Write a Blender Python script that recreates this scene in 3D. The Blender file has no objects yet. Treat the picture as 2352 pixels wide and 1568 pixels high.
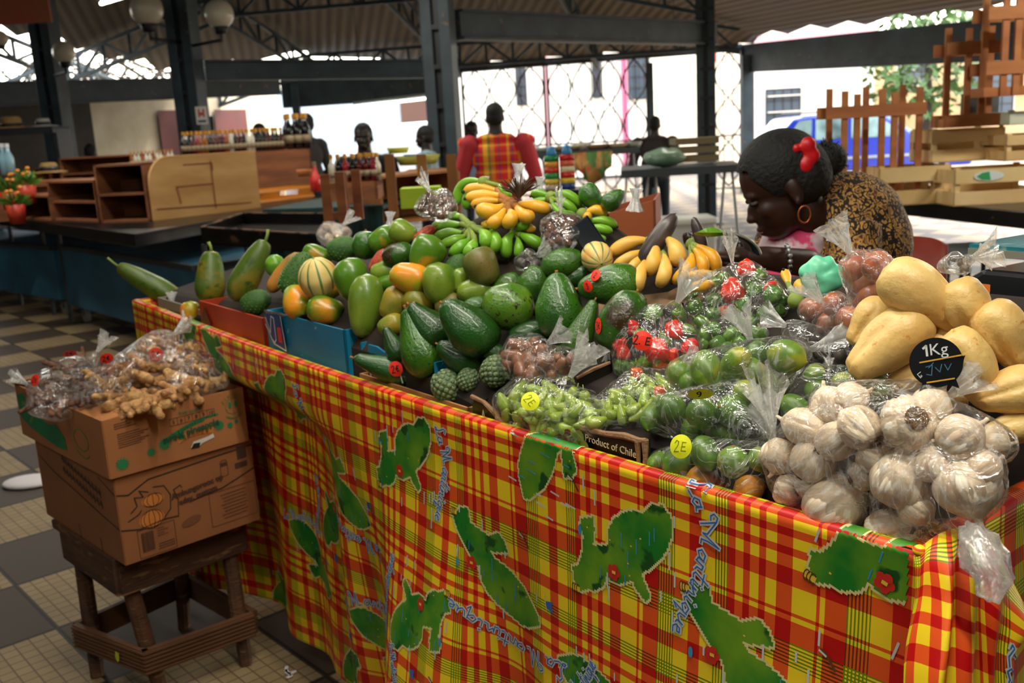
import bpy, bmesh, math, random
import numpy as np
from mathutils import Vector, Matrix, Quaternion, noise as mnoise
random.seed(7); RNG=np.random.default_rng(7)
S=bpy.context.scene; COL=S.collection
PI=math.pi
# ---------------------------------------------------------------- camera maths (2352 x 1568)
FPX=2237.; HC=1.55; PITCH=math.radians(12.2); ROLL=0.055
KF=np.array([0,math.cos(PITCH),-math.sin(PITCH)]); _R0=np.array([1,0,0.]); _U0=np.cross(_R0,KF)
KR=_R0*math.cos(ROLL)-_U0*math.sin(ROLL); KU=_U0*math.cos(ROLL)+_R0*math.sin(ROLL); KC=np.array([0,0,HC])
def ray(x,y): return KF+KR*((x-1176)/FPX)+KU*((784-y)/FPX)
def at(x,y,t): return KC+ray(x,y)*t
def _px(q):
    v=np.array(q,dtype=float)-KC; D=v@KF; return 1176+FPX*(v@KR)/D,784-FPX*(v@KU)/D
def atz(x,y,z): d=ray(x,y); return KC+d*((z-HC)/d[2])
# ---------------------------------------------------------------- stall frame
SA=atz(305,690,1.05); SB=atz(2110,1270,1.05); SL=float(np.linalg.norm(SB-SA)); SD=(SB-SA)/SL; SN=np.array([-SD[1],SD[0],0])
SANG=math.atan2(SD[1],SD[0])
def st(u,v,z): q=SA+SD*u+SN*v; return np.array([q[0],q[1],z])
def uv(q): w=q-SA; return float(w@SD),float(w@SN)
def lerp(a,b,t): return a+(b-a)*t
def sst(a,b,x): t=min(1,max(0,(x-a)/(b-a))); return t*t*(3-2*t)
def surf(u,v):
    z0=1.055+.055*sst(.1,1.1,u)-.06*sst(1.6,2.05,u); k=.20+.20*sst(.7,1.3,u)+.07*sst(1.8,2.2,u)
    v=min(max(v,-.05),.8)
    b=.10*math.exp(-((u-1.62)/.27)**2-((v-.40)/.13)**2)+.07*math.exp(-((u-1.86)/.13)**2-((v-.45)/.09)**2)+.05*math.exp(-((u-2.72)/.22)**2-((v-.27)/.13)**2)
    return z0+k*min(v,.46)-(.05-.035*sst(1.9,2.2,u))*(1-sst(.03,.12,v))+b-1.3*max(0,v-.50)
def onpile(x,y,rpx,dz=0):
    d=ray(x,y); best=(9,1)
    for i in range(560):
        t=.75+i*.006; q=KC+d*t; u,v=uv(q); g=q[2]-(surf(u,v)+rpx*t/FPX*.95+dz)
        if v<.03+(.55-.30*sst(1.9,2.3,u))*rpx*t/FPX or v>.62: continue
        if g<best[0]: best=(g,t)
        if g<=0: return t
    return best[1]
# ---------------------------------------------------------------- materials
def _nt(name):
    m=bpy.data.materials.new(name); m.use_nodes=True; nt=m.node_tree; return m,nt,nt.nodes['Principled BSDF']
def rgb(h):
    if isinstance(h,str):
        h=h.lstrip('#'); c=[int(h[i:i+2],16)/255 for i in (0,2,4)]
        return tuple((x/12.92 if x<=.04045 else ((x+.055)/1.055)**2.4) for x in c)+(1,)
    return tuple(h)+(1,) if len(h)==3 else tuple(h)
MC={}
def mat(name,c,rough=.5,metal=0,c2=None,scale=8,detail=4,lo=.35,hi=.65,bump=0,bscale=None,spec=.5,emit=0,alpha=None,stretch=None,coat=0,vary=0,c3=None,s3=30,l3=.62,h3=.7,sheen=0):
    if name in MC: return MC[name]
    m,nt,b=_nt(name); N=nt.nodes; Lk=nt.links
    b.inputs['Roughness'].default_value=rough; b.inputs['Metallic'].default_value=metal
    b.inputs['Specular IOR Level'].default_value=spec; b.inputs['Coat Weight'].default_value=coat; b.inputs['Coat Roughness'].default_value=.12
    b.inputs['Base Color'].default_value=rgb(c)
    tc=N.new('ShaderNodeTexCoord'); mp=N.new('ShaderNodeMapping'); Lk.new(tc.outputs['Object'],mp.inputs[0])
    if stretch: mp.inputs['Scale'].default_value=stretch
    out=None
    if vary or c2:
        oi=N.new('ShaderNodeObjectInfo'); ad=N.new('ShaderNodeVectorMath'); ad.operation='MULTIPLY_ADD'
        Lk.new(oi.outputs['Random'],ad.inputs[0]); ad.inputs[1].default_value=(7,13,5); Lk.new(tc.outputs['Object'],ad.inputs[2]); Lk.new(ad.outputs[0],mp.inputs[0])
    if c2:
        no=N.new('ShaderNodeTexNoise'); no.inputs['Scale'].default_value=scale; no.inputs['Detail'].default_value=detail; Lk.new(mp.outputs[0],no.inputs['Vector'])
        cr=N.new('ShaderNodeValToRGB'); cr.color_ramp.elements[0].position=lo; cr.color_ramp.elements[1].position=hi
        cr.color_ramp.elements[0].color=rgb(c); cr.color_ramp.elements[1].color=rgb(c2); Lk.new(no.outputs[0],cr.inputs[0]); out=cr.outputs[0]
    if c3:
        n3=N.new('ShaderNodeTexNoise'); n3.inputs['Scale'].default_value=s3; n3.inputs['Detail'].default_value=3; Lk.new(mp.outputs[0],n3.inputs['Vector'])
        r3=N.new('ShaderNodeMapRange'); r3.inputs['From Min'].default_value=l3; r3.inputs['From Max'].default_value=h3; Lk.new(n3.outputs[0],r3.inputs[0])
        mx=N.new('ShaderNodeMix'); mx.data_type='RGBA'; Lk.new(r3.outputs[0],mx.inputs[0]); mx.inputs[7].default_value=rgb(c3)
        if out: Lk.new(out,mx.inputs[6])
        else: mx.inputs[6].default_value=rgb(c)
        out=mx.outputs[2]
    if vary:
        hs=N.new('ShaderNodeHueSaturation'); mr=N.new('ShaderNodeMapRange'); mr.inputs['To Min'].default_value=1-vary; mr.inputs['To Max'].default_value=1+vary
        Lk.new(oi.outputs['Random'],mr.inputs[0]); Lk.new(mr.outputs[0],hs.inputs['Value'])
        mh=N.new('ShaderNodeMapRange'); mh.inputs['To Min'].default_value=.5-vary*.06; mh.inputs['To Max'].default_value=.5+vary*.06
        wn=N.new('ShaderNodeTexWhiteNoise'); wn.noise_dimensions='1D'; Lk.new(oi.outputs['Random'],wn.inputs['W']); Lk.new(wn.outputs[0],mh.inputs[0]); Lk.new(mh.outputs[0],hs.inputs['Hue'])
        if out: Lk.new(out,hs.inputs['Color'])
        else: hs.inputs['Color'].default_value=rgb(c)
        out=hs.outputs[0]
    if out: Lk.new(out,b.inputs['Base Color'])
    if bump:
        bn=N.new('ShaderNodeTexNoise'); bn.inputs['Scale'].default_value=bscale or scale*3; bn.inputs['Detail'].default_value=5; Lk.new(mp.outputs[0],bn.inputs['Vector'])
        bp=N.new('ShaderNodeBump'); bp.inputs['Strength'].default_value=bump; bp.inputs['Distance'].default_value=.01; Lk.new(bn.outputs[0],bp.inputs['Height']); Lk.new(bp.outputs[0],b.inputs['Normal'])
    if emit: b.inputs['Emission Color'].default_value=rgb(c); b.inputs['Emission Strength'].default_value=emit
    if alpha is not None: b.inputs['Alpha'].default_value=alpha
    MC[name]=m; return m
def film(name,tint=(1,1,1),op=.10,rough=.12,bs=22,bump=.8,haze=.0,hcol=(.9,.9,.9)):
    """thin clear plastic: see-through with crinkled glossy glints and a milky veil on the creases"""
    if name in MC: return MC[name]
    m,nt,b=_nt(name); N=nt.nodes; Lk=nt.links; N.remove(b); out=[n for n in N if n.type=='OUTPUT_MATERIAL'][0]
    tc=N.new('ShaderNodeTexCoord')
    no=N.new('ShaderNodeTexNoise'); no.inputs['Scale'].default_value=bs; no.inputs['Detail'].default_value=3; no.inputs['Distortion'].default_value=1.6; Lk.new(tc.outputs['Object'],no.inputs['Vector'])
    # ridged creases
    rd=N.new('ShaderNodeMath'); rd.operation='SUBTRACT'; rd.inputs[1].default_value=.5; Lk.new(no.outputs[0],rd.inputs[0])
    ab=N.new('ShaderNodeMath'); ab.operation='ABSOLUTE'; Lk.new(rd.outputs[0],ab.inputs[0])
    bp=N.new('ShaderNodeBump'); bp.inputs['Strength'].default_value=bump; bp.inputs['Distance'].default_value=.012; Lk.new(ab.outputs[0],bp.inputs['Height'])
    tr=N.new('ShaderNodeBsdfTransparent'); tr.inputs[0].default_value=tint+(1,)
    gl=N.new('ShaderNodeBsdfGlossy'); gl.inputs['Roughness'].default_value=rough; gl.inputs[0].default_value=(1,1,1,1); Lk.new(bp.outputs[0],gl.inputs['Normal'])
    df=N.new('ShaderNodeBsdfDiffuse'); df.inputs[0].default_value=hcol+(1,); Lk.new(bp.outputs[0],df.inputs['Normal'])
    tl=N.new('ShaderNodeBsdfTranslucent'); tl.inputs[0].default_value=hcol+(1,)
    md=N.new('ShaderNodeMixShader'); md.inputs[0].default_value=.5; Lk.new(df.outputs[0],md.inputs[1]); Lk.new(tl.outputs[0],md.inputs[2])
    mr=N.new('ShaderNodeMapRange'); mr.inputs['From Min'].default_value=0; mr.inputs['From Max'].default_value=.035; mr.inputs['To Min'].default_value=min(1,haze+.30); mr.inputs['To Max'].default_value=haze; Lk.new(ab.outputs[0],mr.inputs[0])
    mh=N.new('ShaderNodeMixShader'); Lk.new(mr.outputs[0],mh.inputs[0]); Lk.new(tr.outputs[0],mh.inputs[1]); Lk.new(md.outputs[0],mh.inputs[2])
    fr=N.new('ShaderNodeLayerWeight'); fr.inputs[0].default_value=.22; Lk.new(bp.outputs[0],fr.inputs['Normal'])
    fm=N.new('ShaderNodeMath'); fm.operation='MULTIPLY_ADD'; fm.inputs[1].default_value=.55; fm.inputs[2].default_value=op; fm.use_clamp=True; Lk.new(fr.outputs['Fresnel'],fm.inputs[0])
    ms=N.new('ShaderNodeMixShader'); Lk.new(fm.outputs[0],ms.inputs[0]); Lk.new(mh.outputs[0],ms.inputs[1]); Lk.new(gl.outputs[0],ms.inputs[2])
    Lk.new(ms.outputs[0],out.inputs[0]); MC[name]=m; return m
# ---------------------------------------------------------------- objects
def link(o): COL.objects.link(o); return o
def tag(o,label=None,cat=None,group=None,kind=None):
    if label: o['label']=label
    if cat: o['category']=cat
    if group: o['group']=group
    if kind: o['kind']=kind
    return o
def empty(name,loc,label=None,cat=None,group=None,kind=None,rz=0,quat=None):
    o=bpy.data.objects.new(name,None); link(o); o.location=Vector(loc); o.empty_display_size=.05
    if quat is not None: o.rotation_mode='QUATERNION'; o.rotation_quaternion=quat
    elif rz: o.rotation_euler=(0,0,rz)
    return tag(o,label,cat,group,kind)
def place(o,loc,quat=None,scale=None,rz=None):
    o.location=Vector(loc)
    if quat is not None: o.rotation_mode='QUATERNION'; o.rotation_quaternion=quat
    if rz is not None: o.rotation_euler=(0,0,rz)
    if scale is not None: o.scale=(scale,)*3 if np.isscalar(scale) else scale
    return o
def copy_tree(o,parent=None):
    c=o.copy(); COL.objects.link(c)
    if parent: c.parent=parent; c.matrix_parent_inverse=o.matrix_parent_inverse.copy()
    for ch in list(o.children): copy_tree(ch,c)
    return c
def frame(ax,up=None,roll=0):
    """quaternion whose local Z is ax"""
    z=Vector(ax).normalized(); r=Vector(up) if up is not None else (Vector((0,0,1)) if abs(z.z)<.95 else Vector((0,1,0)))
    x=(r-z*r.dot(z)).normalized(); y=z.cross(x); M=Matrix((x,y,z)).transposed()
    return (M.to_quaternion() @ Quaternion((0,0,1),roll))
class MB:
    def __init__(s): s.v=[]; s.f=[]; s.mi=[]; s.uv=None
    def add(s,vs,fs,mi=0):
        k=len(s.v); s.v+= [tuple(map(float,p)) for p in vs]; s.f+=[tuple(i+k for i in f) for f in fs]; s.mi+=[mi]*len(fs); return s
    def box(s,c,size,rz=0,mi=0,M=None):
        hx,hy,hz=size[0]/2,size[1]/2,size[2]/2
        P=[(x,y,z) for x in(-hx,hx) for y in(-hy,hy) for z in(-hz,hz)]
        if M is not None: P=[tuple((M@Vector(p))+Vector(c)) for p in P]
        else:
            ca,sa=math.cos(rz),math.sin(rz); P=[(c[0]+x*ca-y*sa,c[1]+x*sa+y*ca,c[2]+z) for x,y,z in P]
        return s.add(P,[(0,1,3,2),(4,6,7,5),(0,4,5,1),(2,3,7,6),(0,2,6,4),(1,5,7,3)],mi)
    def bar(s,a,b,w,h=None,up=(0,0,1),mi=0):
        """rectangular bar from a to b, w across, h along up"""
        h=h or w; a=Vector(a); b=Vector(b); d=b-a; L=d.length; z=d.normalized(); u=Vector(up)
        if abs(z.dot(u.normalized()))>.98: u=Vector((0,1,0))
        y=(u-z*u.dot(z)).normalized(); x=y.cross(z); M=Matrix((x,y,z)).transposed()
        return s.box((a+b)/2,(w,h,L),M=M,mi=mi)
    def tube(s,pts,r,n=10,mi=0,cap=True):
        pts=[Vector(p) for p in pts]; rs=[r]*len(pts) if np.isscalar(r) else r
        V=[];Fc=[]; ref=None
        for i,p in enumerate(pts):
            d=(pts[min(i+1,len(pts)-1)]-pts[max(i-1,0)]).normalized()
            if ref is None:
                ref=Vector((0,0,1)) if abs(d.z)<.9 else Vector((1,0,0))
            x=(ref-d*ref.dot(d)).normalized(); ref=x; y=d.cross(x)
            for k in range(n):
                a=2*PI*k/n; V.append(p+(x*math.cos(a)+y*math.sin(a))*rs[i])
        for i in range(len(pts)-1):
            for k in range(n):
                k2=(k+1)%n; Fc.append((i*n+k,i*n+k2,(i+1)*n+k2,(i+1)*n+k))
        if cap: Fc.append(tuple(reversed(range(n)))); Fc.append(tuple((len(pts)-1)*n+k for k in range(n)))
        return s.add(V,Fc,mi)
    def lathe(s,prof,n=20,mi=0,c=(0,0,0),fn=None):
        """prof: (r,z) bottom to top"""
        V=[];Fc=[]
        for i,(r,z) in enumerate(prof):
            for k in range(n):
                a=2*PI*k/n; rr=r*(fn(a,z,i) if fn else 1); V.append((c[0]+rr*math.cos(a),c[1]+rr*math.sin(a),c[2]+z))
        for i in range(len(prof)-1):
            for k in range(n):
                k2=(k+1)%n; Fc.append((i*n+k,i*n+k2,(i+1)*n+k2,(i+1)*n+k))
        Fc.append(tuple(reversed(range(n)))); Fc.append(tuple((len(prof)-1)*n+k for k in range(n)))
        return s.add(V,Fc,mi)
    def ell(s,c,r,M=None,n=16,m=10,mi=0):
        V=[];Fc=[]
        for i in range(1,m):
            th=PI*i/m
            for k in range(n):
                a=2*PI*k/n; p=Vector((r[0]*math.sin(th)*math.cos(a),r[1]*math.sin(th)*math.sin(a),-r[2]*math.cos(th)))
                if M is not None: p=M@p
                V.append(p+Vector(c))
        for i in range(m-2):
            for k in range(n):
                k2=(k+1)%n; Fc.append((i*n+k,i*n+k2,(i+1)*n+k2,(i+1)*n+k))
        lo=Vector((0,0,-r[2])); hi=Vector((0,0,r[2]))
        if M is not None: lo=M@lo; hi=M@hi
        V+= [lo+Vector(c),hi+Vector(c)]; a0=len(V)-2
        for k in range(n): Fc.append((a0,(k+1)%n,k)); Fc.append((a0+1,(m-2)*n+k,(m-2)*n+(k+1)%n))
        return s.add(V,Fc,mi)
    def poly(s,pts,mi=0): return s.add(pts,[tuple(range(len(pts)))],mi)
    def slab(s,pts,off,mi=0):
        """closed prism from a planar polygon pts pushed by off"""
        n=len(pts); P=[Vector(p) for p in pts]; Q=[p+Vector(off) for p in P]
        return s.add(P+Q,[tuple(reversed(range(n))),tuple(range(n,2*n))]+[(i,(i+1)%n,(i+1)%n+n,i+n) for i in range(n)],mi)
    def build(s,name,m,parent=None,smooth=False,bevel=0,fixn=True,world=False,label=None):
        me=bpy.data.meshes.new(name); me.from_pydata(s.v,[],s.f)
        for x in (m if isinstance(m,(list,tuple)) else [m]): me.materials.append(x)
        me.polygons.foreach_set('material_index',s.mi)
        if fixn:
            bm=bmesh.new(); bm.from_mesh(me); bmesh.ops.recalc_face_normals(bm,faces=bm.faces[:]); bm.to_mesh(me); bm.free()
        if smooth: me.polygons.foreach_set('use_smooth',[True]*len(me.polygons))
        o=bpy.data.objects.new(name,me); link(o)
        if parent:
            o.parent=parent
            if world: o.matrix_parent_inverse=Matrix.LocRotScale(parent.location,parent.rotation_quaternion if parent.rotation_mode=='QUATERNION' else parent.rotation_euler,parent.scale).inverted()
        if bevel:
            bv=o.modifiers.new('bevel','BEVEL'); bv.width=bevel; bv.segments=2; bv.limit_method='ANGLE'
        if label: o['label']=label
        return o
def baked(ob):
    dg=bpy.context.evaluated_depsgraph_get(); dg.update(); me=bpy.data.meshes.new_from_object(ob.evaluated_get(dg)); return me
def blend(mb,name,m,parent=None,vox=.01,it=6,world=False,sm=.6,label=None):
    """several solids fused into one continuous skin"""
    o=mb.build(name+'_t',m); r=o.modifiers.new('r','REMESH'); r.mode='VOXEL'; r.voxel_size=vox; r.use_smooth_shade=True
    s=o.modifiers.new('s','SMOOTH'); s.factor=sm; s.iterations=it
    me=baked(o); bpy.data.objects.remove(o); me.name=name
    o=bpy.data.objects.new(name,me); link(o)
    if not me.materials:
        me.materials.append(m)
    if parent:
        o.parent=parent
        if world: o.matrix_parent_inverse=Matrix.LocRotScale(parent.location,parent.rotation_quaternion if parent.rotation_mode=='QUATERNION' else parent.rotation_euler,parent.scale).inverted()
    if label: o['label']=label
    return o
_tc={}
def text_mesh(txt,size,shear=0,bold=0,extrude=.0003):
    k=(txt,size,shear,bold)
    if k in _tc: return _tc[k]
    cu=bpy.data.curves.new('t','FONT'); cu.body=txt; cu.size=size; cu.shear=shear; cu.align_x='CENTER'; cu.align_y='CENTER'; cu.offset=bold; cu.extrude=extrude; cu.resolution_u=3
    o=bpy.data.objects.new('t',cu); link(o); me=baked(o); bpy.data.objects.remove(o); _tc[k]=me; return me
def text(txt,size,m,parent,loc,x,n,name='lettering',shear=0,bold=0,sx=1,world=True):
    """flat lettering centred at loc, reading along x, facing n"""
    me=text_mesh(txt,size,shear,bold).copy(); me.materials.clear(); me.materials.append(m); me.name=name
    o=bpy.data.objects.new(name,me); link(o); x=Vector(x).normalized(); n=Vector(n).normalized(); y=n.cross(x).normalized(); x=y.cross(n)
    M=Matrix((x*sx,y,n)).transposed().to_4x4(); M.translation=Vector(loc)
    o.parent=parent
    if world and parent: o.matrix_parent_inverse=Matrix.LocRotScale(parent.location,parent.rotation_quaternion if parent.rotation_mode=='QUATERNION' else parent.rotation_euler,parent.scale).inverted()
    o.matrix_basis=M; return o
def strokes(mb,lines,w,P,mi=0,lift=0):
    """ribbon strokes; lines in 2-D, P maps (x,y,lift)->3-D"""
    for ln in lines:
        for i in range(len(ln)-1):
            (x0,y0),(x1,y1)=ln[i],ln[i+1]; dx,dy=x1-x0,y1-y0; L=math.hypot(dx,dy) or 1e-6; nx,ny=-dy/L*w/2,dx/L*w/2; ex,ey=dx/L*w*.3,dy/L*w*.3
            mb.add([P(x0+nx-ex,y0+ny-ey,lift),P(x1+nx+ex,y1+ny+ey,lift),P(x1-nx+ex,y1-ny+ey,lift),P(x0-nx-ex,y0-ny-ey,lift)],[(0,1,2,3)],mi)
# ================================================================ materials of the hall
M_steel=mat('steel_paint','#26323a',.55,c2='#34444c',scale=3,c3='#6a5444',s3=9,l3=.68,h3=.72,bump=.15,bscale=20)
M_dark=mat('dark_steel','#12161a',.5)
M_black=mat('black_top','#0e0d0c',.28,c2='#171513',scale=5,c3='#5b3f2c',s3=14,l3=.69,h3=.72)
M_white=mat('white_plaster','#d8cfb8',.8,c2='#c2b79b',scale=2,bump=.1)
M_maroon=mat('maroon_paint','#5e1514',.5,c2='#4a0f10',scale=2)
M_wood=mat('crate_wood','#9a5a2e',.7,c2='#7c4220',scale=2.5,stretch=(1,1,6),bump=.3,bscale=25,vary=.12)
M_pale=mat('pale_wood','#dcc08c',.7,c2='#caa66c',scale=2,stretch=(1,6,1),bump=.2,bscale=25,vary=.08)
def corrug():
    m,nt,b=_nt('corrugated_roof'); N=nt.nodes;L=nt.links; tc=N.new('ShaderNodeTexCoord'); mp=N.new('ShaderNodeMapping'); mp.inputs['Rotation'].default_value=(0,0,math.radians(-12)); L.new(tc.outputs['Object'],mp.inputs[0])
    w=N.new('ShaderNodeTexWave'); w.inputs['Scale'].default_value=1.6; w.bands_direction='X'; L.new(mp.outputs[0],w.inputs['Vector'])
    cr=N.new('ShaderNodeValToRGB'); cr.color_ramp.elements[0].color=rgb('#3f372e'); cr.color_ramp.elements[1].color=rgb('#625747'); L.new(w.outputs[0],cr.inputs[0]); L.new(cr.outputs[0],b.inputs['Base Color'])
    bp=N.new('ShaderNodeBump'); bp.inputs['Strength'].default_value=.6; bp.inputs['Distance'].default_value=.05; L.new(w.outputs[0],bp.inputs['Height']); L.new(bp.outputs[0],b.inputs['Normal']); b.inputs['Roughness'].default_value=.7
    return m
def tiles():
    m,nt,b=_nt('floor_tiles'); N=nt.nodes;L=nt.links; tc=N.new('ShaderNodeTexCoord'); mp=N.new('ShaderNodeMapping'); mp.vector_type='TEXTURE'
    mp.inputs['Rotation'].default_value=(0,0,math.radians(-48.5)); mp.inputs['Location'].default_value=(-1.891,3.368,0); mp.inputs['Scale'].default_value=(.47,.47,.47); L.new(tc.outputs['Object'],mp.inputs[0])
    ck=N.new('ShaderNodeTexChecker'); ck.inputs['Scale'].default_value=1; L.new(mp.outputs[0],ck.inputs['Vector'])
    no=N.new('ShaderNodeTexNoise'); no.inputs['Scale'].default_value=2.2; no.inputs['Detail'].default_value=6; L.new(tc.outputs['Object'],no.inputs['Vector'])
    def br(w,sx,sm,bw=1.):
        k=N.new('ShaderNodeTexBrick'); k.offset=0; k.inputs['Scale'].default_value=sx; k.inputs['Mortar Size'].default_value=sm; k.inputs['Brick Width'].default_value=bw; k.inputs['Row Height'].default_value=w; k.inputs['Mortar Smooth'].default_value=.1; L.new(mp.outputs[0],k.inputs['Vector']); return k
    fine=br(1,10,.06); fine.inputs['Color1'].default_value=rgb('#93805f'); fine.inputs['Color2'].default_value=rgb('#8a7655'); fine.inputs['Mortar'].default_value=rgb('#66543e')
    dk=N.new('ShaderNodeMix'); dk.data_type='RGBA'; dk.inputs[6].default_value=rgb('#3a2f25'); dk.inputs[7].default_value=rgb('#4d4035'); L.new(no.outputs[0],dk.inputs[0])
    mx=N.new('ShaderNodeMix'); mx.data_type='RGBA'; L.new(ck.outputs['Fac'],mx.inputs[0]); L.new(fine.outputs[0],mx.inputs[6]); L.new(dk.outputs[2],mx.inputs[7])
    # sections further off are laid all in beige: large patches chosen by a slow noise
    big=br(1,1,.018); big.inputs['Color1'].default_value=(1,1,1,1); big.inputs['Color2'].default_value=(1,1,1,1); big.inputs['Mortar'].default_value=rgb('#3c3026')
    mu=N.new('ShaderNodeMix'); mu.data_type='RGBA'; mu.blend_type='MULTIPLY'; mu.inputs[0].default_value=.85; L.new(mx.outputs[2],mu.inputs[6]); L.new(big.outputs[0],mu.inputs[7])
    st_=N.new('ShaderNodeMapRange'); st_.inputs['From Min'].default_value=.3; st_.inputs['From Max'].default_value=.75; st_.inputs['To Min'].default_value=1.1; st_.inputs['To Max'].default_value=.8; L.new(no.outputs[0],st_.inputs[0])
    hs=N.new('ShaderNodeHueSaturation'); L.new(mu.outputs[2],hs.inputs['Color']); L.new(st_.outputs[0],hs.inputs['Value']); L.new(hs.outputs[0],b.inputs['Base Color']); b.inputs['Roughness'].default_value=.62; b.inputs['Specular IOR Level'].default_value=.25
    return m
M_roof=corrug(); M_tile=tiles()
M_pave=mat('light_paving','#cbb89a',.7,c2='#b9a587',scale=1.5)
M_asph=mat('street_asphalt','#6e665c',.9,c2='#5f574d',scale=4)
# ---- perimeter (plan)
def pl(x,t): r_=ray(x,300); return np.array([r_[0]/r_[1]*t,t])
W0=pl(-350,15.5); W1=pl(430,21.5); P1=pl(1030,22.7); P2=pl(1705,21.0); P3=pl(2700,11.0)
def seg(a,b): d=b-a; L=np.linalg.norm(d); return d/L,np.array([-d[1],d[0]])/L,L
dA,nA,_=seg(P2,P1); dB,nB,_=seg(P3,P2)   # n points inwards?
cen=np.array([0.,4.]);
if (cen-P1)@nA<0: nA=-nA
if (cen-P2)@nB<0: nB=-nB
def zpx(y_,p,x_=None):
    """height over plan point p seen at pixel row y_ (column follows from p)"""
    x_=_px((p[0],p[1],3.))[0] if x_ is None else x_
    r=ray(x_,y_); return HC+r[2]*p[1]/r[1]
def eaveplane(p,zp,q,zq,slope=.27):
    """plane through two eave points rising inwards"""
    d=(q-p); L=np.linalg.norm(d); d=d/L; n=np.array([-d[1],d[0]]); n=n if (cen-p)@n>0 else -n
    return lambda r: zp+(zq-zp)*((r-p)@d)/L+slope*((r-p)@n)
PB=P2+(P3-P2)*.45
def _on(a,b,x):
    r_=ray(x,300); k=r_[0]/r_[1]; d=b-a; return a+d*((k*a[1]-a[0])/(d[0]-k*d[1]))
_a,_b=_on(P1,P2,1060),_on(P1,P2,1600); _c,_d=_on(P2,P3,1720),_on(P2,P3,2300); _e,_f=_on(W0,W1,60),_on(W0,W1,415)
RA=eaveplane(_a,zpx(150,_a),_b,zpx(112,_b)); RB=eaveplane(_c,zpx(84,_c),_d,zpx(8,_d)); RC=eaveplane(_e,zpx(68,_e),_f,zpx(160,_f),.3)
def roofz(x,y):
    q=np.array([x,y]); return min(RA(q)+.33*max(0,W1[0]+1.2-x),RB(q),RC(q),7.5)
# floor
mb=MB(); mb.box((-2,4,-.05),(46,44,.1)); fl=mb.build('floor',M_tile); tag(fl,kind='structure')
mb=MB(); mb.box((0,55,-.09),(160,120,.04)); g=mb.build('ground_outside',M_asph); tag(g,'pale sunlit street surface outside the market gates','street',kind='structure')
# roof
mb=MB(); V=[];idx={}
poly=[W0,W1,P1,P2,P3,np.array([15,4]),np.array([15,-14]),np.array([-17,-14]),np.array([-18,6])]
def inside(x,y):
    c=False;j=len(poly)-1
    for i in range(len(poly)):
        xi,yi=poly[i];xj,yj=poly[j]
        if (yi>y)!=(yj>y) and x<(xj-xi)*(y-yi)/(yj-yi)+xi: c=not c
        j=i
    return c
NX=110
gx=np.linspace(-18,15,NX); gy=np.linspace(-14,24,NX)
for i,x in enumerate(gx):
    for j,y in enumerate(gy):
        idx[i,j]=len(V); V.append((x,y,roofz(x,y)))
F=[]
for i in range(NX-1):
    for j in range(NX-1):
        if inside((gx[i]+gx[i+1])/2,(gy[j]+gy[j+1])/2): F.append((idx[i,j],idx[i+1,j],idx[i+1,j+1],idx[i,j+1]))
mb.add(V,F); rf=mb.build('ceiling',M_roof); so=rf.modifiers.new('t','SOLIDIFY'); so.thickness=.06; so.offset=1; tag(rf,kind='structure')
# trusses: lattice girders hung below the sheets
def truss(a,b,lab,dep=.55,n=12):
    a=np.array(a);b=np.array(b); o=empty('roof_truss',((a+b)/2)[:2].tolist()+[roofz(*((a+b)/2)[:2])-dep],lab,'roof truss','lattice trusses under the roof sheets',kind='structure')
    P=[a+(b-a)*i/n for i in range(n+1)]; top=[(p[0],p[1],roofz(p[0],p[1])-.12) for p in P]; bot=[(p[0],p[1],roofz(p[0],p[1])-dep) for p in P]
    for nm,L in(('top_chord',top),('bottom_chord',bot)):
        m=MB(); [m.bar(L[i],L[i+1],.065) for i in range(n)]; m.build(nm,M_steel,o,world=True)
    m=MB()
    for i in range(n):
        if i%2: m.bar(top[i],bot[i+1],.045)
        else: m.bar(bot[i],top[i+1],.045)
        m.bar(top[i],bot[i],.05)
    m.build('lattice',M_steel,o,world=True)
uA=(P2-P1)/np.linalg.norm(P2-P1)
truss(P1+nA*1.6-uA*7,P2+nA*1.6,'dark steel lattice truss running across under the roof sheets',n=24)
truss(P1+nA*5-uA*8,P2+nA*5-uA*.5,'dark steel lattice truss running across under the roof sheets',n=24)
truss(P1+nA*8.6-uA*8,P2+nA*8.6-uA*1,'dark steel lattice truss running across under the roof sheets',n=24)
for s_ in (-6,-2.6,.6,3.6): a=P1+uA*s_; truss(a+nA*.8,a+nA*9,'dark steel lattice truss climbing with the roof slope',dep=.5,n=12)
# purlins
def column(x,y,t,w,h,lab,cab=True):
    q=at(x,y,t); zt=min(roofz(q[0],q[1])-.02,h)
    o=empty('steel_column',(q[0],q[1],0),lab,'column'); ang=math.radians(-12)
    M=MB(); ww=w/2
    ca,sa=math.cos(ang),math.sin(ang)
    for s in(-1,1):
        M.box((s*ww*.62*ca,s*ww*.62*sa,zt/2),(w*.38,w*.8,zt),rz=ang)
    M.build('shaft',M_steel,o,bevel=.006)
    M=MB(); M.box((0,0,zt/2),(w*.3,w*.45,zt),rz=ang); 
    for k in range(9): M.box((-.0*sa,-w*.36,.6+k*.42),(w*.7,.03,.05),rz=ang)
    M.build('web_plates',M_dark,o)
    M=MB(); M.box((0,0,.015),(w*1.7,w*1.7,.03),rz=ang); M.build('base_plate',M_dark,o)
    return o,q
cM,qM=column(1022,300,11,.33,9,'thick dark steel column in the middle, left of the man in the chequered waistcoat')
cL2,qL2=column(435,200,13.2,.35,9,'dark steel column with a small red and white notice, behind the bottles')
cL1,qL1=column(128,250,15,.35,9,'leftmost dark steel column beside the single globe lamp')
cRt,qR=column(1622,250,14.5,.28,9,'dark steel column right of centre, rising behind the far tables')
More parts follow.
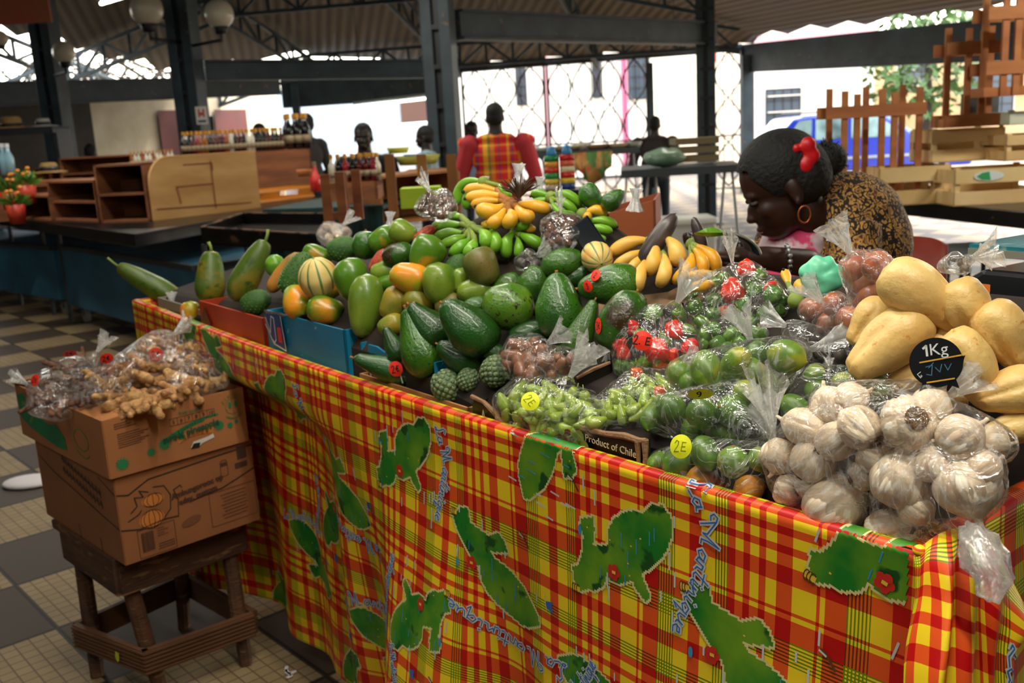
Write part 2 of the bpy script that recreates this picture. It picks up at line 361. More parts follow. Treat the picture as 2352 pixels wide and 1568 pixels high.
# notice on the second column
mb=MB(); q=at(463,265,12.9); mb.box((0,0,0),(.15,.006,.23)); nt_=mb.build('notice',mat('paper_white','#d9d4cc',.7)); nt_.location=Vector(q); tag(nt_,'small red and white paper notice stuck on the dark column','notice')
mb=MB(); mb.box((-.03,-.005,.03),(.022,.002,.11)); mb.box((.03,-.005,.03),(.022,.002,.11)); mb.box((0,-.005,.02),(.03,.002,.04)); mb.build('red_figure',mat('notice_red','#b5201c',.6),nt_)
mb=MB(); mb.box((0,-.005,-.075),(.11,.002,.03)); mb.build('blue_strip',mat('notice_blue','#2c3c63',.6),nt_)
# beams
def beam(a,b,h,w,lab,name='steel_beam'):
    a=Vector(a);b=Vector(b); o=empty(name,(a+b)/2,lab,'beam'); d=(b-a).normalized(); n=Vector((-d.y,d.x,0)).normalized()
    m=MB(); m.bar(a,b,w*.5,h); m.build('web',M_steel,o,world=True)
    m=MB(); m.bar(a+Vector((0,0,h/2)),b+Vector((0,0,h/2)),w,.03); m.build('top_flange',M_steel,o,world=True)
    m=MB(); m.bar(a-Vector((0,0,h/2)),b-Vector((0,0,h/2)),w,.03); m.build('bottom_flange',M_steel,o,world=True)
    return o
def bz(x,y,q): # height over the plan point q seen at pixel (x,y)
    t=np.dot(np.array([q[0],q[1],HC])-KC,KF); return at(x,y,t)
beam(at(1050,57,11),at(1640,78,14.5),.30,.22,'dark steel beam from the middle column to the right column')
beam(at(470,162,13.3),at(990,158,14.5),.24,.2,'dark steel beam running left of the middle column at mid height')
beam(at(-60,218,15.4),at(640,196,20.5),.36,.2,'long dark lower beam above the white wall and maroon doors')
beam(at(1055,-70,11),at(430,-190,13.2),.3,.2,'dark steel beam high between the left columns')
# perimeter: lintels, posts, white wall, doors
def wallpt(x,seg_a,seg_b):
    # point of plan segment at pixel column x
    A=seg_a;B=seg_b; r_=ray(x,300); k=r_[0]/r_[1]; # X=k*Y
    d=B-A; s=(k*A[1]-A[0])/(d[0]-k*d[1]); return A+d*s
def fascia(name,xa,xb,sa,sb,ya,yb,th,lab=None,m=M_steel,dep=.25,kind='structure'):
    a=wallpt(xa,sa,sb); b=wallpt(xb,sa,sb); za=at(xa,ya,a[1])[2] if 0 else None
    def zz(x,y,p):
        r=ray(x,y); return HC+r[2]*p[1]/r[1]
    A=(a[0],a[1]);B=(b[0],b[1])
    at_,ab=zz(xa,ya[0],a),zz(xa,ya[1],a); bt,bb=zz(xb,yb[0],b),zz(xb,yb[1],b)
    mb=MB(); off=(0,dep,0); mb.slab([(A[0],A[1],ab),(B[0],B[1],bb),(B[0],B[1],bt),(A[0],A[1],at_)],off)
    o=mb.build(name,m); tag(o,lab,None,kind=kind); return o
def solid(name,xa,xb,sa,sb,z0,z1,m,dep=.2,**k):
    a=wallpt(xa,sa,sb); b=wallpt(xb,sa,sb); mb=MB(); mb.slab([(a[0],a[1],z0),(b[0],b[1],z0),(b[0],b[1],z1),(a[0],a[1],z1)],(0,dep,0)); o=mb.build(name,m); tag(o,**k); return o
solid('wall_back',215,640,W0,W1,0,2.75,M_white,kind='structure')
solid('wall_left',-420,215,W0,W1,0,2.8,mat('grey_wall','#3a342e',.8,c2='#2b2621',scale=2),kind='structure')
mb=MB()  # unseen walls, added to keep daylight from the open sides out
mb.slab([(W0[0],W0[1],0),(-18,6,0),(-18,6,6),(W0[0],W0[1],6)],(-.15,.1,0)); mb.slab([(-18,6,0),(-17,-14,0),(-17,-14,7),(-18,6,7)],(-.15,0,0)); mb.build('wall_side',MC['grey_wall'])['kind']='structure'
mb=MB(); mb.slab([(-17,-14,0),(15,-14,0),(15,-14,7),(-17,-14,7)],(0,-.15,0)); mb.build('wall_rear',MC['grey_wall'])['kind']='structure'
mb=MB(); mb.slab([(15,-14,0),(15,3,0),(15,3,7),(15,-14,7)],(.15,0,0)); mb.build('wall_right',MC['grey_wall'])['kind']='structure'
def dz(x,y,p): r=ray(x,y); return HC+r[2]*p[1]/r[1]
for i,(xa,xb) in enumerate(((372,432),(500,572))):
    a=wallpt(xa,W0,W1)-np.array([0,.06]); b=wallpt(xb,W0,W1)-np.array([0,.06]); mb=MB(); mb.slab([(a[0],a[1],0),(b[0],b[1],0),(b[0],b[1],2.35),(a[0],a[1],2.35)],(0,-.05,0)); o=mb.build('door_%d'%(i+1),M_maroon); tag(o,kind='structure')
    mb=MB(); mb.box((b[0]-.12,b[1]-.09,1.05),(.1,.05,.03)); mb.build('door_handle',M_dark,o)
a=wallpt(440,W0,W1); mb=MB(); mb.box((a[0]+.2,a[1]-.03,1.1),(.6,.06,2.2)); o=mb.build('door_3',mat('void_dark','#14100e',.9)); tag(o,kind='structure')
# lintel over the far openings, left part
fascia('trim_1',655,1035,W1,P1,(165,248),(170,222),0)
fascia('trim_2',1035,1705,P1,P2,(150,168),(100,116),0)
fascia('trim_3',1705,2500,P2,P3,(102,152),(18,98),0)
fascia('trim_4',1710,2500,P2,P3,(152,166),(98,130),0,dep=.12)
for i,(x,w,sa,sb) in enumerate(((686,.16,W1,P1),(1012,.3,W1,P1),(1716,.24,P2,P3),(1496,.12,P1,P2))):
    p=wallpt(x,sa,sb); mb=MB(); mb.box((0,0,1.4),(w,w,2.8)); o=mb.build('gate_post',M_steel); o.location=(p[0],p[1],0); tag(o,'dark steel gate post %s'%['beside the white wall','hidden beside the thick middle column','at the left end of the wide shutter opening','at the right edge of the wrought-iron gate'][i],'post')
# wrought iron gate leaves
M_iron=mat('wrought_iron','#2c2426',.6)
def gate(xa,xb,sa,sb,lab,nbar):
    a=wallpt(xa,sa,sb)-np.array([0,.05]); b=wallpt(xb,sa,sb)-np.array([0,.05]); d=b-a; L=np.linalg.norm(d); o=empty('iron_gate',((a+b)/2).tolist()+[0],lab,'gate')
    P=lambda s,z:(a[0]+d[0]*s/L,a[1]+d[1]*s/L,z)
    m=MB()
    for s in(0,L): m.bar(P(s,0.05),P(s,3.0),.05)
    for z in(.1,1.2,2.95): m.bar(P(0,z),P(L,z),.035)
    m.build('gate_frame',M_iron,o,world=True)
    m=MB()
    for k in range(1,nbar): m.bar(P(L*k/nbar,.1),P(L*k/nbar,2.95),.018)
    m.build('upright_bars',M_iron,o,world=True)
    m=MB(); step=L/max(1,round(L/.62))
    k=0
    while k*step<L-.01:
        for sg in(0,1):
            pts=[]
            for i in range(25):
                z=.15+2.75*i/24; ph=i/24*3*PI; off=abs(math.sin(ph)); pts.append(P(k*step+step*(.5+(.47*off if sg else -.47*off)),z))
            m.tube(pts,.02,5)
        k+=1
    m.build('scrollwork',M_iron,o,world=True)
gate(1068,1255,P1,P2,'wrought-iron gate leaf with wavy scrollwork right behind the man in the chequered waistcoat',7)
gate(1262,1488,P1,P2,'wrought-iron gate leaf with wavy scrollwork left of the seated silhouette',9)
gate(1640,1704,P1,P2,'narrow wrought-iron gate leaf between the right column and the gate post',3)
# left: dark shelves wall and red sign
mb=MB(); q=at(20,15,12.); mb.box((0,0,0),(1.0,.05,.42)); o=mb.build('hanging_sign',mat('sign_red','#b5452f',.6,c2='#a0612f',scale=2)); o.location=Vector(q); tag(o,'red and orange sign board hanging at the upper left','sign')
# bright gap lattice (thin branches outside, beyond the gable gap)
rr=random.Random(3)
for k in range(7):
    x0=[40,120,180,240,300,350,400][k]; base=at(x0,230,24+k%3); o=empty('bare_tree',(base[0],base[1],0),'bare branching tree outside behind the gap above the white wall','tree','bare trees behind the gable gap')
    m=MB(); top=(base[0],base[1],3.4)
    m.tube([(base[0],base[1],0),(base[0]+.05,base[1],1.8),top],[.09,.07,.05],7)
    for j in range(9):
        z=2.3+.17*j; an=rr.uniform(-.5,.5); L=rr.uniform(.9,2.0); sg=rr.choice((-1,1)); p0=Vector((base[0],base[1],min(z,3.35))); p1=p0+Vector((sg*L*.6,rr.uniform(-.3,.3),L*(.15+abs(an)))); p2=p1+Vector((sg*L*.5,rr.uniform(-.3,.3),rr.uniform(-.1,.5)))
        m.tube([p0,p1,p2],[.035,.022,.01],5)
        for q_ in range(4):
            a_=p0.lerp(p1,rr.random()) if q_<2 else p1.lerp(p2,rr.random()); b_=a_+Vector((rr.uniform(-.5,.5),rr.uniform(-.2,.2),rr.uniform(-.2,.6))); m.tube([a_,b_],[.014,.006],4)
    m.build('branches',mat('bark','#33281f',.9),o,world=True)
# ---------------------------------------------------------------- outside: street and buildings
M_facade=mat('facade_cream','#e6dccb',.8); M_pink=mat('facade_pink','#c8607e',.7); M_glassd=mat('window_dark','#3a4650',.2); M_shopw=mat('shop_glass','#7fa6a8',.15,c2='#4e6c66',scale=1.2)
def building(name,xa,xb,t,h,m,lab,wins,trims=()):
    a=at(xa,300,t);b=at(xb,300,t); o=empty(name,((a[0]+b[0])/2,t,0),lab,'building'); w=b[0]-a[0]
    mb=MB(); mb.box((0,2.5,h/2),(w,5,h)); mb.build('wall',m,o)
    for (x0,x1,z0,z1) in wins:
        A=at(x0,300,t)[0]-o.location.x; B=at(x1,300,t)[0]-o.location.x; f=MB(); f.box(((A+B)/2,-.03,(z0+z1)/2),(B-A+.14,.08,z1-z0+.14)); f=f.build('window',M_facade,o); g=MB(); g.box(((A+B)/2,-.08,(z0+z1)/2),(B-A,.03,z1-z0)); g.build('pane',M_glassd,f)
        g=MB(); [g.box((lerp(A,B,k/4),-.11,(z0+z1)/2),(.03,.02,z1-z0)) for k in range(5)]; [g.box(((A+B)/2,-.11,lerp(z0,z1,k/4)),(B-A,.02,.03)) for k in range(5)]; g.build('window_bars',M_iron,f)
    for (x0,x1,z0,z1,mm) in trims:
        A=at(x0,300,t)[0]-o.location.x; B=at(x1,300,t)[0]-o.location.x; f=MB(); f.box(((A+B)/2,-.08,(z0+z1)/2),(B-A,.16,z1-z0)); f.build('painted_band',mm,o)
    return o
building('shop_house',1040,1490,31,6.5,M_facade,'cream building with pink bands and barred windows behind the iron gates',[(1190,1212,2.3,3.4),(1360,1378,2.4,3.5),(1440,1486,2.3,3.6)],[(1040,1490,4.0,4.5,M_pink),(1424,1436,0,4.0,M_pink),(1250,1262,0,4.0,mat('band_pale_pink','#e3a8ae',.7))])
building('corner_house',1500,1720,37,6.0,M_facade,'pale building with a red upper band seen past the right column',[(1655,1700,1.2,2.6)],[(1620,1720,3.6,4.4,mat('band_red','#b3232b',.6))])
b3=building('street_shop',1722,1990,29,4.6,M_facade,'pale street shop with shelves of goods behind the blue car',[(1745,1822,1.0,2.3)],[(1722,1990,3.35,3.8,mat('band_soft_pink','#e8a0a4',.7))])
building('pavilion',1992,2420,32,3.9,mat('facade_ochre','#c9a77c',.8,c2='#a9855c',scale=.7),'brownish arcade building behind the right end of the blue car',[(2040,2110,2.3,3.1),(2200,2300,1.2,2.6)],[(1960,2160,3.5,3.9,mat('eave_pink','#e6a3a0',.7))])
building('yard_wall',620,1030,30,3.1,mat('corrugated_fence','#b9c2c6',.6,c2='#a3adb2',scale=3,stretch=(30,1,1)),'pale corrugated fence with a darker right end behind the left gate',[],[(930,1030,0,3.1,mat('fence_brown','#5a3c30',.8))])
# shop goods seen in the window, as shelves
for k,z in enumerate((1.25,1.7,2.15)):
    mb=MB(); rr=random.Random(k); A=at(1748,300,29)[0]; B=at(1820,300,29)[0]; x=A+.1
    mb.box(((A+B)/2,28.82,z-.04),(B-A,.12,.03)); o=mb.build('shop_shelf',M_facade); tag(o,['lowest','middle','topmost'][k]+' shelf of goods in the window of the shop behind the blue car','shelf')
# trees outside
def leafy(x,y,t,r,lab,col):
    q=at(x,y,t); o=empty('leafy_tree',(q[0],q[1],0),lab,'tree'); m=MB(); m.tube([(0,0,0),(.1,0,q[2]*.6),(0,0,q[2])],[.16,.12,.06],8); m.build('trunk',mat('bark','#33281f',.9),o)
    m=MB(); rr=random.Random(int(x))
    for k in range(900):
        v=Vector((rr.gauss(0,1),rr.gauss(0,1),rr.gauss(0,1))).normalized()*r*rr.uniform(.5,1); c=v+Vector((0,0,q[2])); a=Vector((rr.uniform(-1,1),rr.uniform(-1,1),rr.uniform(-1,1))).normalized()*.16; b=a.cross(Vector((rr.uniform(-1,1),rr.uniform(-1,1),1))).normalized()*.08; m.add([c-a,c+b,c+a,c-b],[(0,1,2,3)])
    m.build('foliage',mat(col[0],col[1],.6,c2=col[2],scale=3),o)
leafy(2130,135,25,1.6,'green leafy tree above the arcade building at the right',('leaf_green','#4c6b2c','#35501f'))
# ---------------------------------------------------------------- blue car
def car():
    q=at(1745,330,20.5); x0=q[0]; o=empty('parked_car',(x0,20.5,0),'blue estate car parked outside beyond the wooden crates','car')
    L=4.35; prof=[(0,.35),(0,.75),(.08,.95),(.18,1.0),(.62,1.48),(.9,1.52),(2.2,1.52),(2.45,1.48),(3.15,1.02),(4.15,.86),(4.32,.7),(4.35,.35)]
    mb=MB(); y0,y1=0,1.7
    P=[(x,y0,z) for x,z in prof]; mb.slab(P,(0,1.7,0)); body=mb.build('body',mat('car_blue','#0b2a9c',.25,coat=.8),o,bevel=.05)
    M_gl=mat('car_glass','#8fa8a6',.08,c2='#2c3a3c',scale=.9,lo=.45,hi=.6)
    for nm,pts in(('side_window',[(.42,1.02),(.72,1.42),(.98,1.44),(.98,1.02)]),('side_window',[(1.06,1.02),(1.06,1.44),(1.7,1.45),(1.7,1.02)]),('side_window',[(1.8,1.02),(1.8,1.45),(2.38,1.42),(2.95,1.02)])):
        m=MB(); m.slab([(x,-.012,z) for x,z in pts],(0,.02,0)); m.build(nm,M_gl,o)
    m=MB(); m.slab([(2.5,.12,1.47),(2.5,1.58,1.47),(3.12,1.58,1.05),(3.12,.12,1.05)],(.03,0,.03)); m.build('windscreen',M_gl,o)
    for x in(.85,3.45):
        m=MB(); m.tube([(x,-.03,.32),(x,.2,.32)],.32,20); w=m.build('wheel',mat('tyre','#0d0d0d',.8),o); m=MB(); m.tube([(x,-.05,.32),(x,-.02,.32)],.19,16); m.build('hubcap',mat('hub_silver','#a9adb0',.3,metal=.8),w)
    m=MB(); m.tube([(.8,.1,1.58),(2.3,.1,1.58)],.02,6); m.tube([(.8,1.6,1.58),(2.3,1.6,1.58)],.02,6); m.build('roof_rail',M_dark,o)
    m=MB(); m.box((0.0,.2,.8),(.05,.25,.25)); m.build('tail_lamp',mat('lamp_red','#a01818',.3),o)
    m=MB(); m.box((2.2,-.01,.62),(4.0,.02,.05)); m.build('side_strip',mat('hub_silver','#a9adb0',.3,metal=.8),o)
car()
def van():
    o=empty('white_van',(at(765,300,25)[0],25,0),'white van parked outside behind the man in black','van'); m=MB(); m.slab([(0,0,.3),(0,0,1.0),(.5,0,1.15),(.95,0,1.85),(3.0,0,1.9),(3.0,0,.3)],(0,1.7,0)); m.build('body',mat('van_white','#f0f0f0',.3),o,bevel=.05)
    m=MB(); m.slab([(.62,-.02,1.15),(1.02,-.02,1.7),(1.5,-.02,1.72),(1.5,-.02,1.15)],(0,.03,0)); m.build('side_window',mat('van_glass','#cfdcdc',.1),o)
    for x in(.7,2.4):
        m=MB(); m.tube([(x,-.03,.3),(x,.2,.3)],.3,18); m.build('wheel',mat('tyre','#0d0d0d',.8),o)
van()
# ---------------------------------------------------------------- globe lamps
M_globe=mat('opal_globe','#dcd2bc',.3,coat=.4)
def globe(x,y,t,rpx,lab):
    q=at(x,y,t); r=rpx*t/FPX; o=empty('globe_lamp',(q[0],q[1],q[2]),lab,'lamp','opal globe lamps by the columns')
    m=MB(); m.ell((0,0,0),(r,r,r),n=28,m=18); m.build('globe',M_globe,o,smooth=True)
    m=MB(); m.lathe([(r*.38,-r*1.35),(r*.42,-r*1.2),(r*.55,-r*.88),(r*.5,-r*.8)],16); m.build('lamp_holder',M_dark,o,smooth=True)
    return o,q,r
g1=globe(337,22,12.4,37,'opal globe lamp left of the second column, nearest the top edge'); g2=globe(503,32,12.4,33,'opal globe lamp right of the second column'); g3=globe(146,120,14.2,25,'opal globe lamp beside the leftmost column'); g4=globe(0,88,13,18,'small opal globe lamp cut by the left edge of the photo')
for g,c,xx in((g1,qL2,0),(g2,qL2,0),(g3,qL1,0)):
    q=g[1]; r=g[2]; o=g[0]; m=MB(); b=Vector((c[0]-q[0],c[1]-q[1],-r*1.75)); m.tube([(0,0,-r*1.35),(0,0,-r*1.75),b],.022,8); m.build('bracket',M_dark,o)
def tube_light(a,b,lab,power,name='tube_light',emit=14,vis=True):
    a=Vector(a);b=Vector(b); o=empty(name,(a+b)/2,lab,'light'); m=MB(); d=(b-a)
    m.bar(a+Vector((0,0,.06)),b+Vector((0,0,.06)),.09,.05); m.build('housing',mat('lamp_housing','#b9b9b4',.4),o,world=True)
    m=MB(); m.tube([a,b],.018,10); m.build('tube',mat('tube_glow','#f2ffe8',.4,emit=emit),o,world=True)
    m=MB(); 
    for p in(a.lerp(b,.1),a.lerp(b,.9)): m.tube([p+Vector((0,0,.08)),p+Vector((0,0,max(.3,roofz(p.x,p.y)-p.z)))],.006,5)
    m.build('hanger',M_dark,o,world=True)
    if power:
        l=bpy.data.lights.new('tube_lamp','AREA'); l.shape='RECTANGLE'; l.size=d.length; l.size_y=.10; l.energy=power; l.color=(1,.93,.80); lo=bpy.data.objects.new('tube_lamp',l); link(lo); lo.parent=o; lo.rotation_euler=(0,0,math.atan2(d.y,d.x)); lo.location=(0,0,-.03)
    return o
tube_light(at(232,8,9.5),at(300,-12,9.9),'lit fluorescent tube near the globe lamps at the top left',25,emit=10)
tube_light(at(1085,82,12.2),at(1590,92,15),'long pale fluorescent tube fixture under the beam right of the middle column',18,emit=1.2)
tube_light(at(815,245,17.5),at(988,225,16.5),'lit fluorescent tube above the man in black',12,emit=12)
# ================================================================ the stall, its printed cloth
PER=.319
def plaid():
    m,nt,b=_nt('madras_print'); N=nt.nodes;L=nt.links
    uvn=N.new('ShaderNodeUVMap'); uvn.uv_map='UVMap'; sp=N.new('ShaderNodeSeparateXYZ'); L.new(uvn.outputs[0],sp.inputs[0])
    def M(op,a,bb=None,c=None,clamp=False):
        n=N.new('ShaderNodeMath'); n.operation=op; n.use_clamp=clamp
        for i,v in enumerate((a,bb,c)):
            if v is None: continue
            if isinstance(v,(int,float)): n.inputs[i].default_value=v
            else: L.new(v,n.inputs[i])
        return n.outputs[0]
    stops=[(0,0),(.060,1),(.083,0),(.132,1),(.144,0),(.158,1),(.169,0),(.184,1),(.195,0),(.213,1),(.238,0),(.275,1),(.280,0),(.287,1)]
    def axis(src,off):
        f=M('FRACT',M('DIVIDE',M('ADD',src,off),PER)); r=N.new('ShaderNodeValToRGB'); cr=r.color_ramp; cr.interpolation='CONSTANT'
        cr.elements[0].position=0; cr.elements[0].color=(0,0,0,1); cr.elements[1].position=stops[1][0]/PER; cr.elements[1].color=(1,1,1,1)
        for p,v in stops[2:]: e=cr.elements.new(p/PER); e.color=(v,v,v,1)
        L.new(f,r.inputs[0])
        band=M('MAXIMUM',M('LESS_THAN',f,.033/PER),M('MULTIPLY',M('GREATER_THAN',f,.109/PER),M('LESS_THAN',f,.132/PER)))
        ln=M('LESS_THAN',M('FRACT',M('DIVIDE',f,.0052/PER)),.45)
        return r.outputs[0],M('MULTIPLY',band,ln)
    ru,lu=axis(sp.outputs[0],PER*10-2.144); rv,lv=axis(sp.outputs[1],.141+PER*4)
    s=M('MULTIPLY',M('ADD',ru,rv),.4); c=N.new('ShaderNodeValToRGB'); c.color_ramp.interpolation='CONSTANT'; c.color_ramp.elements[0].color=rgb('#f2cf22'); c.color_ramp.elements[1].position=.25; c.color_ramp.elements[1].color=rgb('#e2541c'); e=c.color_ramp.elements.new(.65); e.color=rgb('#bb0c0a'); L.new(s,c.inputs[0])
    ls=M('MAXIMUM',lu,lv)
    mx=N.new('ShaderNodeMix'); mx.data_type='RGBA'; mx.blend_type='MULTIPLY'; L.new(ls,mx.inputs[0]); L.new(c.outputs[0],mx.inputs[6]); mx.inputs[7].default_value=(.16,.38,.22,1)
    L.new(mx.outputs[2],b.inputs['Base Color']); b.inputs['Roughness'].default_value=.42; b.inputs['Specular IOR Level'].default_value=.4
    no=N.new('ShaderNodeTexNoise'); no.inputs['Scale'].default_value=5; tc=N.new('ShaderNodeTexCoord'); L.new(tc.outputs['Object'],no.inputs[0]); bp=N.new('ShaderNodeBump'); bp.inputs['Strength'].default_value=.25; bp.inputs['Distance'].default_value=.02; L.new(no.outputs[0],bp.inputs['Height']); L.new(bp.outputs[0],b.inputs['Normal'])
    return m
MCL=[plaid(),mat('island_green','#11761f',.45,c2='#6d9a1c',scale=9,lo=.42,hi=.66,c3='#0c4a17',s3=16,l3=.6,h3=.64),mat('island_edge','#d9c98a',.5),mat('print_white','#c3c8c6',.5),mat('print_blue','#2f66ac',.5),mat('print_red','#c9281c',.5),mat('print_skyblue','#3b8fb5',.5),mat('print_brown','#5c3a12',.5),mat('print_yellow','#e6c13a',.5)]
def cw(x,y):
    D=ray(x,y); t=((SA-KC)@SN)/(D@SN); q=KC+D*t; return float((q-SA)@SD),float(1.05-q[2])
def disp(s,w):
    A=.075*sst(.08,.95,w)
    f=math.sin(s*7.3+.9)+.55*math.sin(s*13.1+2.+w*1.5)+.35*math.sin(s*23+1.)
    L=1-sst(1.2,2.7,s)
    inn=.125*sst(.35,.68,s)*(1-sst(1.0,1.5,s))*sst(.10,.22,w)
    return A*f*(.35+.65*L)*(1-.7*(1-sst(.9,1.4,s)))+ .05*sst(0,.9,w)*(1-.6*L)*sst(.9,1.6,s)-inn
HEM=.93
def sagz(s): return -.022*math.sin(PI*min(max(s/SL,0),1))
def clothP(s,w,lift=0):
    p=_clothP(s,w,lift); p[2]+=sagz(s); return p
def _clothP(s,w,lift=0):
    v=-lift; z=1.05
    if w<-.024: return st(s,.024+0*lift-0.0,1.05+.0-(-.024-w)) if lift==0 else st(s,.024+lift,1.05-(-.024-w))
    if w<0: 
        k=-w/.024; return st(s,.024*k,1.05+.004*math.sin(k*PI)+lift)
    sag=.006*math.sin(s*5)*sst(.02,.3,w)
    return st(s,-disp(s,w)-lift-.003,1.05-w+sag)
cloth=empty('tablecloth',st(0,0,1.05),'red and yellow chequered island-print cloth wrapped around the fruit stall','tablecloth')
def grid(mb,P,ss,ws,uvf,mi=0):
    k=len(mb.v); n=len(ws)
    for s in ss:
        for w in ws: mb.v.append(tuple(map(float,P(s,w)))); mb.uv.append(uvf(s,w))
    for i in range(len(ss)-1):
        for j in range(n-1):
            a=k+i*n+j; mb.f.append((a,a+1,a+n+1,a+n)); mb.mi.append(mi)
def pad(mb):
    while len(mb.uv)<len(mb.v): mb.uv.append((0,0))
def setuv(o,uvs):
    me=o.data; ul=me.uv_layers.new(name='UVMap'); li=np.zeros(len(me.loops),dtype=np.int32); me.loops.foreach_get('vertex_index',li); A=np.array(uvs,dtype=np.float32)[li]; ul.data.foreach_set('uv',A.ravel())
def inpoly(x,y,P):
    c=False;j=len(P)-1
    for i in range(len(P)):
        if (P[i][1]>y)!=(P[j][1]>y) and x<(P[j][0]-P[i][0])*(y-P[i][1])/(P[j][1]-P[i][1])+P[i][0]: c=not c
        j=i
    return c
def z4(L): return [cw(1000+a/2.3475,900+b/2.3475) for a,b in L]
ISA=z4([(800,630),(860,625),(872,690),(865,770),(900,778),(945,775),(945,690),(975,640),(1030,605),(1090,600),(1130,612),(1180,565),(1240,580),(1280,640),(1292,720),(1268,800),(1235,860),(1190,900),(1130,930),(1150,985),(1185,1060),(1160,1085),(1110,1020),(1080,965),(1010,985),(940,940),(930,980),(890,1012),(840,1000),(795,1010),(765,940),(758,880),(790,870),(810,800),(812,720),(792,670)])
ISB=z4([(120,600),(160,558),(192,570),(207,640),(260,682),(300,712),(350,700),(382,742),(402,805),(340,800),(312,792),(330,830),(382,872),(432,920),(482,980),(524,1050),(572,1140),(582,1192),(520,1204),(470,1192),(410,1140),(350,1080),(310,1022),(280,960),(262,880),(225,820),(190,760),(160,700),(136,650)])
cA=(np.mean([p[0] for p in ISA]),np.mean([p[1] for p in ISA])); cB=(np.mean([p[0] for p in ISB]),np.mean([p[1] for p in ISB]))
def island(mb,PF,poly_,cen,pos,rot=0,sc=1,mirror=1,step=.0034,clipf=None):
    ca,sa=math.cos(rot),math.sin(rot)
    T=lambda x,y:(pos[0]+(ca*x*mirror-sa*y)*sc,pos[1]+(sa*x*mirror+ca*y)*sc)
    pp=[(x-cen[0],y-cen[1]) for x,y in poly_]; x0=min(p[0] for p in pp)-.008;x1=max(p[0] for p in pp)+.008;y0=min(p[1] for p in pp)-.008;y1=max(p[1] for p in pp)+.008
    nx=int((x1-x0)/step)+1; ny=int((y1-y0)/step)+1
    IN=[[inpoly(x0+(i+.5)*step,y0+(j+.5)*step,pp) for j in range(ny)] for i in range(nx)]
    ids={}
    def vid(i,j,l):
        k=(i,j,l)
        if k not in ids:
            s,w=T(x0+i*step,y0+j*step); ids[k]=len(mb.v); mb.v.append(tuple(PF(s,w,l)))
        return ids[k]
    for i in range(nx):
        for j in range(ny):
            s,w=T(x0+(i+.5)*step,y0+(j+.5)*step)
            if clipf and not clipf(s,w): continue
            if IN[i][j]: mi=1
            elif any(0<=i+a<nx and 0<=j+b<ny and IN[i+a][j+b] for a in(-1,0,1) for b in(-1,0,1)): mi=2
            else: continue
            mb.f.append((vid(i,j,.0009),vid(i+1,j,.0009),vid(i+1,j+1,.0009),vid(i,j+1,.0009))); mb.mi.append(mi)
    def PL(x,y,l): return PF(*T(x,y),.0012+l)
    def ok(x,y): return (not clipf) or clipf(*T(x,y))
    rr=random.Random(int(abs(pos[0]*999)))
    W=x1-x0;Hh=y1-y0
    for _ in range(16):     # pale dashes round the coast
        x=rr.uniform(x0,x1);y=rr.uniform(y0,y1); L=rr.uniform(.012,.028)
        if ok(x,y) and ok(x,y+L):
            ins=inpoly(x,y+L/2,pp); strokes(mb,[[(x,y),(x,y+L/2),(x,y+L)]],.0022 if ins else .0034,PL,6 if ins else 3,.0004)
    for _ in range(14):
        x=rr.uniform(x0,x1);y=rr.uniform(y0,y1)
        if inpoly(x,y,pp) and ok(x,y): strokes(mb,[[(x,y),(x+.002,y)]],.0024,PL,8,.0006)
    # hibiscus, barrel rings and a blue fish
    fx,fy=(.25*W+x0,.55*Hh+y0) if len(poly_)<32 else (.45*W+x0,.68*Hh+y0)
    if ok(fx,fy):
        for k in range(5):
            a=2*PI*k/5; c=(fx+.008*math.cos(a),fy+.008*math.sin(a)); pts=[(c[0]+.0066*math.cos(b*PI/4),c[1]+.0066*math.sin(b*PI/4)) for b in range(8)]; mb.add([PL(x,y,.0007+k*.0001) for x,y in pts],[tuple(range(8))],5)
        strokes(mb,[[(fx-.002,fy),(fx+.003,fy)]],.005,PL,8,.0014)
    bx,by=(x0+.006,y0+.12*Hh) if len(poly_)<32 else (x0+.012,y1-.012)
    if ok(bx,by):
        for k in range(3): strokes(mb,[[(bx+k*.005+.004*math.cos(a),by+.008*math.sin(a)) for a in np.linspace(.6,5.6,9)]],.0016,PL,7,.0008)
        strokes(mb,[[(bx,by),(bx+.012,by)]],.009,PL,8,.0005)
    gx_,gy_=(x0+.1*W,y0+.6*Hh) if len(poly_)<32 else (x0+.12*W,y0+.45*Hh)
    if ok(gx_,gy_): mb.add([PL(gx_+.0045*math.cos(a),gy_+.009*math.sin(a),.0009) for a in np.linspace(0,2*PI,11)[:-1]],[tuple(range(10))],6)
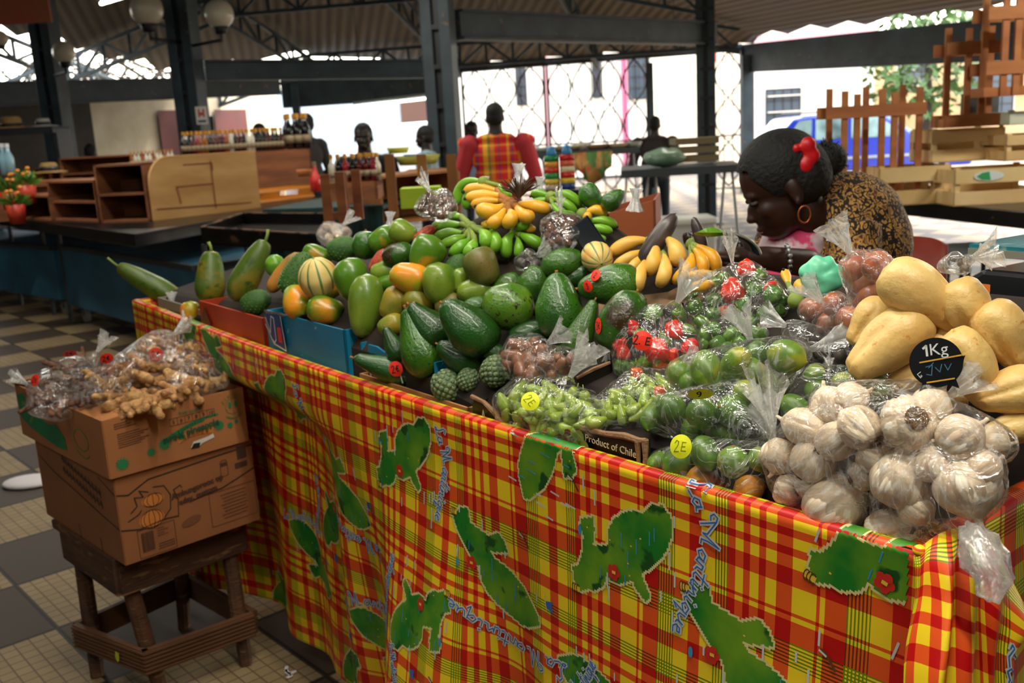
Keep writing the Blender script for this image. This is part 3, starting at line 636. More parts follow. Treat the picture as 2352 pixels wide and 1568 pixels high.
GL={'L':(.62,[[(.6,.85),(.45,1.),(.32,.85),(.34,.4),(.2,.05),(.05,.08),(.14,.2),(.4,.03),(.66,.1)]]),'a':(.5,[[(.42,.38),(.2,.42),(.07,.2),(.18,.03),(.36,.15),(.45,.42),(.4,.1),(.52,.05)]]),
'M':(1.0,[[(.16,.62),(.02,.7),(.0,.9),(.16,1.),(.28,.85),(.22,.4),(.16,.03)],[(.28,.85),(.42,.3),(.46,.08),(.68,.98),(.66,.4),(.7,.06),(.86,.08)]]),'r':(.38,[[(.03,0),(.12,.42),(.28,.38),(.26,.12),(.38,.04)]]),
't':(.33,[[(.2,.85),(.1,.12),(.2,.02),(.32,.08)],[(.0,.55),(.34,.58)]]),'i':(.26,[[(.1,.4),(.06,.1),(.16,.02),(.25,.08)],[(.12,.62),(.15,.66)]]),'n':(.5,[[(.02,0),(.08,.42),(.1,.2),(.28,.42),(.32,.3),(.32,.08),(.48,.05)]]),
'q':(.48,[[(.4,.36),(.16,.42),(.05,.18),(.18,.03),(.38,.2)],[(.42,.42),(.34,-.38),(.48,-.15)]]),'u':(.5,[[(.05,.4),(.07,.1),(.2,.03),(.36,.2),(.4,.42),(.38,.1),(.5,.05)]]),'e':(.42,[[(.04,.18),(.28,.28),(.26,.42),(.1,.36),(.06,.14),(.2,.01),(.42,.1)]]),' ':(.28,[])}
def script(mb,PF,pts,h,txt='La Martinique',clipf=None):
    """cursive words laid along a polyline given in cloth coordinates"""
    pts=[np.array(p) for p in pts]; sl=[np.linalg.norm(pts[i+1]-pts[i]) for i in range(len(pts)-1)]; tot=sum(sl); adv=sum(GL[c][0] for c in txt); k=tot/adv
    def path(d):
        for i,l in enumerate(sl):
            if d<=l or i==len(sl)-1:
                u=(pts[i+1]-pts[i])/l; return pts[i]+u*d,u
            d-=l
    x=0
    for c in txt:
        for ln in GL[c][1]:
            o=[]
            for px_,py_ in ln:
                b_,u=path((x+px_)*k); nrm=np.array([u[1],-u[0]]); q=b_+nrm*py_*h; o.append((float(q[0]),float(q[1])))
            if clipf and not all(clipf(*q) for q in o): continue
            PL=lambda a,b,l:PF(a,b,.0014+l)
            strokes(mb,[o],h*.21,PL,3,.0002); strokes(mb,[o],h*.06,PL,4,.0006)
        x+=GL[c][0]
mb=MB(); mb.uv=[]
ss=[i*SL/230 for i in range(231)]; ws=[-.10,-.06,-.024,-.018,-.012,-.006,0.]+[i*HEM/70 for i in range(1,71)]
def hemP(s,w,l=0):
    hm=HEM+.03*math.sin(s*6.)+.02*math.sin(s*15)-.05*sst(.6,0,s)
    return clothP(s,w*(hm/HEM if w>.5 else lerp(1,hm/HEM,max(0,w)/.5)),l)
grid(mb,clothP,ss,ws,lambda s,w:(s,w))
CF=lambda s,w:0.01<s<SL-.01 and -.02<w<HEM-.01
PF=lambda s,w,l:clothP(s,w,l)
for poly_,c,xy,rot,sc in ((ISA,cA,None,0,1),(ISB,cB,None,0,1),(ISA,cA,(925,1025),0,1),(ISB,cB,(775,1090),0,1),(ISA,cA,(1003,1385),PI,1),(ISA,cA,(703,1195),PI,1),(ISB,cB,(1728,1500),0,1),(ISA,cA,(618,905),0,1),(ISB,cB,(640,1290),PI,1),(ISB,cB,(860,1500),PI,1),(ISB,cB,(1275,1012),PI*.55,.9),(ISA,cA,(2068,1288),.3,1),(ISA,cA,(560,1380),PI,.8),(ISB,cB,(500,800),0,.9),(ISA,cA,(768,1530),PI,1),(ISB,cB,(1420,1640),PI,1),(ISA,cA,(430,760),0,.8)):
    pos=cw(*xy) if xy else None
    island(mb,PF,poly_,c,pos or c,rot,sc,clipf=CF)
for pts,h in (([(1575,1085),(1618,1200),(1600,1300),(1555,1425)],.036),([(1000,955),(1022,1040),(1012,1165)],.036),([(1318,1492),(1200,1450),(1120,1390),(1062,1335)],.036),([(880,1243),(820,1220),(775,1185),(738,1140)],.036),([(925,1430),(918,1330),(928,1252)],.036),([(765,1370),(830,1385),(880,1430),(915,1485)],.036),([(672,860),(690,930),(678,1010)],.034),([(575,1195),(620,1200),(655,1240)],.03),([(1340,1600),(1370,1540),(1385,1500)],.036),([(633,1090),(645,1150),(640,1210)],.03),([(940,1440),(960,1500),(975,1540)],.03)):
    script(mb,PF,[cw(*p) for p in pts],h,clipf=CF)
# small pennants and birds
for (x,y) in ((845,1145),(1270,1360),(700,1285),(790,1450),(1005,1500)):
    s,w=cw(x,y); PL=lambda a,b,l:PF(a,b,.0012+l); mb.add([PL(s+a,w+b,.0004) for a,b in((-.012,-.004),(.012,-.010),(.008,.0),(.014,.012),(-.004,.008))],[(0,1,2,3,4)],4); strokes(mb,[[(s-.012,w-.016),(s-.006,w+.014)]],.002,PL,2,.0006)
for (x,y) in ((1322,1085),(1210,1210),(560,935),(1055,1520),(1915,1505)):
    s,w=cw(x,y); PL=lambda a,b,l:PF(a,b,.0012+l); strokes(mb,[[(s-.012,w-.008),(s-.004,w-.004),(s+.004,w+.006),(s+.01,w+.014)]],.004,PL,7,.0005); strokes(mb,[[(s-.014,w-.006),(s-.004,w-.001)]],.003,PL,3,.0007)
pad(mb)
# rims of the other three sides
def rim(p0,p1,inn,s0,drop):
    p0=np.array(p0);p1=np.array(p1);L=np.linalg.norm(p1-p0);d=(p1-p0)/L; inn=np.array(inn)
    def P(s,w):
        q=p0+d*s
        if w<-.024: return (*(q+inn*.024),1.05-(-.024-w))
        if w<0: return (*(q+inn*(-w)),1.05+.004*math.sin(-w/.024*PI))
        return (*(q-inn*(.003+.03*sst(0,.5,w)*(1+math.sin(s*14)))),1.05-w)
    grid(mb,P,[L*i/40 for i in range(41)],[-.13,-.09,-.06,-.024,-.016,-.008,0]+[drop*i/12 for i in range(1,13)],lambda s,w:(s+s0,w+.17))
SV=.72
n2=SN[:2]; d2=SD[:2]
rim(st(0,SV,0)[:2],st(0,0,0)[:2],d2,-.2,.75); rim(st(SL,.0,0)[:2],st(SL,SV,0)[:2],-d2,2.87,.30); rim(st(SL,SV,0)[:2],st(0,SV,0)[:2],-n2,4.2,.6)
# loose corner drape knotted at the right front corner
CTL=[[(2100,1266,1.125),(2160,1224,1.12),(2215,1212,1.13),(2262,1230,1.15),(2302,1290,1.17),(2352,1385,1.19)],
[(2098,1300,1.115),(2160,1290,1.085),(2215,1290,1.085),(2262,1310,1.11),(2312,1365,1.14),(2360,1425,1.17)],
[(2094,1370,1.11),(2165,1380,1.07),(2215,1385,1.075),(2262,1405,1.10),(2310,1440,1.13),(2358,1465,1.16)],
[(2074,1480,1.10),(2160,1490,1.055),(2215,1495,1.065),(2262,1500,1.10),(2302,1505,1.13),(2335,1510,1.16)],
[(2072,1600,1.09),(2150,1615,1.05),(2215,1620,1.06),(2262,1630,1.09),(2300,1630,1.13),(2330,1630,1.16)],
[(2078,1900,1.08),(2150,1900,1.05),(2215,1900,1.06),(2262,1900,1.08),(2300,1900,1.12),(2335,1900,1.15)],
[(2070,2300,1.05),(2150,2300,1.02),(2215,2300,1.03),(2262,2300,1.05),(2300,2300,1.09),(2340,2300,1.12)]]
CG=np.array([[at(*c) for c in row] for row in CTL])
def cat(p0,p1,p2,p3,t): return .5*((2*p1)+(-p0+p2)*t+(2*p0-5*p1+4*p2-p3)*t*t+(-p0+3*p1-3*p2+p3)*t**3)
def spl(A,x):
    n=len(A); i=min(n-2,max(0,int(x))); t=x-i; g=lambda k:A[min(n-1,max(0,k))]; return cat(g(i-1),g(i),g(i+1),g(i+2),t)
ROWP=np.cumsum([0]+[float(np.mean(np.linalg.norm(CG[i+1]-CG[i],axis=1))) for i in range(6)]); COLW=.055
_sc={}
def drape(s,w,l=0):
    r=float(np.interp(w,ROWP,range(7))); c=(s-SL)/COLW
    def q(r,c): 
        p=spl([spl(list(CG[i]),c) for i in range(7)],r)
        return p+np.array([0.2,-1,0])*.006*math.sin(c*5.5+r*.7)*min(1,r)
    p=q(r,c)
    if l:
        a=q(min(6,r+.05),c)-p; b=q(r,min(5,c+.05))-p; n=np.cross(b,a); n/=np.linalg.norm(n)+1e-9
        if n@(KC-p)<0: n=-n
        p=p+n*l
    return p
grid(mb,drape,[SL+5*COLW*i/60 for i in range(61)],[ROWP[-1]*i/80 for i in range(81)],lambda s,w:(s+.03,w-.05))
CD=lambda s,w:SL+.005<s<SL+5*COLW-.005 and .01<w<ROWP[-1]-.02
island(mb,drape,ISA,cA,(SL+.125,.26),0.15,1,clipf=CD); island(mb,drape,ISB,cB,(SL+.1,.55),0,1,clipf=CD)
script(mb,drape,[(SL+.235,.10),(SL+.225,.22),(SL+.22,.42)],.034,clipf=CD)
pad(mb)
co=mb.build('printed_cloth',MCL,cloth,fixn=False,world=True,smooth=True); setuv(co,mb.uv)
mb=MB(); kq=at(2112,1264,1.12); mb.ell(kq,(.008,.008,.007),n=10,m=8); mb.uv=[(2.9,.0+.001*i) for i in range(len(mb.v))]; ko=mb.build('corner_knot',MCL[0],cloth,world=True,smooth=True); setuv(ko,mb.uv)
# ---- timber stall under it
stall=empty('market_stall',st(SL/2,SV/2,0),'long fruit stall hidden under the chequered cloth','stall')
M_stw=mat('stall_timber','#3a2416',.8,c2='#24160d',scale=4)
mb=MB(); c=st(SL/2,SV/2,.915); mb.box(st(SL/2,SV/2+.07,.915),(SL-.10,SV-.22,.03),rz=SANG); mb.build('stall_top',M_stw,stall,world=True)
mb=MB()
for (u0,v0,u1,v1) in ((.012,.012,SL-.012,.012),(.012,SV-.012,SL-.012,SV-.012),(.012,.03,.012,SV-.03),(SL-.012,.03,SL-.012,SV-.03)):
    mb.bar(st(u0,v0,.978),st(u1,v1,.978),.018,.08)
mb.build('rim_board',M_stw,stall,world=True)
for u,v in((.15,.22),(SL-.15,.22),(.15,SV-.12),(SL-.15,SV-.12),(SL/2,.22),(SL/2,SV-.12)):
    mb=MB(); mb.box(st(u,v,.45),(.06,.06,.9),rz=SANG); mb.build('leg',M_stw,stall,world=True)
# sloping bed the fruit is heaped on
mb=MB(); us=[.05+(SL-.1)*i/50 for i in range(51)]; vs=[.05+(SV-.16)*(j/24)**1.3 for j in range(25)]
n=len(vs)
for u in us:
    for v in vs: mb.v.append(tuple(st(u,v,surf(u,v)-.004)))
for i in range(50):
    for j in range(24): a=i*n+j; mb.f.append((a,a+1,a+n+1,a+n)); mb.mi.append(0)
k=len(mb.v)
ring=[i*n for i in range(51)]+[50*n+j for j in range(1,25)]+[i*n+24 for i in range(49,-1,-1)]+[j for j in range(23,0,-1)]
for r_ in ring: x,y,z=mb.v[r_]; mb.v.append((x,y,.945))
R=len(ring)
for i in range(R): mb.f.append((ring[i],ring[(i+1)%R],k+(i+1)%R,k+i)); mb.mi.append(0)
bed=mb.build('display_bed',mat('bed_board','#1a120c',.9,c2='#2a1c12',scale=6),fixn=True); tag(bed,'dark sloping bed on the stall carrying the heaped fruit, seen only in gaps','display bed')
# ---------------------------------------------------------------- cartons standing in the stall
def carton(name,label,u0,u1,v0,v1,z0,z1,mo,mi_,front=None,th=.005,cat='box'):
    o=empty(name,st((u0+u1)/2,v0,z0),label,cat); Z=z1-z0
    def panel(nm,a,b,za,zb,pts=None):
        m=MB(); A=st(*a,0);B=st(*b,0); n_=np.cross(np.array([0,0,1]),(B-A)); n_=n_/np.linalg.norm(n_)*th
        P=pts or [(0,za),(1,za),(1,zb),(0,zb)]
        m.slab([(*(A+(B-A)*s)[:2],z) for s,z in P],n_); return m.build(nm,mo,o,world=True)
    f=panel('front_panel',(u0,v0),(u1,v0),z0,z1,front); panel('back_panel',(u0,v1),(u1,v1),z0,z1); panel('end_panel',(u0,v0),(u0,v1),z0,z1); panel('end_panel',(u1,v0),(u1,v1),z0,z1)
    m=MB(); m.box(st((u0+u1)/2,(v0+v1)/2,z0+.004),(u1-u0,v1-v0,.006),rz=SANG); m.build('bottom_panel',mi_,o,world=True)
    return o,f
M_card=mat('cardboard','#a87444',.8,c2='#946237',scale=4,bump=.1); M_cardp=mat('cardboard_pale','#b98a5a',.85)
M_blue=mat('carton_blue','#0f7fa6',.45,c2='#0b6f93',scale=6,c3='#9fb9bd',s3=40,l3=.72,h3=.76); M_redc=mat('carton_red','#c2401f',.5,c2='#a8361a',scale=5); M_blk=mat('carton_black','#1b1412',.35); M_torn=mat('torn_cardboard','#8c6a4c',.95,bump=.5,bscale=90)
bx1,f=carton('fruit_carton','blue cardboard carton with a musical-note logo holding the mangoes',1.03,1.45,.035,.36,.99,1.125,M_blue,M_card)
PFc=lambda u,z,l:st(u,.035-.0045-l-.003,z)
M_navy=mat('logo_navy','#12356f',.4); M_lw=mat('logo_white','#d6dbd6',.5); M_lr=mat('logo_red','#cf2430',.4)
m=MB(); m.add([PFc(a,b,0) for a,b in((1.035,1.118),(1.13,1.121),(1.145,1.035),(1.075,1.045),(1.035,1.09))],[(0,1,2,3,4)]); lg=m.build('logo_plaque',M_navy,bx1,world=True)
m=MB(); strokes(m,[[(1.038,1.108),(1.06,1.07),(1.072,1.115),(1.088,1.112),(1.09,1.055),(1.08,1.046),(1.07,1.052)],[(1.035,1.09),(1.075,1.043),(1.145,1.033),(1.13,1.121)]],.0035,PFc,0,.0006); m.build('logo_outline',M_lw,lg,world=True)
m=MB(); m.add([PFc(a,b,.0007) for a,b in((1.105,1.09),(1.122,1.092),(1.126,1.088),(1.128,1.055),(1.124,1.05),(1.108,1.052),(1.104,1.056),(1.102,1.086))],[tuple(range(8))]); m.build('logo_square',M_lr,lg,world=True)
m=MB(); strokes(m,[[(1.03,1.126),(1.06,1.124),(1.10,1.127),(1.15,1.125)]],.006,lambda u,z,l:st(u,.03-l,z),0,.001); m.build('torn_edge',M_torn,bx1,world=True)
bx2,f=carton('fruit_carton','blue cardboard carton with a white-edged blue sign holding the dark green avocados',1.50,1.80,.05,.42,.985,1.10,M_blue,M_card,front=[(0,.985),(1,.985),(1,1.02),(.55,1.03),(.42,1.085),(.22,1.10),(.1,1.10),(.08,1.075),(0,1.075)])
PFd=lambda u,z,l:st(u,.05-.0045-l-.003,z)
m=MB(); m.add([PFd(a,b,0) for a,b in((1.54,1.06),(1.60,1.062),(1.61,1.0),(1.555,1.0))],[(0,1,2,3)]); lg=m.build('logo_plaque',M_navy,bx2,world=True)
m=MB(); strokes(m,[[(1.553,1.0),(1.538,1.062),(1.60,1.064),(1.612,1.03)],[(1.64,1.03),(1.65,1.065),(1.668,1.07),(1.68,1.04)]],.006,PFd,0,.0006); m.build('logo_outline',M_lw,lg,world=True)
carton('fruit_carton','scuffed red and brown carton left of the blue mango carton',.545,1.0,.035,.33,.99,1.10,M_redc,M_card)
bx3=[o for o in COL.objects if o.get('label','').startswith('scuffed red')][0]
PFe=lambda u,z,l:st(u,.0275-l,z)
m=MB(); m.add([PFe(a,b,0) for a,b in((.548,1.0),(.548,1.03),(.60,1.092),(.66,1.0))],[(0,1,2,3)]); m.build('brown_patch',mat('patch_brown','#7a3d24',.6),bx3,world=True)
m=MB(); m.add([PFe(a,b,.0005) for a,b in((.86,1.03),(.94,1.028),(.94,1.012),(.86,1.014))],[(0,1,2,3)]); m.build('green_label',mat('label_sage','#7f9a6c',.6),bx3,world=True)
carton('fruit_tray','grey printed tray under the papayas at the far left end of the stall',.08,.50,.06,.40,.99,1.06,mat('tray_grey','#8b857c',.6,c2='#b26f3a',scale=9,lo=.6,hi=.66),M_card,cat='tray')
trb,f=carton('fruit_tray','brown cardboard tray with a torn rim under the sugar apples',1.52,1.935,.03,.055,.985,1.035,M_card,M_card,cat='tray')
# black grape carton with a ragged torn front
prof=[(0,.99),(1,.99),(1,1.078),(.97,1.075),(.9,1.074),(.8,1.070),(.72,1.067),(.66,1.066),(.62,1.05),(.56,1.035),(.45,1.024),(.34,1.02),(.25,1.022),(.2,1.03),(.15,1.045),(.08,1.058),(0,1.064)]
bx4,f=carton('grape_carton','black cardboard carton with a torn rim reading Product of Chile',1.955,2.412,.03,.33,.985,1.05,M_blk,M_cardp,front=prof)
uu=lambda s:1.955+.457*s
m=MB(); pts=[st(uu(s),.027,z) for s,z in prof[2:]]; m.tube([Vector(p)+Vector((0,0,random.uniform(-.002,.002))) for p in pts],[random.uniform(.0035,.006) for p in pts],7); m.build('torn_edge',M_torn,bx4,world=True)
m=MB(); m.tube([st(2.41,.026,1.078),st(2.412,.024,1.05),st(2.411,.024,1.02)],[.006,.004,.006],6); m.tube([st(2.395,.026,1.072),st(2.397,.025,1.03)],[.006,.003],6); m.build('torn_edge',M_torn,bx4,world=True)
nrm=-SN; text('Product of Chile',.0175,mat('carton_lettering','#c9c2a8',.6),bx4,st(2.335,.0225,1.052),SD-np.array([0,0,.02]),nrm,sx=1.0)
m=MB()
for (a,b,r_) in ((2.235,1.045,.014),(2.25,1.028,.013),(2.215,1.03,.012)): m.add([st(a+r_*math.cos(k*PI/6),.0225,b+r_*math.sin(k*PI/6)) for k in range(12)],[tuple(range(12))])
m.build('printed_apples',mat('print_apple','#7a1f16',.5),bx4,world=True)
m=MB()
for (a,b,r_) in ((2.262,1.052,.012),(2.272,1.036,.013),(2.285,1.025,.011),(2.256,1.035,.01)): m.add([st(a+r_*math.cos(k*PI/6),.0222,b+r_*math.sin(k*PI/6)) for k in range(12)],[tuple(range(12))])
m.build('printed_grapes',mat('print_grape','#9a9a34',.5),bx4,world=True)
m=MB(); PG=lambda u,z,l:st(u,.0225-l,z); strokes(m,[[(1.985,1.01),(1.995,1.045),(2.002,1.012)],[(1.988,1.022),(2.0,1.022)]],.0016,PG,0,0); strokes(m,[[(2.19,1.012),(2.19,1.0)],[(2.19,1.012),(2.21,1.012)]],.004,PG,0,0); m.build('printed_sign',M_lw,bx4,world=True)
m=MB(); m.add([PG(1.995+.004*math.cos(k*PI/4),1.014+.004*math.sin(k*PI/4),.0004) for k in range(8)],[tuple(range(8))]); m.build('red_dot',M_lr,bx4,world=True)
m=MB(); a_=at(1325,868,1.72); b_=at(1402,832,1.72); m.slab([a_,b_,b_-np.array([0,0,.05]),a_-np.array([0,0,.05])],SN*.004); e_=empty('cardboard_flap',(a_+b_)/2,'black cardboard flap with a torn brown edge behind the green chilli bag','cardboard'); m.build('flap',M_blk,e_,world=True); m=MB(); m.tube([a_,(a_+b_)/2+np.array([0,0,.002]),b_],[.003,.004,.003],6); m.build('torn_edge',M_torn,e_,world=True)
# ================================================================ stool, two cartons, ginger
BC=atz(290,1298,.46)[:2]; EX=np.array([math.cos(math.radians(43.8)),math.sin(math.radians(43.8))]); EY=np.array([-EX[1],EX[0]])
def bp(x,y,z): q=BC+EX*x+EY*y; return np.array([q[0],q[1],z])
BANG=math.radians(43.8)
M_old=mat('old_timber','#5a3820',.75,c2='#3c2413',scale=3,stretch=(1,1,5),bump=.5,bscale=30,c3='#7c5a3a',s3=12,l3=.6,h3=.7)
M_groove=mat('grooved_board','#6d472a',.7,c2='#4a2e19',scale=3,bump=.3,bscale=30)
stool=empty('wooden_stool',bp(.2,.2,0),'old wooden stool with grooved foot boards carrying the cardboard boxes','stool')
m=MB(); m.box(bp(.19,.30,.445),(.40,.46,.028),rz=BANG); m.build('seat',M_old,stool,world=True,bevel=.004)
m=MB()
LX0,LX1,LY0,LY1=.03,.36,.08,.46
for a,b in(((0,.07),(.385,.07)),((0,.47),(.385,.47)),((0.0,.07),(.0,.47)),((.385,.07),(.385,.47))): m.bar(bp(*a,.39),bp(*b,.39),.022,.085)
m.build('apron',M_old,stool,world=True,bevel=.003)
feet=[atz(372,1592,0)[:2],atz(565,1525,0)[:2],atz(225,1552,0)[:2],atz(424,1442,0)[:2]]; tops=[bp(.03,.10,0)[:2],bp(.345,.10,0)[:2],bp(.03,.43,0)[:2],bp(.345,.43,0)[:2]]
for f,t_ in zip(feet,tops):
    m=MB(); m.tube([(f[0],f[1],0),(*(f*.5+t_*.5),.2),(t_[0],t_[1],.43)],[.021,.024,.023],10); m.build('leg',M_old,stool,world=True)
fz=.13
fr=[Vector((*(np.array(f)*.7+np.array(t_)*.3),fz)) for f,t_ in zip(feet,tops)]
def gboard(a,b):
    m=MB(); d=(b-a).normalized(); o_=Vector((d.y,-d.x,0))
    cen_=sum(fr,Vector())/4
    if ((a+b)/2-cen_).dot(o_)<0: o_=-o_
    a2=a+o_*.032-d*.03; b2=b+o_*.032+d*.03
    m.bar(a2,b2,.018,.075)
    for k in range(6): m.bar(a2+o_*.011+Vector((0,0,-.03+k*.012)),b2+o_*.011+Vector((0,0,-.03+k*.012)),.006,.006)
    m.build('foot_board',M_groove,stool,world=True)
gboard(fr[0],fr[1]); gboard(fr[0],fr[2]); gboard(fr[2],fr[3]); gboard(fr[1],fr[3])
m=MB(); q=fr[0].lerp(fr[2],.3); d=(fr[2]-fr[0]).normalized(); o_=Vector((-d.y,d.x,0)); o_=o_ if o_.y<0 else -o_; q+=o_*.052; m.add([q+d*a+Vector((0,0,b)) for a,b in((-.012,.012),(.004,.016),(.010,-.004),(.002,-.02),(-.008,-.012))],[(0,1,2,3,4)]); m.build('yellow_scrap',mat('scrap_yellow','#c3c62a',.5),stool,world=True)
M_box2=mat('carton_brown','#9a6136',.8,c2='#885330',scale=3,bump=.1); M_box1=mat('carton_tan','#ad7040',.8,c2='#9c6238',scale=3,bump=.1)
M_ink=mat('ink_brown','#4a2f22',.7); M_ing=mat('ink_green','#1f7a48',.7); M_inkb=mat('ink_black','#2a2119',.7); M_ino=mat('ink_orange','#c97a34',.7); M_inl=mat('ink_olive','#6d8038',.7)
def carton2(name,label,x0,x1,y0,y1,z0,z1,m_,open_=True):
    o=empty(name,bp((x0+x1)/2,(y0+y1)/2,z0),label,'box'); t=.005
    for nm,c,s in(('front_panel',((x0+x1)/2,y0,0),(x1-x0,t)),('back_panel',((x0+x1)/2,y1,0),(x1-x0,t)),('end_panel',(x0,(y0+y1)/2,0),(t,y1-y0)),('end_panel',(x1,(y0+y1)/2,0),(t,y1-y0))):
        mb=MB(); mb.box(bp(c[0],c[1],(z0+z1)/2),(s[0],s[1],z1-z0),rz=BANG); mb.build(nm,m_,o,world=True)
    mb=MB(); mb.box(bp((x0+x1)/2,(y0+y1)/2,z0+.004),(x1-x0,y1-y0,.006),rz=BANG); mb.build('bottom_panel',m_,o,world=True)
    if not open_:
        mb=MB(); mb.box(bp((x0+x1)/2,(y0+y1)/2,z1-.004),(x1-x0,y1-y0,.006),rz=BANG); mb.build('top_panel',m_,o,world=True)
    return o
b2=carton2('pumpkin_carton','brown cardboard box printed with a pumpkin and a barcode, lowest on the stool',0,.405,0,.583,.46,.71,M_box2,False)
b1=carton2('pineapple_carton','tan cardboard box printed with green pineapples, topmost on the stool and full of ginger',-.012,.392,-.012,.65,.712,.872,M_box1)
# front face: x right (0..w), z up ; left face: y going away
FF=lambda x,z,l: bp(x,-.0035-l-(.012 if z>.711 else 0),z)
LF=lambda y,z,l: bp(-.0035-l-(.012 if z>.711 else 0),y,z)
def star(cx,cz,r,n,P,mb,mi=0,inner=.7,ax=1,l=.0006):
    pts=[]
    for k in range(2*n):
        a=PI*k/n; rr_=r*(1 if k%2 else inner); pts.append(P(cx+rr_*ax*math.cos(a),cz+rr_*math.sin(a),l))
    mb.add([P(cx,cz,l)]+pts,[(0,1+k,1+(k+1)%(2*n)) for k in range(2*n)],mi)
W1_=.41; zz=lambda zy:0
# --- pineapple carton prints (z .712-.872, x -.012-.40)
m=MB()
for cx,cz,r in((.035,.745,.021),(.115,.756,.014),(.155,.768,.020),(.205,.776,.013),(.318,.780,.018),(.352,.772,.011),(.372,.778,.008)): star(cx-.012,cz,r,13,FF,m,0,.55)
m.build('printed_pineapples',M_ing,b1,world=True)
m=MB(); pts=[]; 
for i in range(21):
    s=i/20; pts.append((.135+.17*s, .775+.028*math.sin(s*PI*.62)+.012*s))
strokes(m,[pts],.006,FF,0,.0004); strokes(m,[[(x,z-.004) for x,z in pts[2:16]]],.008,FF,0,.0003); m.build('green_swoosh',M_ing,b1,world=True)
m=MB(); strokes(m,[[(.185+.014*i,.768+.007*math.sin(i*.5)+.001*i) for i in range(8)]],.018,FF,0,.0003); m.build('orange_patch',M_ino,b1,world=True)
text('sweet pineapple',.026,mat('ink_darkgreen','#155234',.7),b1,bp(.222,-.0190,.786),np.array([EX[0],EX[1],.09]),np.array([-EY[0],-EY[1],0]),bold=.0006)
text('fruit count',.015,M_ing,b1,bp(.225,-.0168,.842),np.array([EX[0],EX[1],.0]),np.array([-EY[0],-EY[1],0]))
m=MB()
for k in range(7): strokes(m,[[(.165+k*.022,.812),(.165+k*.022,.832)]],.0012,FF,0,.0004)
strokes(m,[[(.165,.812),(.297,.812)],[(.165,.832),(.297,.832)]],.0012,FF,0,.0004); 
for r in range(3): strokes(m,[[(.015,.855-r*.006),(.05+.012*((r*7)%3),.856-r*.006)]],.0018,FF,0,.0004)
for r in range(7): strokes(m,[[(.02,.826-r*.006),(.08+.012*((r*5)%3),.828-r*.006)]],.0018,FF,0,.0004)
m.build('count_table',M_ink,b1,world=True)
for k,tx in enumerate(('5','6','7','8','9','10')): text(tx,.015,M_ink,b1,bp(.176+k*.022,-.0168,.822),np.array([EX[0],EX[1],.0]),np.array([-EY[0],-EY[1],0]))
# round smiling pineapple emblem (a plain ring with leaf eyes) and its curved lettering
m=MB(); cx,cz=.355,.826
strokes(m,[[(cx+.023*math.cos(a),cz+.023*math.sin(a)) for a in np.linspace(0,2*PI,25)]],.0022,FF,0,.0005)
strokes(m,[[(cx+.03*math.cos(a),cz-.006+.03*math.sin(a)) for a in np.linspace(-2.4,-.7,12)]],.005,FF,0,.0004); m.build('round_emblem',M_inl,b1,world=True)
m=MB()
for s_ in(-1,1): m.add([FF(cx+s_*.009+.005*math.cos(a),cz+.004+.010*math.sin(a),.0005) for a in np.linspace(0,2*PI,13)[:-1]],[tuple(range(12))])
m.build('emblem_leaves',M_ing,b1,world=True)
for k,ch in enumerate('Pinabelo'[:8]):
    a=math.radians(150-k*20); text(ch,.015,M_inl,b1,bp(cx+.033*math.cos(a),-.0168,cz+.033*math.sin(a)),np.array([EX[0]*math.sin(a),EX[1]*math.sin(a),-math.cos(a)]),np.array([-EY[0],-EY[1],0]))
# torn hand hole
m=MB(); m.add([FF(x,z,.0008) for x,z in((.215,.737),(.225,.753),(.27,.757),(.285,.762),(.288,.75),(.25,.742),(.24,.735))],[tuple(range(7))]); m.build('torn_hole',mat('paper_white','#d9d4cc',.7),b1,world=True)
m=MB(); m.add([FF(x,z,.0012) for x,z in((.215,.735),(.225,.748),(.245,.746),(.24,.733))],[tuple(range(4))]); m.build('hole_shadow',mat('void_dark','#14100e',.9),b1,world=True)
# left face print
m=MB(); m.add([LF(y,z,.0006) for y,z in((.64,.84),(.58,.855),(.52,.80),(.46,.80),(.40,.79),(.33,.80),(.28,.77),(.27,.735),(.34,.73),(.45,.74),(.55,.75),(.63,.77))],[tuple(range(12))]); m.build('green_print',M_ing,b1,world=True)
m=MB(); cy=.15
strokes(m,[[(cy+.05*math.cos(a),.79+.03*math.sin(a)) for a in np.linspace(0,2*PI,25)],[(cy+.065*math.cos(a),.785+.045*math.sin(a)) for a in np.linspace(-2.4,-.7,12)]],.004,LF,0,.0006); strokes(m,[[(.60,.82),(.56,.825),(.52,.79),(.55,.77)]],.012,LF,0,.0009); m.build('round_emblem',M_inl,b1,world=True)
# folded rim flaps
m=MB(); m.add([bp(-.014,.18,.872),bp(-.012,-.014,.872),bp(.03,-.014,.874),bp(.05,.02,.883),bp(.03,.12,.885)],[(0,1,2,3,4)]); m.add([bp(-.02,.652,.875),bp(.10,.655,.88),bp(.06,.60,.895),bp(-.03,.60,.89)],[(0,1,2,3)]); fo=m.build('folded_flap',M_box1,b1,world=True); so=fo.modifiers.new('s','SOLIDIFY'); so.thickness=.004
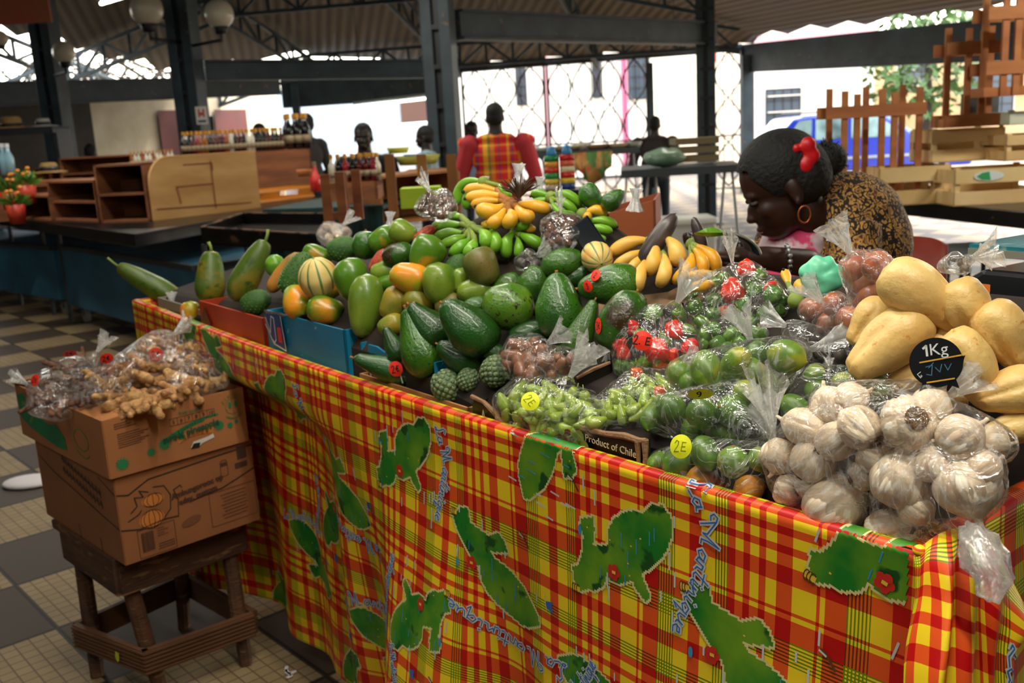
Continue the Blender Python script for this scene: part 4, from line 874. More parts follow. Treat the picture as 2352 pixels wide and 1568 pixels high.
# --- pumpkin carton prints (z .46-.71)
m=MB(); 
for k in range(6): # pumpkin ribs
    strokes(m,[[(.085+.034*math.sin((k-2.5)/2.5*1.2)*math.sin(t_),.567-.026*math.cos(t_)*1.0) for t_ in np.linspace(.1,PI-.1,9)]],.0016,FF,0,.0009)
for k in range(5): strokes(m,[[(.095+.03*math.sin((k-2)/2*1.2)*math.sin(t_),.619-.018*math.cos(t_)) for t_ in np.linspace(.1,PI-.1,9)]],.0016,FF,0,.0009)
strokes(m,[[(.03,.60),(.05,.615),(.045,.64),(.07,.635),(.06,.655),(.085,.645)],[(.16,.55),(.165,.60),(.155,.63),(.175,.638),(.18,.63)],[(.02,.58),(.05,.59),(.06,.60)],[(.10,.655),(.13,.65),(.145,.62),(.14,.58),(.12,.56)]],.0026,FF,0,.001)
m.build('pumpkin_drawing',M_inkb,b2,world=True)
m=MB(); m.add([FF(.085+.036*math.cos(a),.567+.024*math.sin(a),.0004) for a in np.linspace(0,2*PI,17)[:-1]],[tuple(range(16))]); m.add([FF(.095+.032*math.cos(a),.619+.017*math.sin(a),.0004) for a in np.linspace(0,2*PI,17)[:-1]],[tuple(range(16))]); m.build('pumpkin_colour',M_ino,b2,world=True)
m=MB()
for x0,z0,x1,z1 in((.04,.465,.145,.545),(.255,.485,.40,.585)): strokes(m,[[(x0,z0),(x1,z0),(x1,z1),(x0,z1),(x0,z0)]],.0014,FF,0,.0005)
rr=random.Random(9)
for k in range(16): x=.05+k*.0022; strokes(m,[[(x,.48),(x,.535)]],rr.choice((.0008,.0014)),FF,0,.0006)
for r in range(4): strokes(m,[[(.095,.535-r*.007),(.115+.01*(r%2),.535-r*.007)]],.0016,FF,0,.0005)
for r in range(3): strokes(m,[[(.095,.49-r*.007),(.14,.491-r*.007)]],.0022,FF,0,.0005)
for r in range(8): strokes(m,[[(.29+.004*(r%3),.570-r*.010),(.37-.004*(r%2),.572-r*.010)]],.002,FF,0,.0005)
for s_ in(0,1): strokes(m,[[(.300+.0,.625),(.300,.665),(.306,.672),(.318,.672),(.322,.665),(.322,.625),(.300,.625)]],.0014,FF,0,.0005)
m.add([FF(x,z,.0006) for x,z in((.302,.665),(.320,.665),(.320,.655),(.302,.655))],[(0,1,2,3)])
m.add([FF(x,z,.0006) for x,z in((.345,.652),(.385,.652),(.385,.636),(.345,.636))],[(0,1,2,3)]); m.add([FF(x,z,.0006) for x,z in((.355,.70),(.385,.70),(.385,.662),(.355,.662))],[(0,1,2,3)])
m.build('printed_panels',M_ink,b2,world=True)
text('Ambungorooc op',.022,M_ink,b2,bp(.225,-.0048,.618),np.array([EX[0],EX[1],.10]),np.array([-EY[0],-EY[1],0]),bold=.0008); text('aday. custom',.022,M_ink,b2,bp(.225,-.0048,.594),np.array([EX[0],EX[1],.10]),np.array([-EY[0],-EY[1],0]),bold=.0008)
m=MB(); m.add([FF(.195+.03*math.cos(a)*(1.0),.525+.013*math.sin(a)+.0+.005*math.cos(a),.0006) for a in np.linspace(0,2*PI,17)[:-1]],[tuple(range(16))]); m.build('hand_hole',mat('hole_brown','#74472a',.9),b2,world=True)
m=MB(); strokes(m,[[(0.0,.560),(.05,.548),(.12,.555),(.16,.552)],[(.0,.66),(.03,.652),(.09,.68),(.18,.684),(.30,.690),(.41,.694)],[(.20,.582),(.30,.592),(.41,.625)]],.0035,FF,0,.0004); strokes(m,[[(0,.562),(.1,.575),(.25,.60),(.45,.63),(.57,.66)],[(0,.66),(.1,.69)]],.0035,LF,0,.0004); m.build('printed_band',M_inkb,b2,world=True)
m=MB()
for r in range(2):
    rr=random.Random(r+2)
    for k in range(12): y=.10+k*.023+r*.0; strokes(m,[[(y,.60+r*.033+.0004*k*10),(y+.004,.622+r*.033+.004*k)],[(y+.002,.61+r*.033+.004*k),(y+.014,.612+r*.033+.004*k)]],.006,LF,0,.0006)
m.build('side_lettering',M_ink,b2,world=True)
m=MB(); strokes(m,[[(.30,.46),(.305,.50)],[(.145,.46),(.15,.50)]],.004,LF,0,.0006); m.build('slit',mat('void_dark','#14100e',.9),b2,world=True)
# ---------------------------------------------------------------- ginger and roots
M_gin=mat('ginger_skin','#c99b62',.7,c2='#99693a',scale=4,bump=.5,bscale=14,c3='#6d4526',s3=7,l3=.62,h3=.7,vary=.1)
M_rootd=mat('dark_root_skin','#5a3828',.75,c2='#7a523c',scale=5,bump=.6,bscale=14,vary=.12)
def root_mesh(seed,nb=5,fat=.21,name='ginger_root',mm=None):
    rr=random.Random(seed); mb=MB(); p=Vector((-.5,0,0)); 
    for k in range(7):
        q=p+Vector((.16,rr.uniform(-.07,.07),rr.uniform(-.05,.05))); mb.ell((p+q)/2,(fat*.72,fat*rr.uniform(.55,.75),fat*rr.uniform(.5,.65)),n=10,m=8)
        if rr.random()<.75:
            a=rr.uniform(-1,1); d=Vector((rr.uniform(-.3,.5),math.copysign(1,a)*rr.uniform(.6,1),rr.uniform(-.5,.5))).normalized(); L=rr.uniform(.10,.24)
            for j in range(4): r_=fat*(.56-.07*j)*(1.1 if j==3 else 1); mb.ell(q+d*L*j/3,(r_,r_,r_),n=8,m=6)
        p=q
    o=blend(mb,name,mm or M_gin,vox=.028,it=3); return o
M_sticR=mat('sticker_orange_red','#f5301a',.5,emit=0); M_sticY=mat('sticker_yellow','#e9ee1c',.5); M_pen=mat('pen_ink','#1c1414',.6); M_penl=mat('pen_faint','#7d7f1a',.6)
PEN={'9':[[(.4,.5),(.1,.5),(.05,.8),(.3,1),(.42,.8),(.4,.3),(.2,0)]],'2':[[(0,.75),(.2,1),(.45,.9),(.4,.6),(0,0),(.55,.05)]],'E':[[(.6,1),(.15,1),(.05,.0),(.6,.02)],[(.1,.5),(.5,.52)]],'€':[[(.55,.95),(.25,1),(.08,.5),(.25,.02),(.55,.1)],[(0,.6),(.4,.62)],[(0,.42),(.4,.44)]],'3':[[(0,.95),(.4,1),(.2,.58),(.45,.4),(.3,.0),(0,.05)]],'.':[[(0,0),(.08,.04)]],'5':[[(.5,1),(.1,1),(.08,.6),(.4,.6),(.42,.15),(0,.0)]]}
def sticker(parent,x,y,t,rx,ry,txt='2€',col=None,rot=0,tilt=0,faint=False,bend=.15):
    """round price sticker seen at pixel x,y, radii in pixels"""
    c=Vector(at(x,y,t)); n=Vector(KC-at(x,y,t)).normalized(); ca,sa=math.cos(rot),math.sin(rot); X=Vector(KR)*ca+Vector(KU)*sa; Y=Vector(KU)*ca-Vector(KR)*sa
    R=max(rx,ry)*t/FPX; # a round label turned away from the eye looks oval
    fx,fy=rx/max(rx,ry),ry/max(rx,ry); X2=(X*fx+n*math.sqrt(max(0,1-fx*fx))*.9); Y2=(Y*fy+n*math.sqrt(max(0,1-fy*fy))*.9)
    P=lambda a,b,l:c+X2*a+Y2*b+n*(l-(a*a+b*b)/R*bend)
    m=MB(); k=28; rings=[.5,1.]; m.v=[tuple(P(0,0,0))]
    for q in rings: m.v+=[tuple(P(R*q*math.cos(2*PI*i/k),R*q*math.sin(2*PI*i/k),0)) for i in range(k)]
    m.f=[(0,1+i,1+(i+1)%k) for i in range(k)]+[(1+i,1+k+i,1+k+(i+1)%k,1+(i+1)%k) for i in range(k)]; m.mi=[0]*len(m.f)
    s=m.build('price_sticker',col or M_sticR,parent,world=True,fixn=False,label='round %s price sticker with handwriting'%('yellow' if col is M_sticY else 'orange-red'))
    h=R*.95; wtot=len(txt)*.62*h; m=MB()
    for i,ch in enumerate(txt):
        for ln in PEN[ch]: strokes(m,[[(-wtot/2+i*.62*h+a*h*.8,(b-.5)*h*(.75 if i else 1)) for a,b in ln]],R*(.07 if faint else .13),P,0,.0005)
    w=m.build('handwriting',M_penl if faint else M_pen,parent=s); w.matrix_parent_inverse=s.matrix_parent_inverse.copy() if False else Matrix()
    w.parent=s; return s
FILM=film('clear_film',op=.045,haze=.035,bump=.9,bs=17); FILMK=film('film_knot',op=.06,haze=.30,bs=26,rough=.25,bump=.35,hcol=(.95,.95,.93))
def bag(name,label,cat,mem,knot,fm=None,seed=0,infl=.004,crum=.05,tuft=.05,tdir=None,group=None,loose=0.,spread=.7):
    """film wrapped round a set of (centre,radius) contents, gathered to a knot"""
    C=np.array([m_[0] for m_ in mem]); Rr=np.array([m_[1] for m_ in mem])+infl; cen_=(C*Rr[:,None]).sum(0)/Rr.sum(); K=np.array(knot)
    nn=420; i=np.arange(nn)+.5; ph=np.arccos(1-2*i/nn); th=PI*(1+5**.5)*i; Nn=np.stack([np.cos(th)*np.sin(ph),np.sin(th)*np.sin(ph),np.cos(ph)],1)
    Hh=((C-cen_)@Nn.T+Rr[:,None]).max(0)
    bm=bmesh.new(); bmesh.ops.create_icosphere(bm,subdivisions=5,radius=1); D=np.array([v.co[:] for v in bm.verts])
    dt=D@Nn.T; rad=np.where(dt>.05,Hh[None,:]/np.maximum(dt,.05),9).min(1)
    kd=K-cen_; kl=np.linalg.norm(kd); kd=kd/kl; an=np.arccos(np.clip(D@kd,-1,1)); wgt=np.exp(-(an/.34)**2)
    rnd=np.array([mnoise.noise(Vector(tuple(d*3.1+seed*3.7))) for d in D]); fine=np.array([abs(mnoise.noise(Vector(tuple(d*9.+seed)))) for d in D])
    # pleats fanning out of the knot
    e1=np.cross(kd,[0.3,.2,1]); e1/=np.linalg.norm(e1); e2=np.cross(kd,e1); az=np.arctan2(D@e2,D@e1); pl_=np.sin(az*9+seed)*np.exp(-(an/.9)**2)
    rad=rad*(1+crum*(rnd*.8)-crum*.5*(fine)+.035*pl_+loose*np.maximum(0,rnd))
    rad=rad*(1-wgt)+np.minimum(kl,9)*wgt*np.exp(-(an*3.2)**2*.15)
    V=cen_+D*rad[:,None]
    for v,p in zip(bm.verts,V): v.co=p
    me=bpy.data.meshes.new('bag_film'); bm.to_mesh(me); bm.free(); me.polygons.foreach_set('use_smooth',[True]*len(me.polygons)); me.materials.append(fm or FILM)
    o=empty(name,cen_,label,cat,group); b=bpy.data.objects.new('bag_film',me); link(b); b.parent=o; b.matrix_parent_inverse=Matrix.Translation(o.location).inverted()
    if tuft:
        td=Vector(tdir if tdir is not None else kd).normalized(); q=frame(td); rr=random.Random(seed); mb=MB(); n=44; rows=10
        for r_ in range(rows+1):
            s=r_/rows; base=.0045+tuft*spread*(s**1.2)*.42
            for k in range(n):
                a=2*PI*k/n; rip=1+ .45*s*math.sin(a*5+seed)+.3*s*math.sin(a*11+seed*2); flat=.45
                x=base*rip*math.cos(a); y=base*rip*math.sin(a)*flat; z=tuft*s*(1+.28*math.sin(a*3+seed)*s)
                p=q@Vector((x,y,z)); mb.v.append(tuple(Vector(K)-td*.004+p))
        for r_ in range(rows):
            for k in range(n): k2=(k+1)%n; mb.f.append((r_*n+k,r_*n+k2,(r_+1)*n+k2,(r_+1)*n+k)); mb.mi.append(0)
        t_=mb.build('gathered_top',FILMK,o,world=True,smooth=True,fixn=False)
    return o,cen_
gin=[root_mesh(s) for s in(1,2,3)]; drk=[root_mesh(s,fat=.15,name='dark_root',mm=M_rootd) for s in(11,12)]
USED=set()
def putroot(proto,pos,L,ang,lean,lab,group,name,cat,fat=1):
    o=proto if proto.name not in USED else proto.copy()
    if o is not proto: link(o)
    USED.add(proto.name)
    q=Quaternion((0,0,1),ang)@Quaternion((0,1,0),lean)@Quaternion((1,0,0),ang*3.1); place(o,pos,q,(L,L*fat,L*fat)); tag(o,lab,cat,group); return o
def zb(x,y,z): return atz(x,y,z)
rr=random.Random(5)
# contents by pixel: (x,y, z height)
loose=[(300,905,.905),(330,880,.93),(270,930,.885),(350,915,.905),(310,850,.95),(330,925,.90),(300,938,.888),(345,945,.875),(385,925,.875),(290,915,.905),(420,915,.87),(260,900,.90),(360,870,.93),(310,935,.885)]
for k,(x,y,z) in enumerate(loose): putroot(gin[k%3],zb(x,y,z-.0),rr.uniform(.10,.125),rr.uniform(0,3.1),rr.uniform(-.3,.3),'knobbly piece of loose ginger heaped in the middle of the pineapple box','loose ginger pieces','ginger_root','ginger')
mb=MB(); mb.box(bp(.195,.32,.79),(.38,.63,.12),rz=BANG); o=mb.build('root_heap',M_rootd); tag(o,'brown packing of small roots filling the pineapple box under the ginger','roots',kind='stuff')
def rbag(pts,protos,lab,clab,knot,st_,seed,L=(.08,.105),nm='root_bag',cg='',rad=.03,tuft=.05,tdir=None,rn='ginger_root',rc='ginger',extra=0):
    mem=[]
    for k,(x,y,z) in enumerate(pts):
        p=zb(x,y,z); putroot(protos[k%len(protos)],p,rr.uniform(*L),rr.uniform(0,3.1),rr.uniform(-.6,.6),clab,cg,rn,rc); mem.append((p,rad))
    kn=zb(*knot); o,c=bag(nm,lab,'bag',mem,kn,seed=seed,tuft=tuft,tdir=tdir,crum=.06)
    if st_:
        x,y,rx,ry,rot=st_; r=ray(x,y); tt=np.dot(c-KC,KF)-.055; sticker(o,x,y,tt,rx,ry,'2€',rot=rot)
    return o
rbag([(270,870,.945),(245,905,.92),(320,830,.985),(340,800,1.0),(285,840,.97),(230,880,.93)],gin,'clear bag of ginger leaning at the back left of the loose ginger pile','ginger inside the clear bag behind the loose ginger','x' and (400,765,1.03),(245,823,16,12,.2),1,cg='ginger in the back left bag')
rbag([(375,800,.99),(360,830,.965),(400,820,.965),(400,790,1.0),(420,840,.945)],gin,'clear bag with a round orange-red sticker at the top middle of the ginger box','ginger inside the top middle bag of the ginger box',(415,762,1.03),(358,814,17,16,0),2,cg='ginger in the top middle bag')
rbag([(440,830,.95),(460,860,.925),(420,870,.925),(480,840,.93),(400,890,.91),(445,800,.965),(500,870,.905)],gin,'clear bag of pale ginger at the right end of the pineapple box','ginger inside the rightmost bag of the pineapple box',(505,830,.95),(375,877,8,15,0),3,cg='ginger in the rightmost bag',tdir=(.8,.2,.6))
rbag([(150,850,.935),(180,870,.925),(205,855,.94),(170,840,.945),(210,890,.915),(150,880,.91),(215,915,.9)],drk,'clear bag of dark roots under an orange-red sticker at the back left of the box','dark root in the bag at the back left of the pineapple box',(225,805,1.0),(160,812,16,7,.1),4,cg='dark roots in the back left bag',rn='dark_root',rc='root',L=(.08,.11))
rbag([(100,895,.90),(120,920,.885),(90,930,.88),(140,940,.875),(110,870,.915),(165,925,.88)],drk,'clear bag of dark roots at the front left corner of the pineapple box','dark root in the bag at the front left corner of the pineapple box',(60,880,.93),(80,873,9,14,-.3),5,cg='dark roots in the front left bag',rn='dark_root',rc='root',L=(.075,.10))
# litter on the floor
mb=MB(); q=atz(68,1105,0.012); mb.ell((0,0,0),(.13,.10,.02),n=18,m=8); o=mb.build('white_bag',mat('litter_white','#d9d3d6',.6),smooth=True); o.location=Vector(q); tag(o,'flat white plastic bag lying on the floor left of the stool','bag')
mb=MB(); q=atz(663,1545,0.004); P0=lambda x,y,l:(x,y,.002+l); strokes(mb,[[(-.012,.03),(-.008,0),(.004,-.012),(.02,.002)],[(-.01,.01),(.012,-.02),(.005,-.03)]],.009,P0); o=mb.build('paper_scrap',mat('litter_white','#d9d3d6',.6)); so=o.modifiers.new('s','SOLIDIFY'); so.thickness=.003; o.location=Vector(q); tag(o,'tiny scrap of white paper on the floor in front of the stall','scrap')
# ================================================================ produce: one mesh per kind, unit length along +Z
def ffr(name,prof,m,n=28,mid=None,fn=None,noise_=.02,seed=0,bend=0,ns=2.5):
    """fruit body; prof (r,z) of unit length"""
    rows=26; zs=[p[1] for p in prof]; rs=[p[0] for p in prof]
    mb=MB(); P=[]
    for i in range(rows+1):
        a=PI*i/rows; z=zs[0]+(zs[-1]-zs[0])*(.5-.5*math.cos(a)); 
        P.append((z,))
    pr=[]
    for (z,) in P:
        # smooth interpolation through the profile (Catmull)
        k=max(0,min(len(zs)-2,sum(1 for q in zs if q<=z)-1)); t=(z-zs[k])/(zs[k+1]-zs[k]+1e-9); g=lambda i:rs[max(0,min(len(rs)-1,i))]
        r=cat(g(k-1),g(k),g(k+1),g(k+2),t); pr.append((max(.0,r),z))
    pr[0]=(.004,zs[0]); pr[-1]=(.004,zs[-1])
    mb.lathe(pr,n,fn=fn); V=[]
    for v in mb.v:
        p=Vector(v); nn=mnoise.noise(p*ns+Vector((seed*5,seed*3,1))); p=p*(1+noise_*nn*2); p.x+=bend*(p.z*p.z-.1); V.append(tuple(p))
    mb.v=V; return mb.build(name,m,smooth=True)
PR={'ellip':[(0,-.5),(.19,-.45),(.3,-.32),(.37,-.1),(.38,.05),(.33,.28),(.22,.43),(0,.5)],
'round':[(0,-.5),(.22,-.45),(.38,-.3),(.47,-.05),(.47,.1),(.38,.31),(.22,.45),(0,.5)],
'mango':[(0,-.5),(.17,-.46),(.29,-.33),(.36,-.1),(.39,.1),(.36,.28),(.24,.43),(0,.5)],
'pear':[(0,-.5),(.2,-.47),(.31,-.36),(.345,-.2),(.31,-.02),(.23,.16),(.16,.32),(.11,.44),(0,.5)],
'avo':[(0,-.5),(.19,-.46),(.31,-.35),(.36,-.17),(.35,.0),(.28,.2),(.2,.36),(.11,.46),(0,.5)],
'papaya':[(0,-.5),(.1,-.47),(.18,-.36),(.215,-.18),(.2,.05),(.17,.25),(.13,.4),(.09,.47),(0,.5)],
'long':[(0,-.5),(.12,-.46),(.2,-.35),(.23,-.1),(.22,.1),(.19,.3),(.11,.44),(0,.5)],
'chayote':[(0,-.5),(.17,-.47),(.27,-.38),(.325,-.2),(.33,-.05),(.29,.12),(.23,.26),(.19,.38),(.13,.47),(0,.5)],
'lime':[(0,-.5),(.12,-.47),(.3,-.37),(.42,-.15),(.43,.08),(.35,.28),(.18,.42),(.06,.47),(0,.5)],
'garlic':[(0,-.5),(.18,-.49),(.4,-.42),(.55,-.22),(.58,-.02),(.48,.17),(.28,.30),(.12,.38),(.06,.40)],
'onion':[(0,-.5),(.1,-.48),(.35,-.36),(.47,-.12),(.47,.06),(.36,.24),(.14,.36),(.06,.44),(.03,.5)],
'bonnet':[(0,-.5),(.12,-.46),(.3,-.36),(.42,-.12),(.46,.1),(.42,.27),(.27,.38),(0,.42)],
'chilli':[(0,-.5),(.07,-.46),(.14,-.34),(.23,-.12),(.27,.1),(.25,.28),(.16,.4),(0,.44)]}
M_avo=mat('avocado_skin','#284f12',.15,c2='#3b6a17',scale=2.2,bump=.3,bscale=30,vary=.14,coat=.25,c3='#13260c',s3=26,l3=.63,h3=.68)
M_avod=mat('avocado_dark_skin','#1d3f10',.15,c2='#24501a',scale=2.5,bump=.3,bscale=30,vary=.1,coat=.3)
M_avob=mat('avocado_brown_patch_skin','#2a5414',.25,c2='#33240f',scale=1.3,lo=.5,hi=.6,bump=.2,bscale=22,coat=.2,c3='#6d7a2a',s3=18,l3=.66,h3=.7)
M_avosp=mat('avocado_speckled_skin','#3f6b16',.28,c2='#587c1c',scale=2,bump=.2,bscale=22,coat=.2,c3='#2a1c10',s3=13,l3=.6,h3=.64)
M_mgo=mat('mango_orange_skin','#e08a1c',.35,c2='#8f9c22',scale=1.5,lo=.46,hi=.62,vary=.05,c3='#5a4412',s3=24,l3=.7,h3=.74,coat=.1)
M_mgg=mat('mango_green_orange_skin','#4f7a17',.33,c2='#d58a1e',scale=1.15,lo=.56,hi=.70,vary=.06,c3='#37300f',s3=28,l3=.7,h3=.73,coat=.15)
M_mgn=mat('mango_green_skin','#56791c',.35,c2='#7b8f2c',scale=1.6,vary=.1,c3='#39381a',s3=24,l3=.66,h3=.72,coat=.15)
M_mgy=mat('mango_olive_skin','#a08428',.38,c2='#6d7a25',scale=1.5,vary=.06,c3='#5b3f18',s3=24,l3=.66,h3=.72)
M_mgb=mat('mango_brown_skin','#73602a',.5,c2='#57601f',scale=1.4,vary=.05,c3='#3c2b16',s3=30,l3=.62,h3=.68)
M_pap=mat('papaya_skin','#4c6316',.42,c2='#c07f20',scale=1.1,lo=.51,hi=.72,vary=.05,c3='#2e4a12',s3=7,l3=.56,h3=.68)
M_papo=mat('papaya_orange_skin','#b5762a',.5,c2='#7a6a28',scale=2,lo=.45,hi=.6)
M_grn=mat('green_fruit_skin','#4f8a1c',.35,c2='#6fa02a',scale=2,vary=.08)
M_stem=mat('fruit_stem','#a3672a',.8); M_stemg=mat('green_stem','#7c8f3a',.7); M_tip=mat('banana_tip','#20160e',.8)
M_cho=mat('chayote_skin','#e0bf78',.42,c2='#cfa55e',scale=1.6,bump=.18,bscale=10,c3='#c9873f',s3=11,l3=.64,h3=.72,vary=.04)
M_lime=mat('lime_skin','#64852a',.3,c2='#b0a832',scale=1.2,lo=.48,hi=.68,bump=.12,bscale=60,vary=.08,coat=.15)
M_limd=mat('lime_dark_skin','#3f6420',.3,c2='#668a2a',scale=1.5,bump=.12,bscale=60,vary=.06,coat=.15); M_limo=mat('lime_orange_skin','#dd9120',.35,c2='#c98a22',scale=2,bump=.12,bscale=60,coat=.1)
M_garl=mat('garlic_skin','#e0cbae',.4,c2='#bd9278',scale=3,lo=.5,hi=.75,stretch=(1,1,.25),vary=.05,c3='#efe6d6',s3=9,l3=.52,h3=.62,bump=.15,bscale=16); M_grt=mat('garlic_roots','#b08a5a',.95,c2='#6b4626',scale=30,bump=.8,bscale=60)
M_oni=mat('onion_skin','#bd7040',.35,c2='#94462f',scale=3,stretch=(1,1,.2),vary=.06,coat=.2)
M_pepr=mat('pepper_red','#cf1712',.22,c2='#e0301a',scale=2,vary=.05,coat=.3); M_pepg=mat('pepper_green','#5c8a22',.25,c2='#44731c',scale=2,vary=.12,coat=.3); M_pepo=mat('pepper_orange','#dd5a16',.25,coat=.3); M_chi=mat('chilli_green','#86a22c',.3,c2='#9db03a',scale=2.5,vary=.12,coat=.2)
def furrow(n,d,ph=0): return lambda a,z,i: 1-d*max(0,math.cos(a*n+ph))**6
PROTO={}
def proto(kind):
    if kind in PROTO: return PROTO[kind]
    F=None
    def stem(o,z,L,r,m=M_stem,tilt=0,nm='stem'):
        mb=MB(); mb.tube([(0,0,z-.03),(tilt*.4,0,z+L*.5),(tilt,0,z+L)],[r*1.1,r,r*1.15],8); return mb.build(nm,m,o,smooth=True)
    def scar(o,z,r):
        mb=MB(); mb.ell((0,0,z),(r,r,r*.45),n=10,m=6); mb.build('stem_scar',M_tip,o,smooth=True)
    if kind.startswith('avocado'):
        mm={'n':M_avo,'d':M_avod,'b':M_avob,'s':M_avosp}[kind.split('_')[2]]
        sh=kind.split('_')[1]; o=ffr('avocado',PR['pear' if sh=='pear' else 'avo' if sh=='avo' else 'ellip'],mm,seed=len(PROTO),noise_=.025,bend=.12 if sh=='pear' else .04)
        stem(o,.49+(.0),.035,.022)
    elif kind.startswith('mango'):
        mm={'o':M_mgo,'g':M_mgg,'n':M_mgn,'y':M_mgy,'b':M_mgb}[kind.split('_')[1]]; o=ffr('mango',PR['mango'],mm,seed=len(PROTO),noise_=.03,bend=.08); scar(o,.5,.03)
    elif kind=='papaya': o=ffr('papaya',PR['papaya'],M_pap,seed=2,fn=lambda a,z,i:1+.03*math.cos(5*a)); stem(o,.49,.16,.022,M_stemg,.05)
    elif kind=='papaya_o': o=ffr('papaya',PR['long'],M_papo,seed=3)
    elif kind=='soursop':
        o=ffr('soursop',PR['long'] ,mat('soursop_skin','#3c6a1c',.6,c2='#2a4f16',scale=3,bump=.3,bscale=30),n=64,seed=4); 
        me=o.data
        rr=random.Random(2)
        V=[v.co.copy() for v in me.vertices]; bmv=MB(); 
        for k in range(170):
            a=k*2.39996; z=-.46+.92*(k+.5)/170; v=min(V[::3],key=lambda c:(c.z-z)**2+(math.atan2(c.y,c.x)-((a+PI)%(2*PI)-PI))**2*.02); d=Vector((v.x,v.y,v.z*.35)).normalized(); q=frame(d); bmv.v+=[tuple(v+q@Vector((.018*math.cos(b),.018*math.sin(b),-.006))) for b in (0,1.57,3.14,4.71)]+[tuple(v+d*.03)]; j=len(bmv.v)-5; bmv.f+=[(j,j+1,j+4),(j+1,j+2,j+4),(j+2,j+3,j+4),(j+3,j,j+4)]; bmv.mi+=[0]*4
        bmv.build('spines',mat('soursop_spine','#567f2c',.6),o)
    elif kind=='soursop_r':
        o=ffr('soursop',PR['ellip'],mat('soursop_skin','#3c6a1c',.6,c2='#2a4f16',scale=3,bump=.3,bscale=30),n=40,seed=6,noise_=.05)
        bmv=MB()
        for k in range(150):
            a=k*2.39996; z=-.46+.92*(k+.5)/150; r=.385*math.sqrt(max(0,1-(z/.5)**2)); v=Vector((r*math.cos(a),r*math.sin(a),z)); d=Vector((v.x,v.y,v.z*.7)).normalized(); q=frame(d); j=len(bmv.v); bmv.v+=[tuple(v+q@Vector((.022*math.cos(b),.022*math.sin(b),-.012))) for b in (0,1.57,3.14,4.71)]+[tuple(v+d*.03)]; bmv.f+=[(j,j+1,j+4),(j+1,j+2,j+4),(j+2,j+3,j+4),(j+3,j,j+4)]; bmv.mi+=[0]*4
        bmv.build('spines',mat('soursop_spine','#567f2c',.6),o)
    elif kind=='melon':
        m,nt,b=_nt('melon_rind'); N=nt.nodes;L=nt.links; tc=N.new('ShaderNodeTexCoord'); sp=N.new('ShaderNodeSeparateXYZ'); L.new(tc.outputs['Object'],sp.inputs[0]); at2=N.new('ShaderNodeMath'); at2.operation='ARCTAN2'; L.new(sp.outputs[1],at2.inputs[0]); L.new(sp.outputs[0],at2.inputs[1]); mu=N.new('ShaderNodeMath'); mu.operation='MULTIPLY'; mu.inputs[1].default_value=10; L.new(at2.outputs[0],mu.inputs[0]); co_=N.new('ShaderNodeMath'); co_.operation='COSINE'; L.new(mu.outputs[0],co_.inputs[0]); cr=N.new('ShaderNodeValToRGB'); cr.color_ramp.elements[0].position=.74; cr.color_ramp.elements[0].color=rgb('#d9bf72'); cr.color_ramp.elements[1].position=.9; cr.color_ramp.elements[1].color=rgb('#5a7a45'); L.new(co_.outputs[0],cr.inputs[0]); no=N.new('ShaderNodeTexNoise'); no.inputs['Scale'].default_value=1.6; L.new(tc.outputs['Object'],no.inputs[0]); mx=N.new('ShaderNodeMix'); mx.data_type='RGBA'; mr=N.new('ShaderNodeMapRange'); mr.inputs['From Min'].default_value=.52; mr.inputs['From Max'].default_value=.7; L.new(no.outputs[0],mr.inputs[0]); L.new(mr.outputs[0],mx.inputs[0]); L.new(cr.outputs[0],mx.inputs[6]); mx.inputs[7].default_value=rgb('#dd9340'); L.new(mx.outputs[2],b.inputs['Base Color']); b.inputs['Roughness'].default_value=.5
        o=ffr('melon',PR['round'],m,n=60,fn=lambda a,z,i:1-.03*max(0,math.cos(10*a)),noise_=.008); stem(o,.47,.03,.03,M_stemg)
    elif kind=='round': o=ffr('green_fruit',PR['round'],M_grn,seed=5); scar(o,.48,.03)
    elif kind=='cocoa': o=ffr('cocoa_pod',PR['long'],mat('cocoa_skin','#b5401c',.5,c2='#8c2c14',scale=3,bump=.3,bscale=14),n=40,fn=lambda a,z,i:1-.09*abs(math.cos(5*a)),noise_=.03); stem(o,.48,.14,.02)
    elif kind=='chayote': o=ffr('chayote',PR['chayote'],M_cho,n=48,seed=7,noise_=.035,fn=lambda a,z,i:1-.17*max(0,math.cos(a*2.5+.4))**8*min(1,max(0,z*2.2+.75))); 
    elif kind=='chayote2': o=ffr('chayote',PR['chayote'],M_cho,n=48,seed=9,noise_=.05,fn=lambda a,z,i:1-.18*max(0,math.cos(a*2+1.4))**8*min(1,max(0,z*2+.8)),bend=.06)
    elif kind.startswith('lime'):
        mm={'n':M_lime,'d':M_limd,'o':M_limo}[kind.split('_')[1]]; o=ffr('lime',PR['lime'],mm,seed=1,noise_=.012); mb=MB(); mb.ell((0,0,.475),(.05,.05,.02),n=8,m=5); mb.build('stem_scar',M_stem,o,smooth=True)
    elif kind=='garlic':
        o=ffr('garlic_bulb',PR['garlic'],M_garl,n=66,noise_=.02,fn=lambda a,z,i:1-.10*(max(0,math.cos(a*5.5+.4*math.sin(a)))**5)*(1-abs(z+.05)*1.1)-.015*math.cos(33*a))
        mb=MB(); rr=random.Random(4)
        for k in range(46):
            a=rr.uniform(0,2*PI); r=rr.uniform(0,.21); x,y=r*math.cos(a),r*math.sin(a); mb.tube([(x,y,-.49),(x*1.35+rr.uniform(-.02,.02),y*1.35,-.545-rr.uniform(0,.02))],[.014,.005],4)
        mb.ell((0,0,-.50),(.25,.25,.03),n=14,m=6); mb.build('root_plate',M_grt,o)
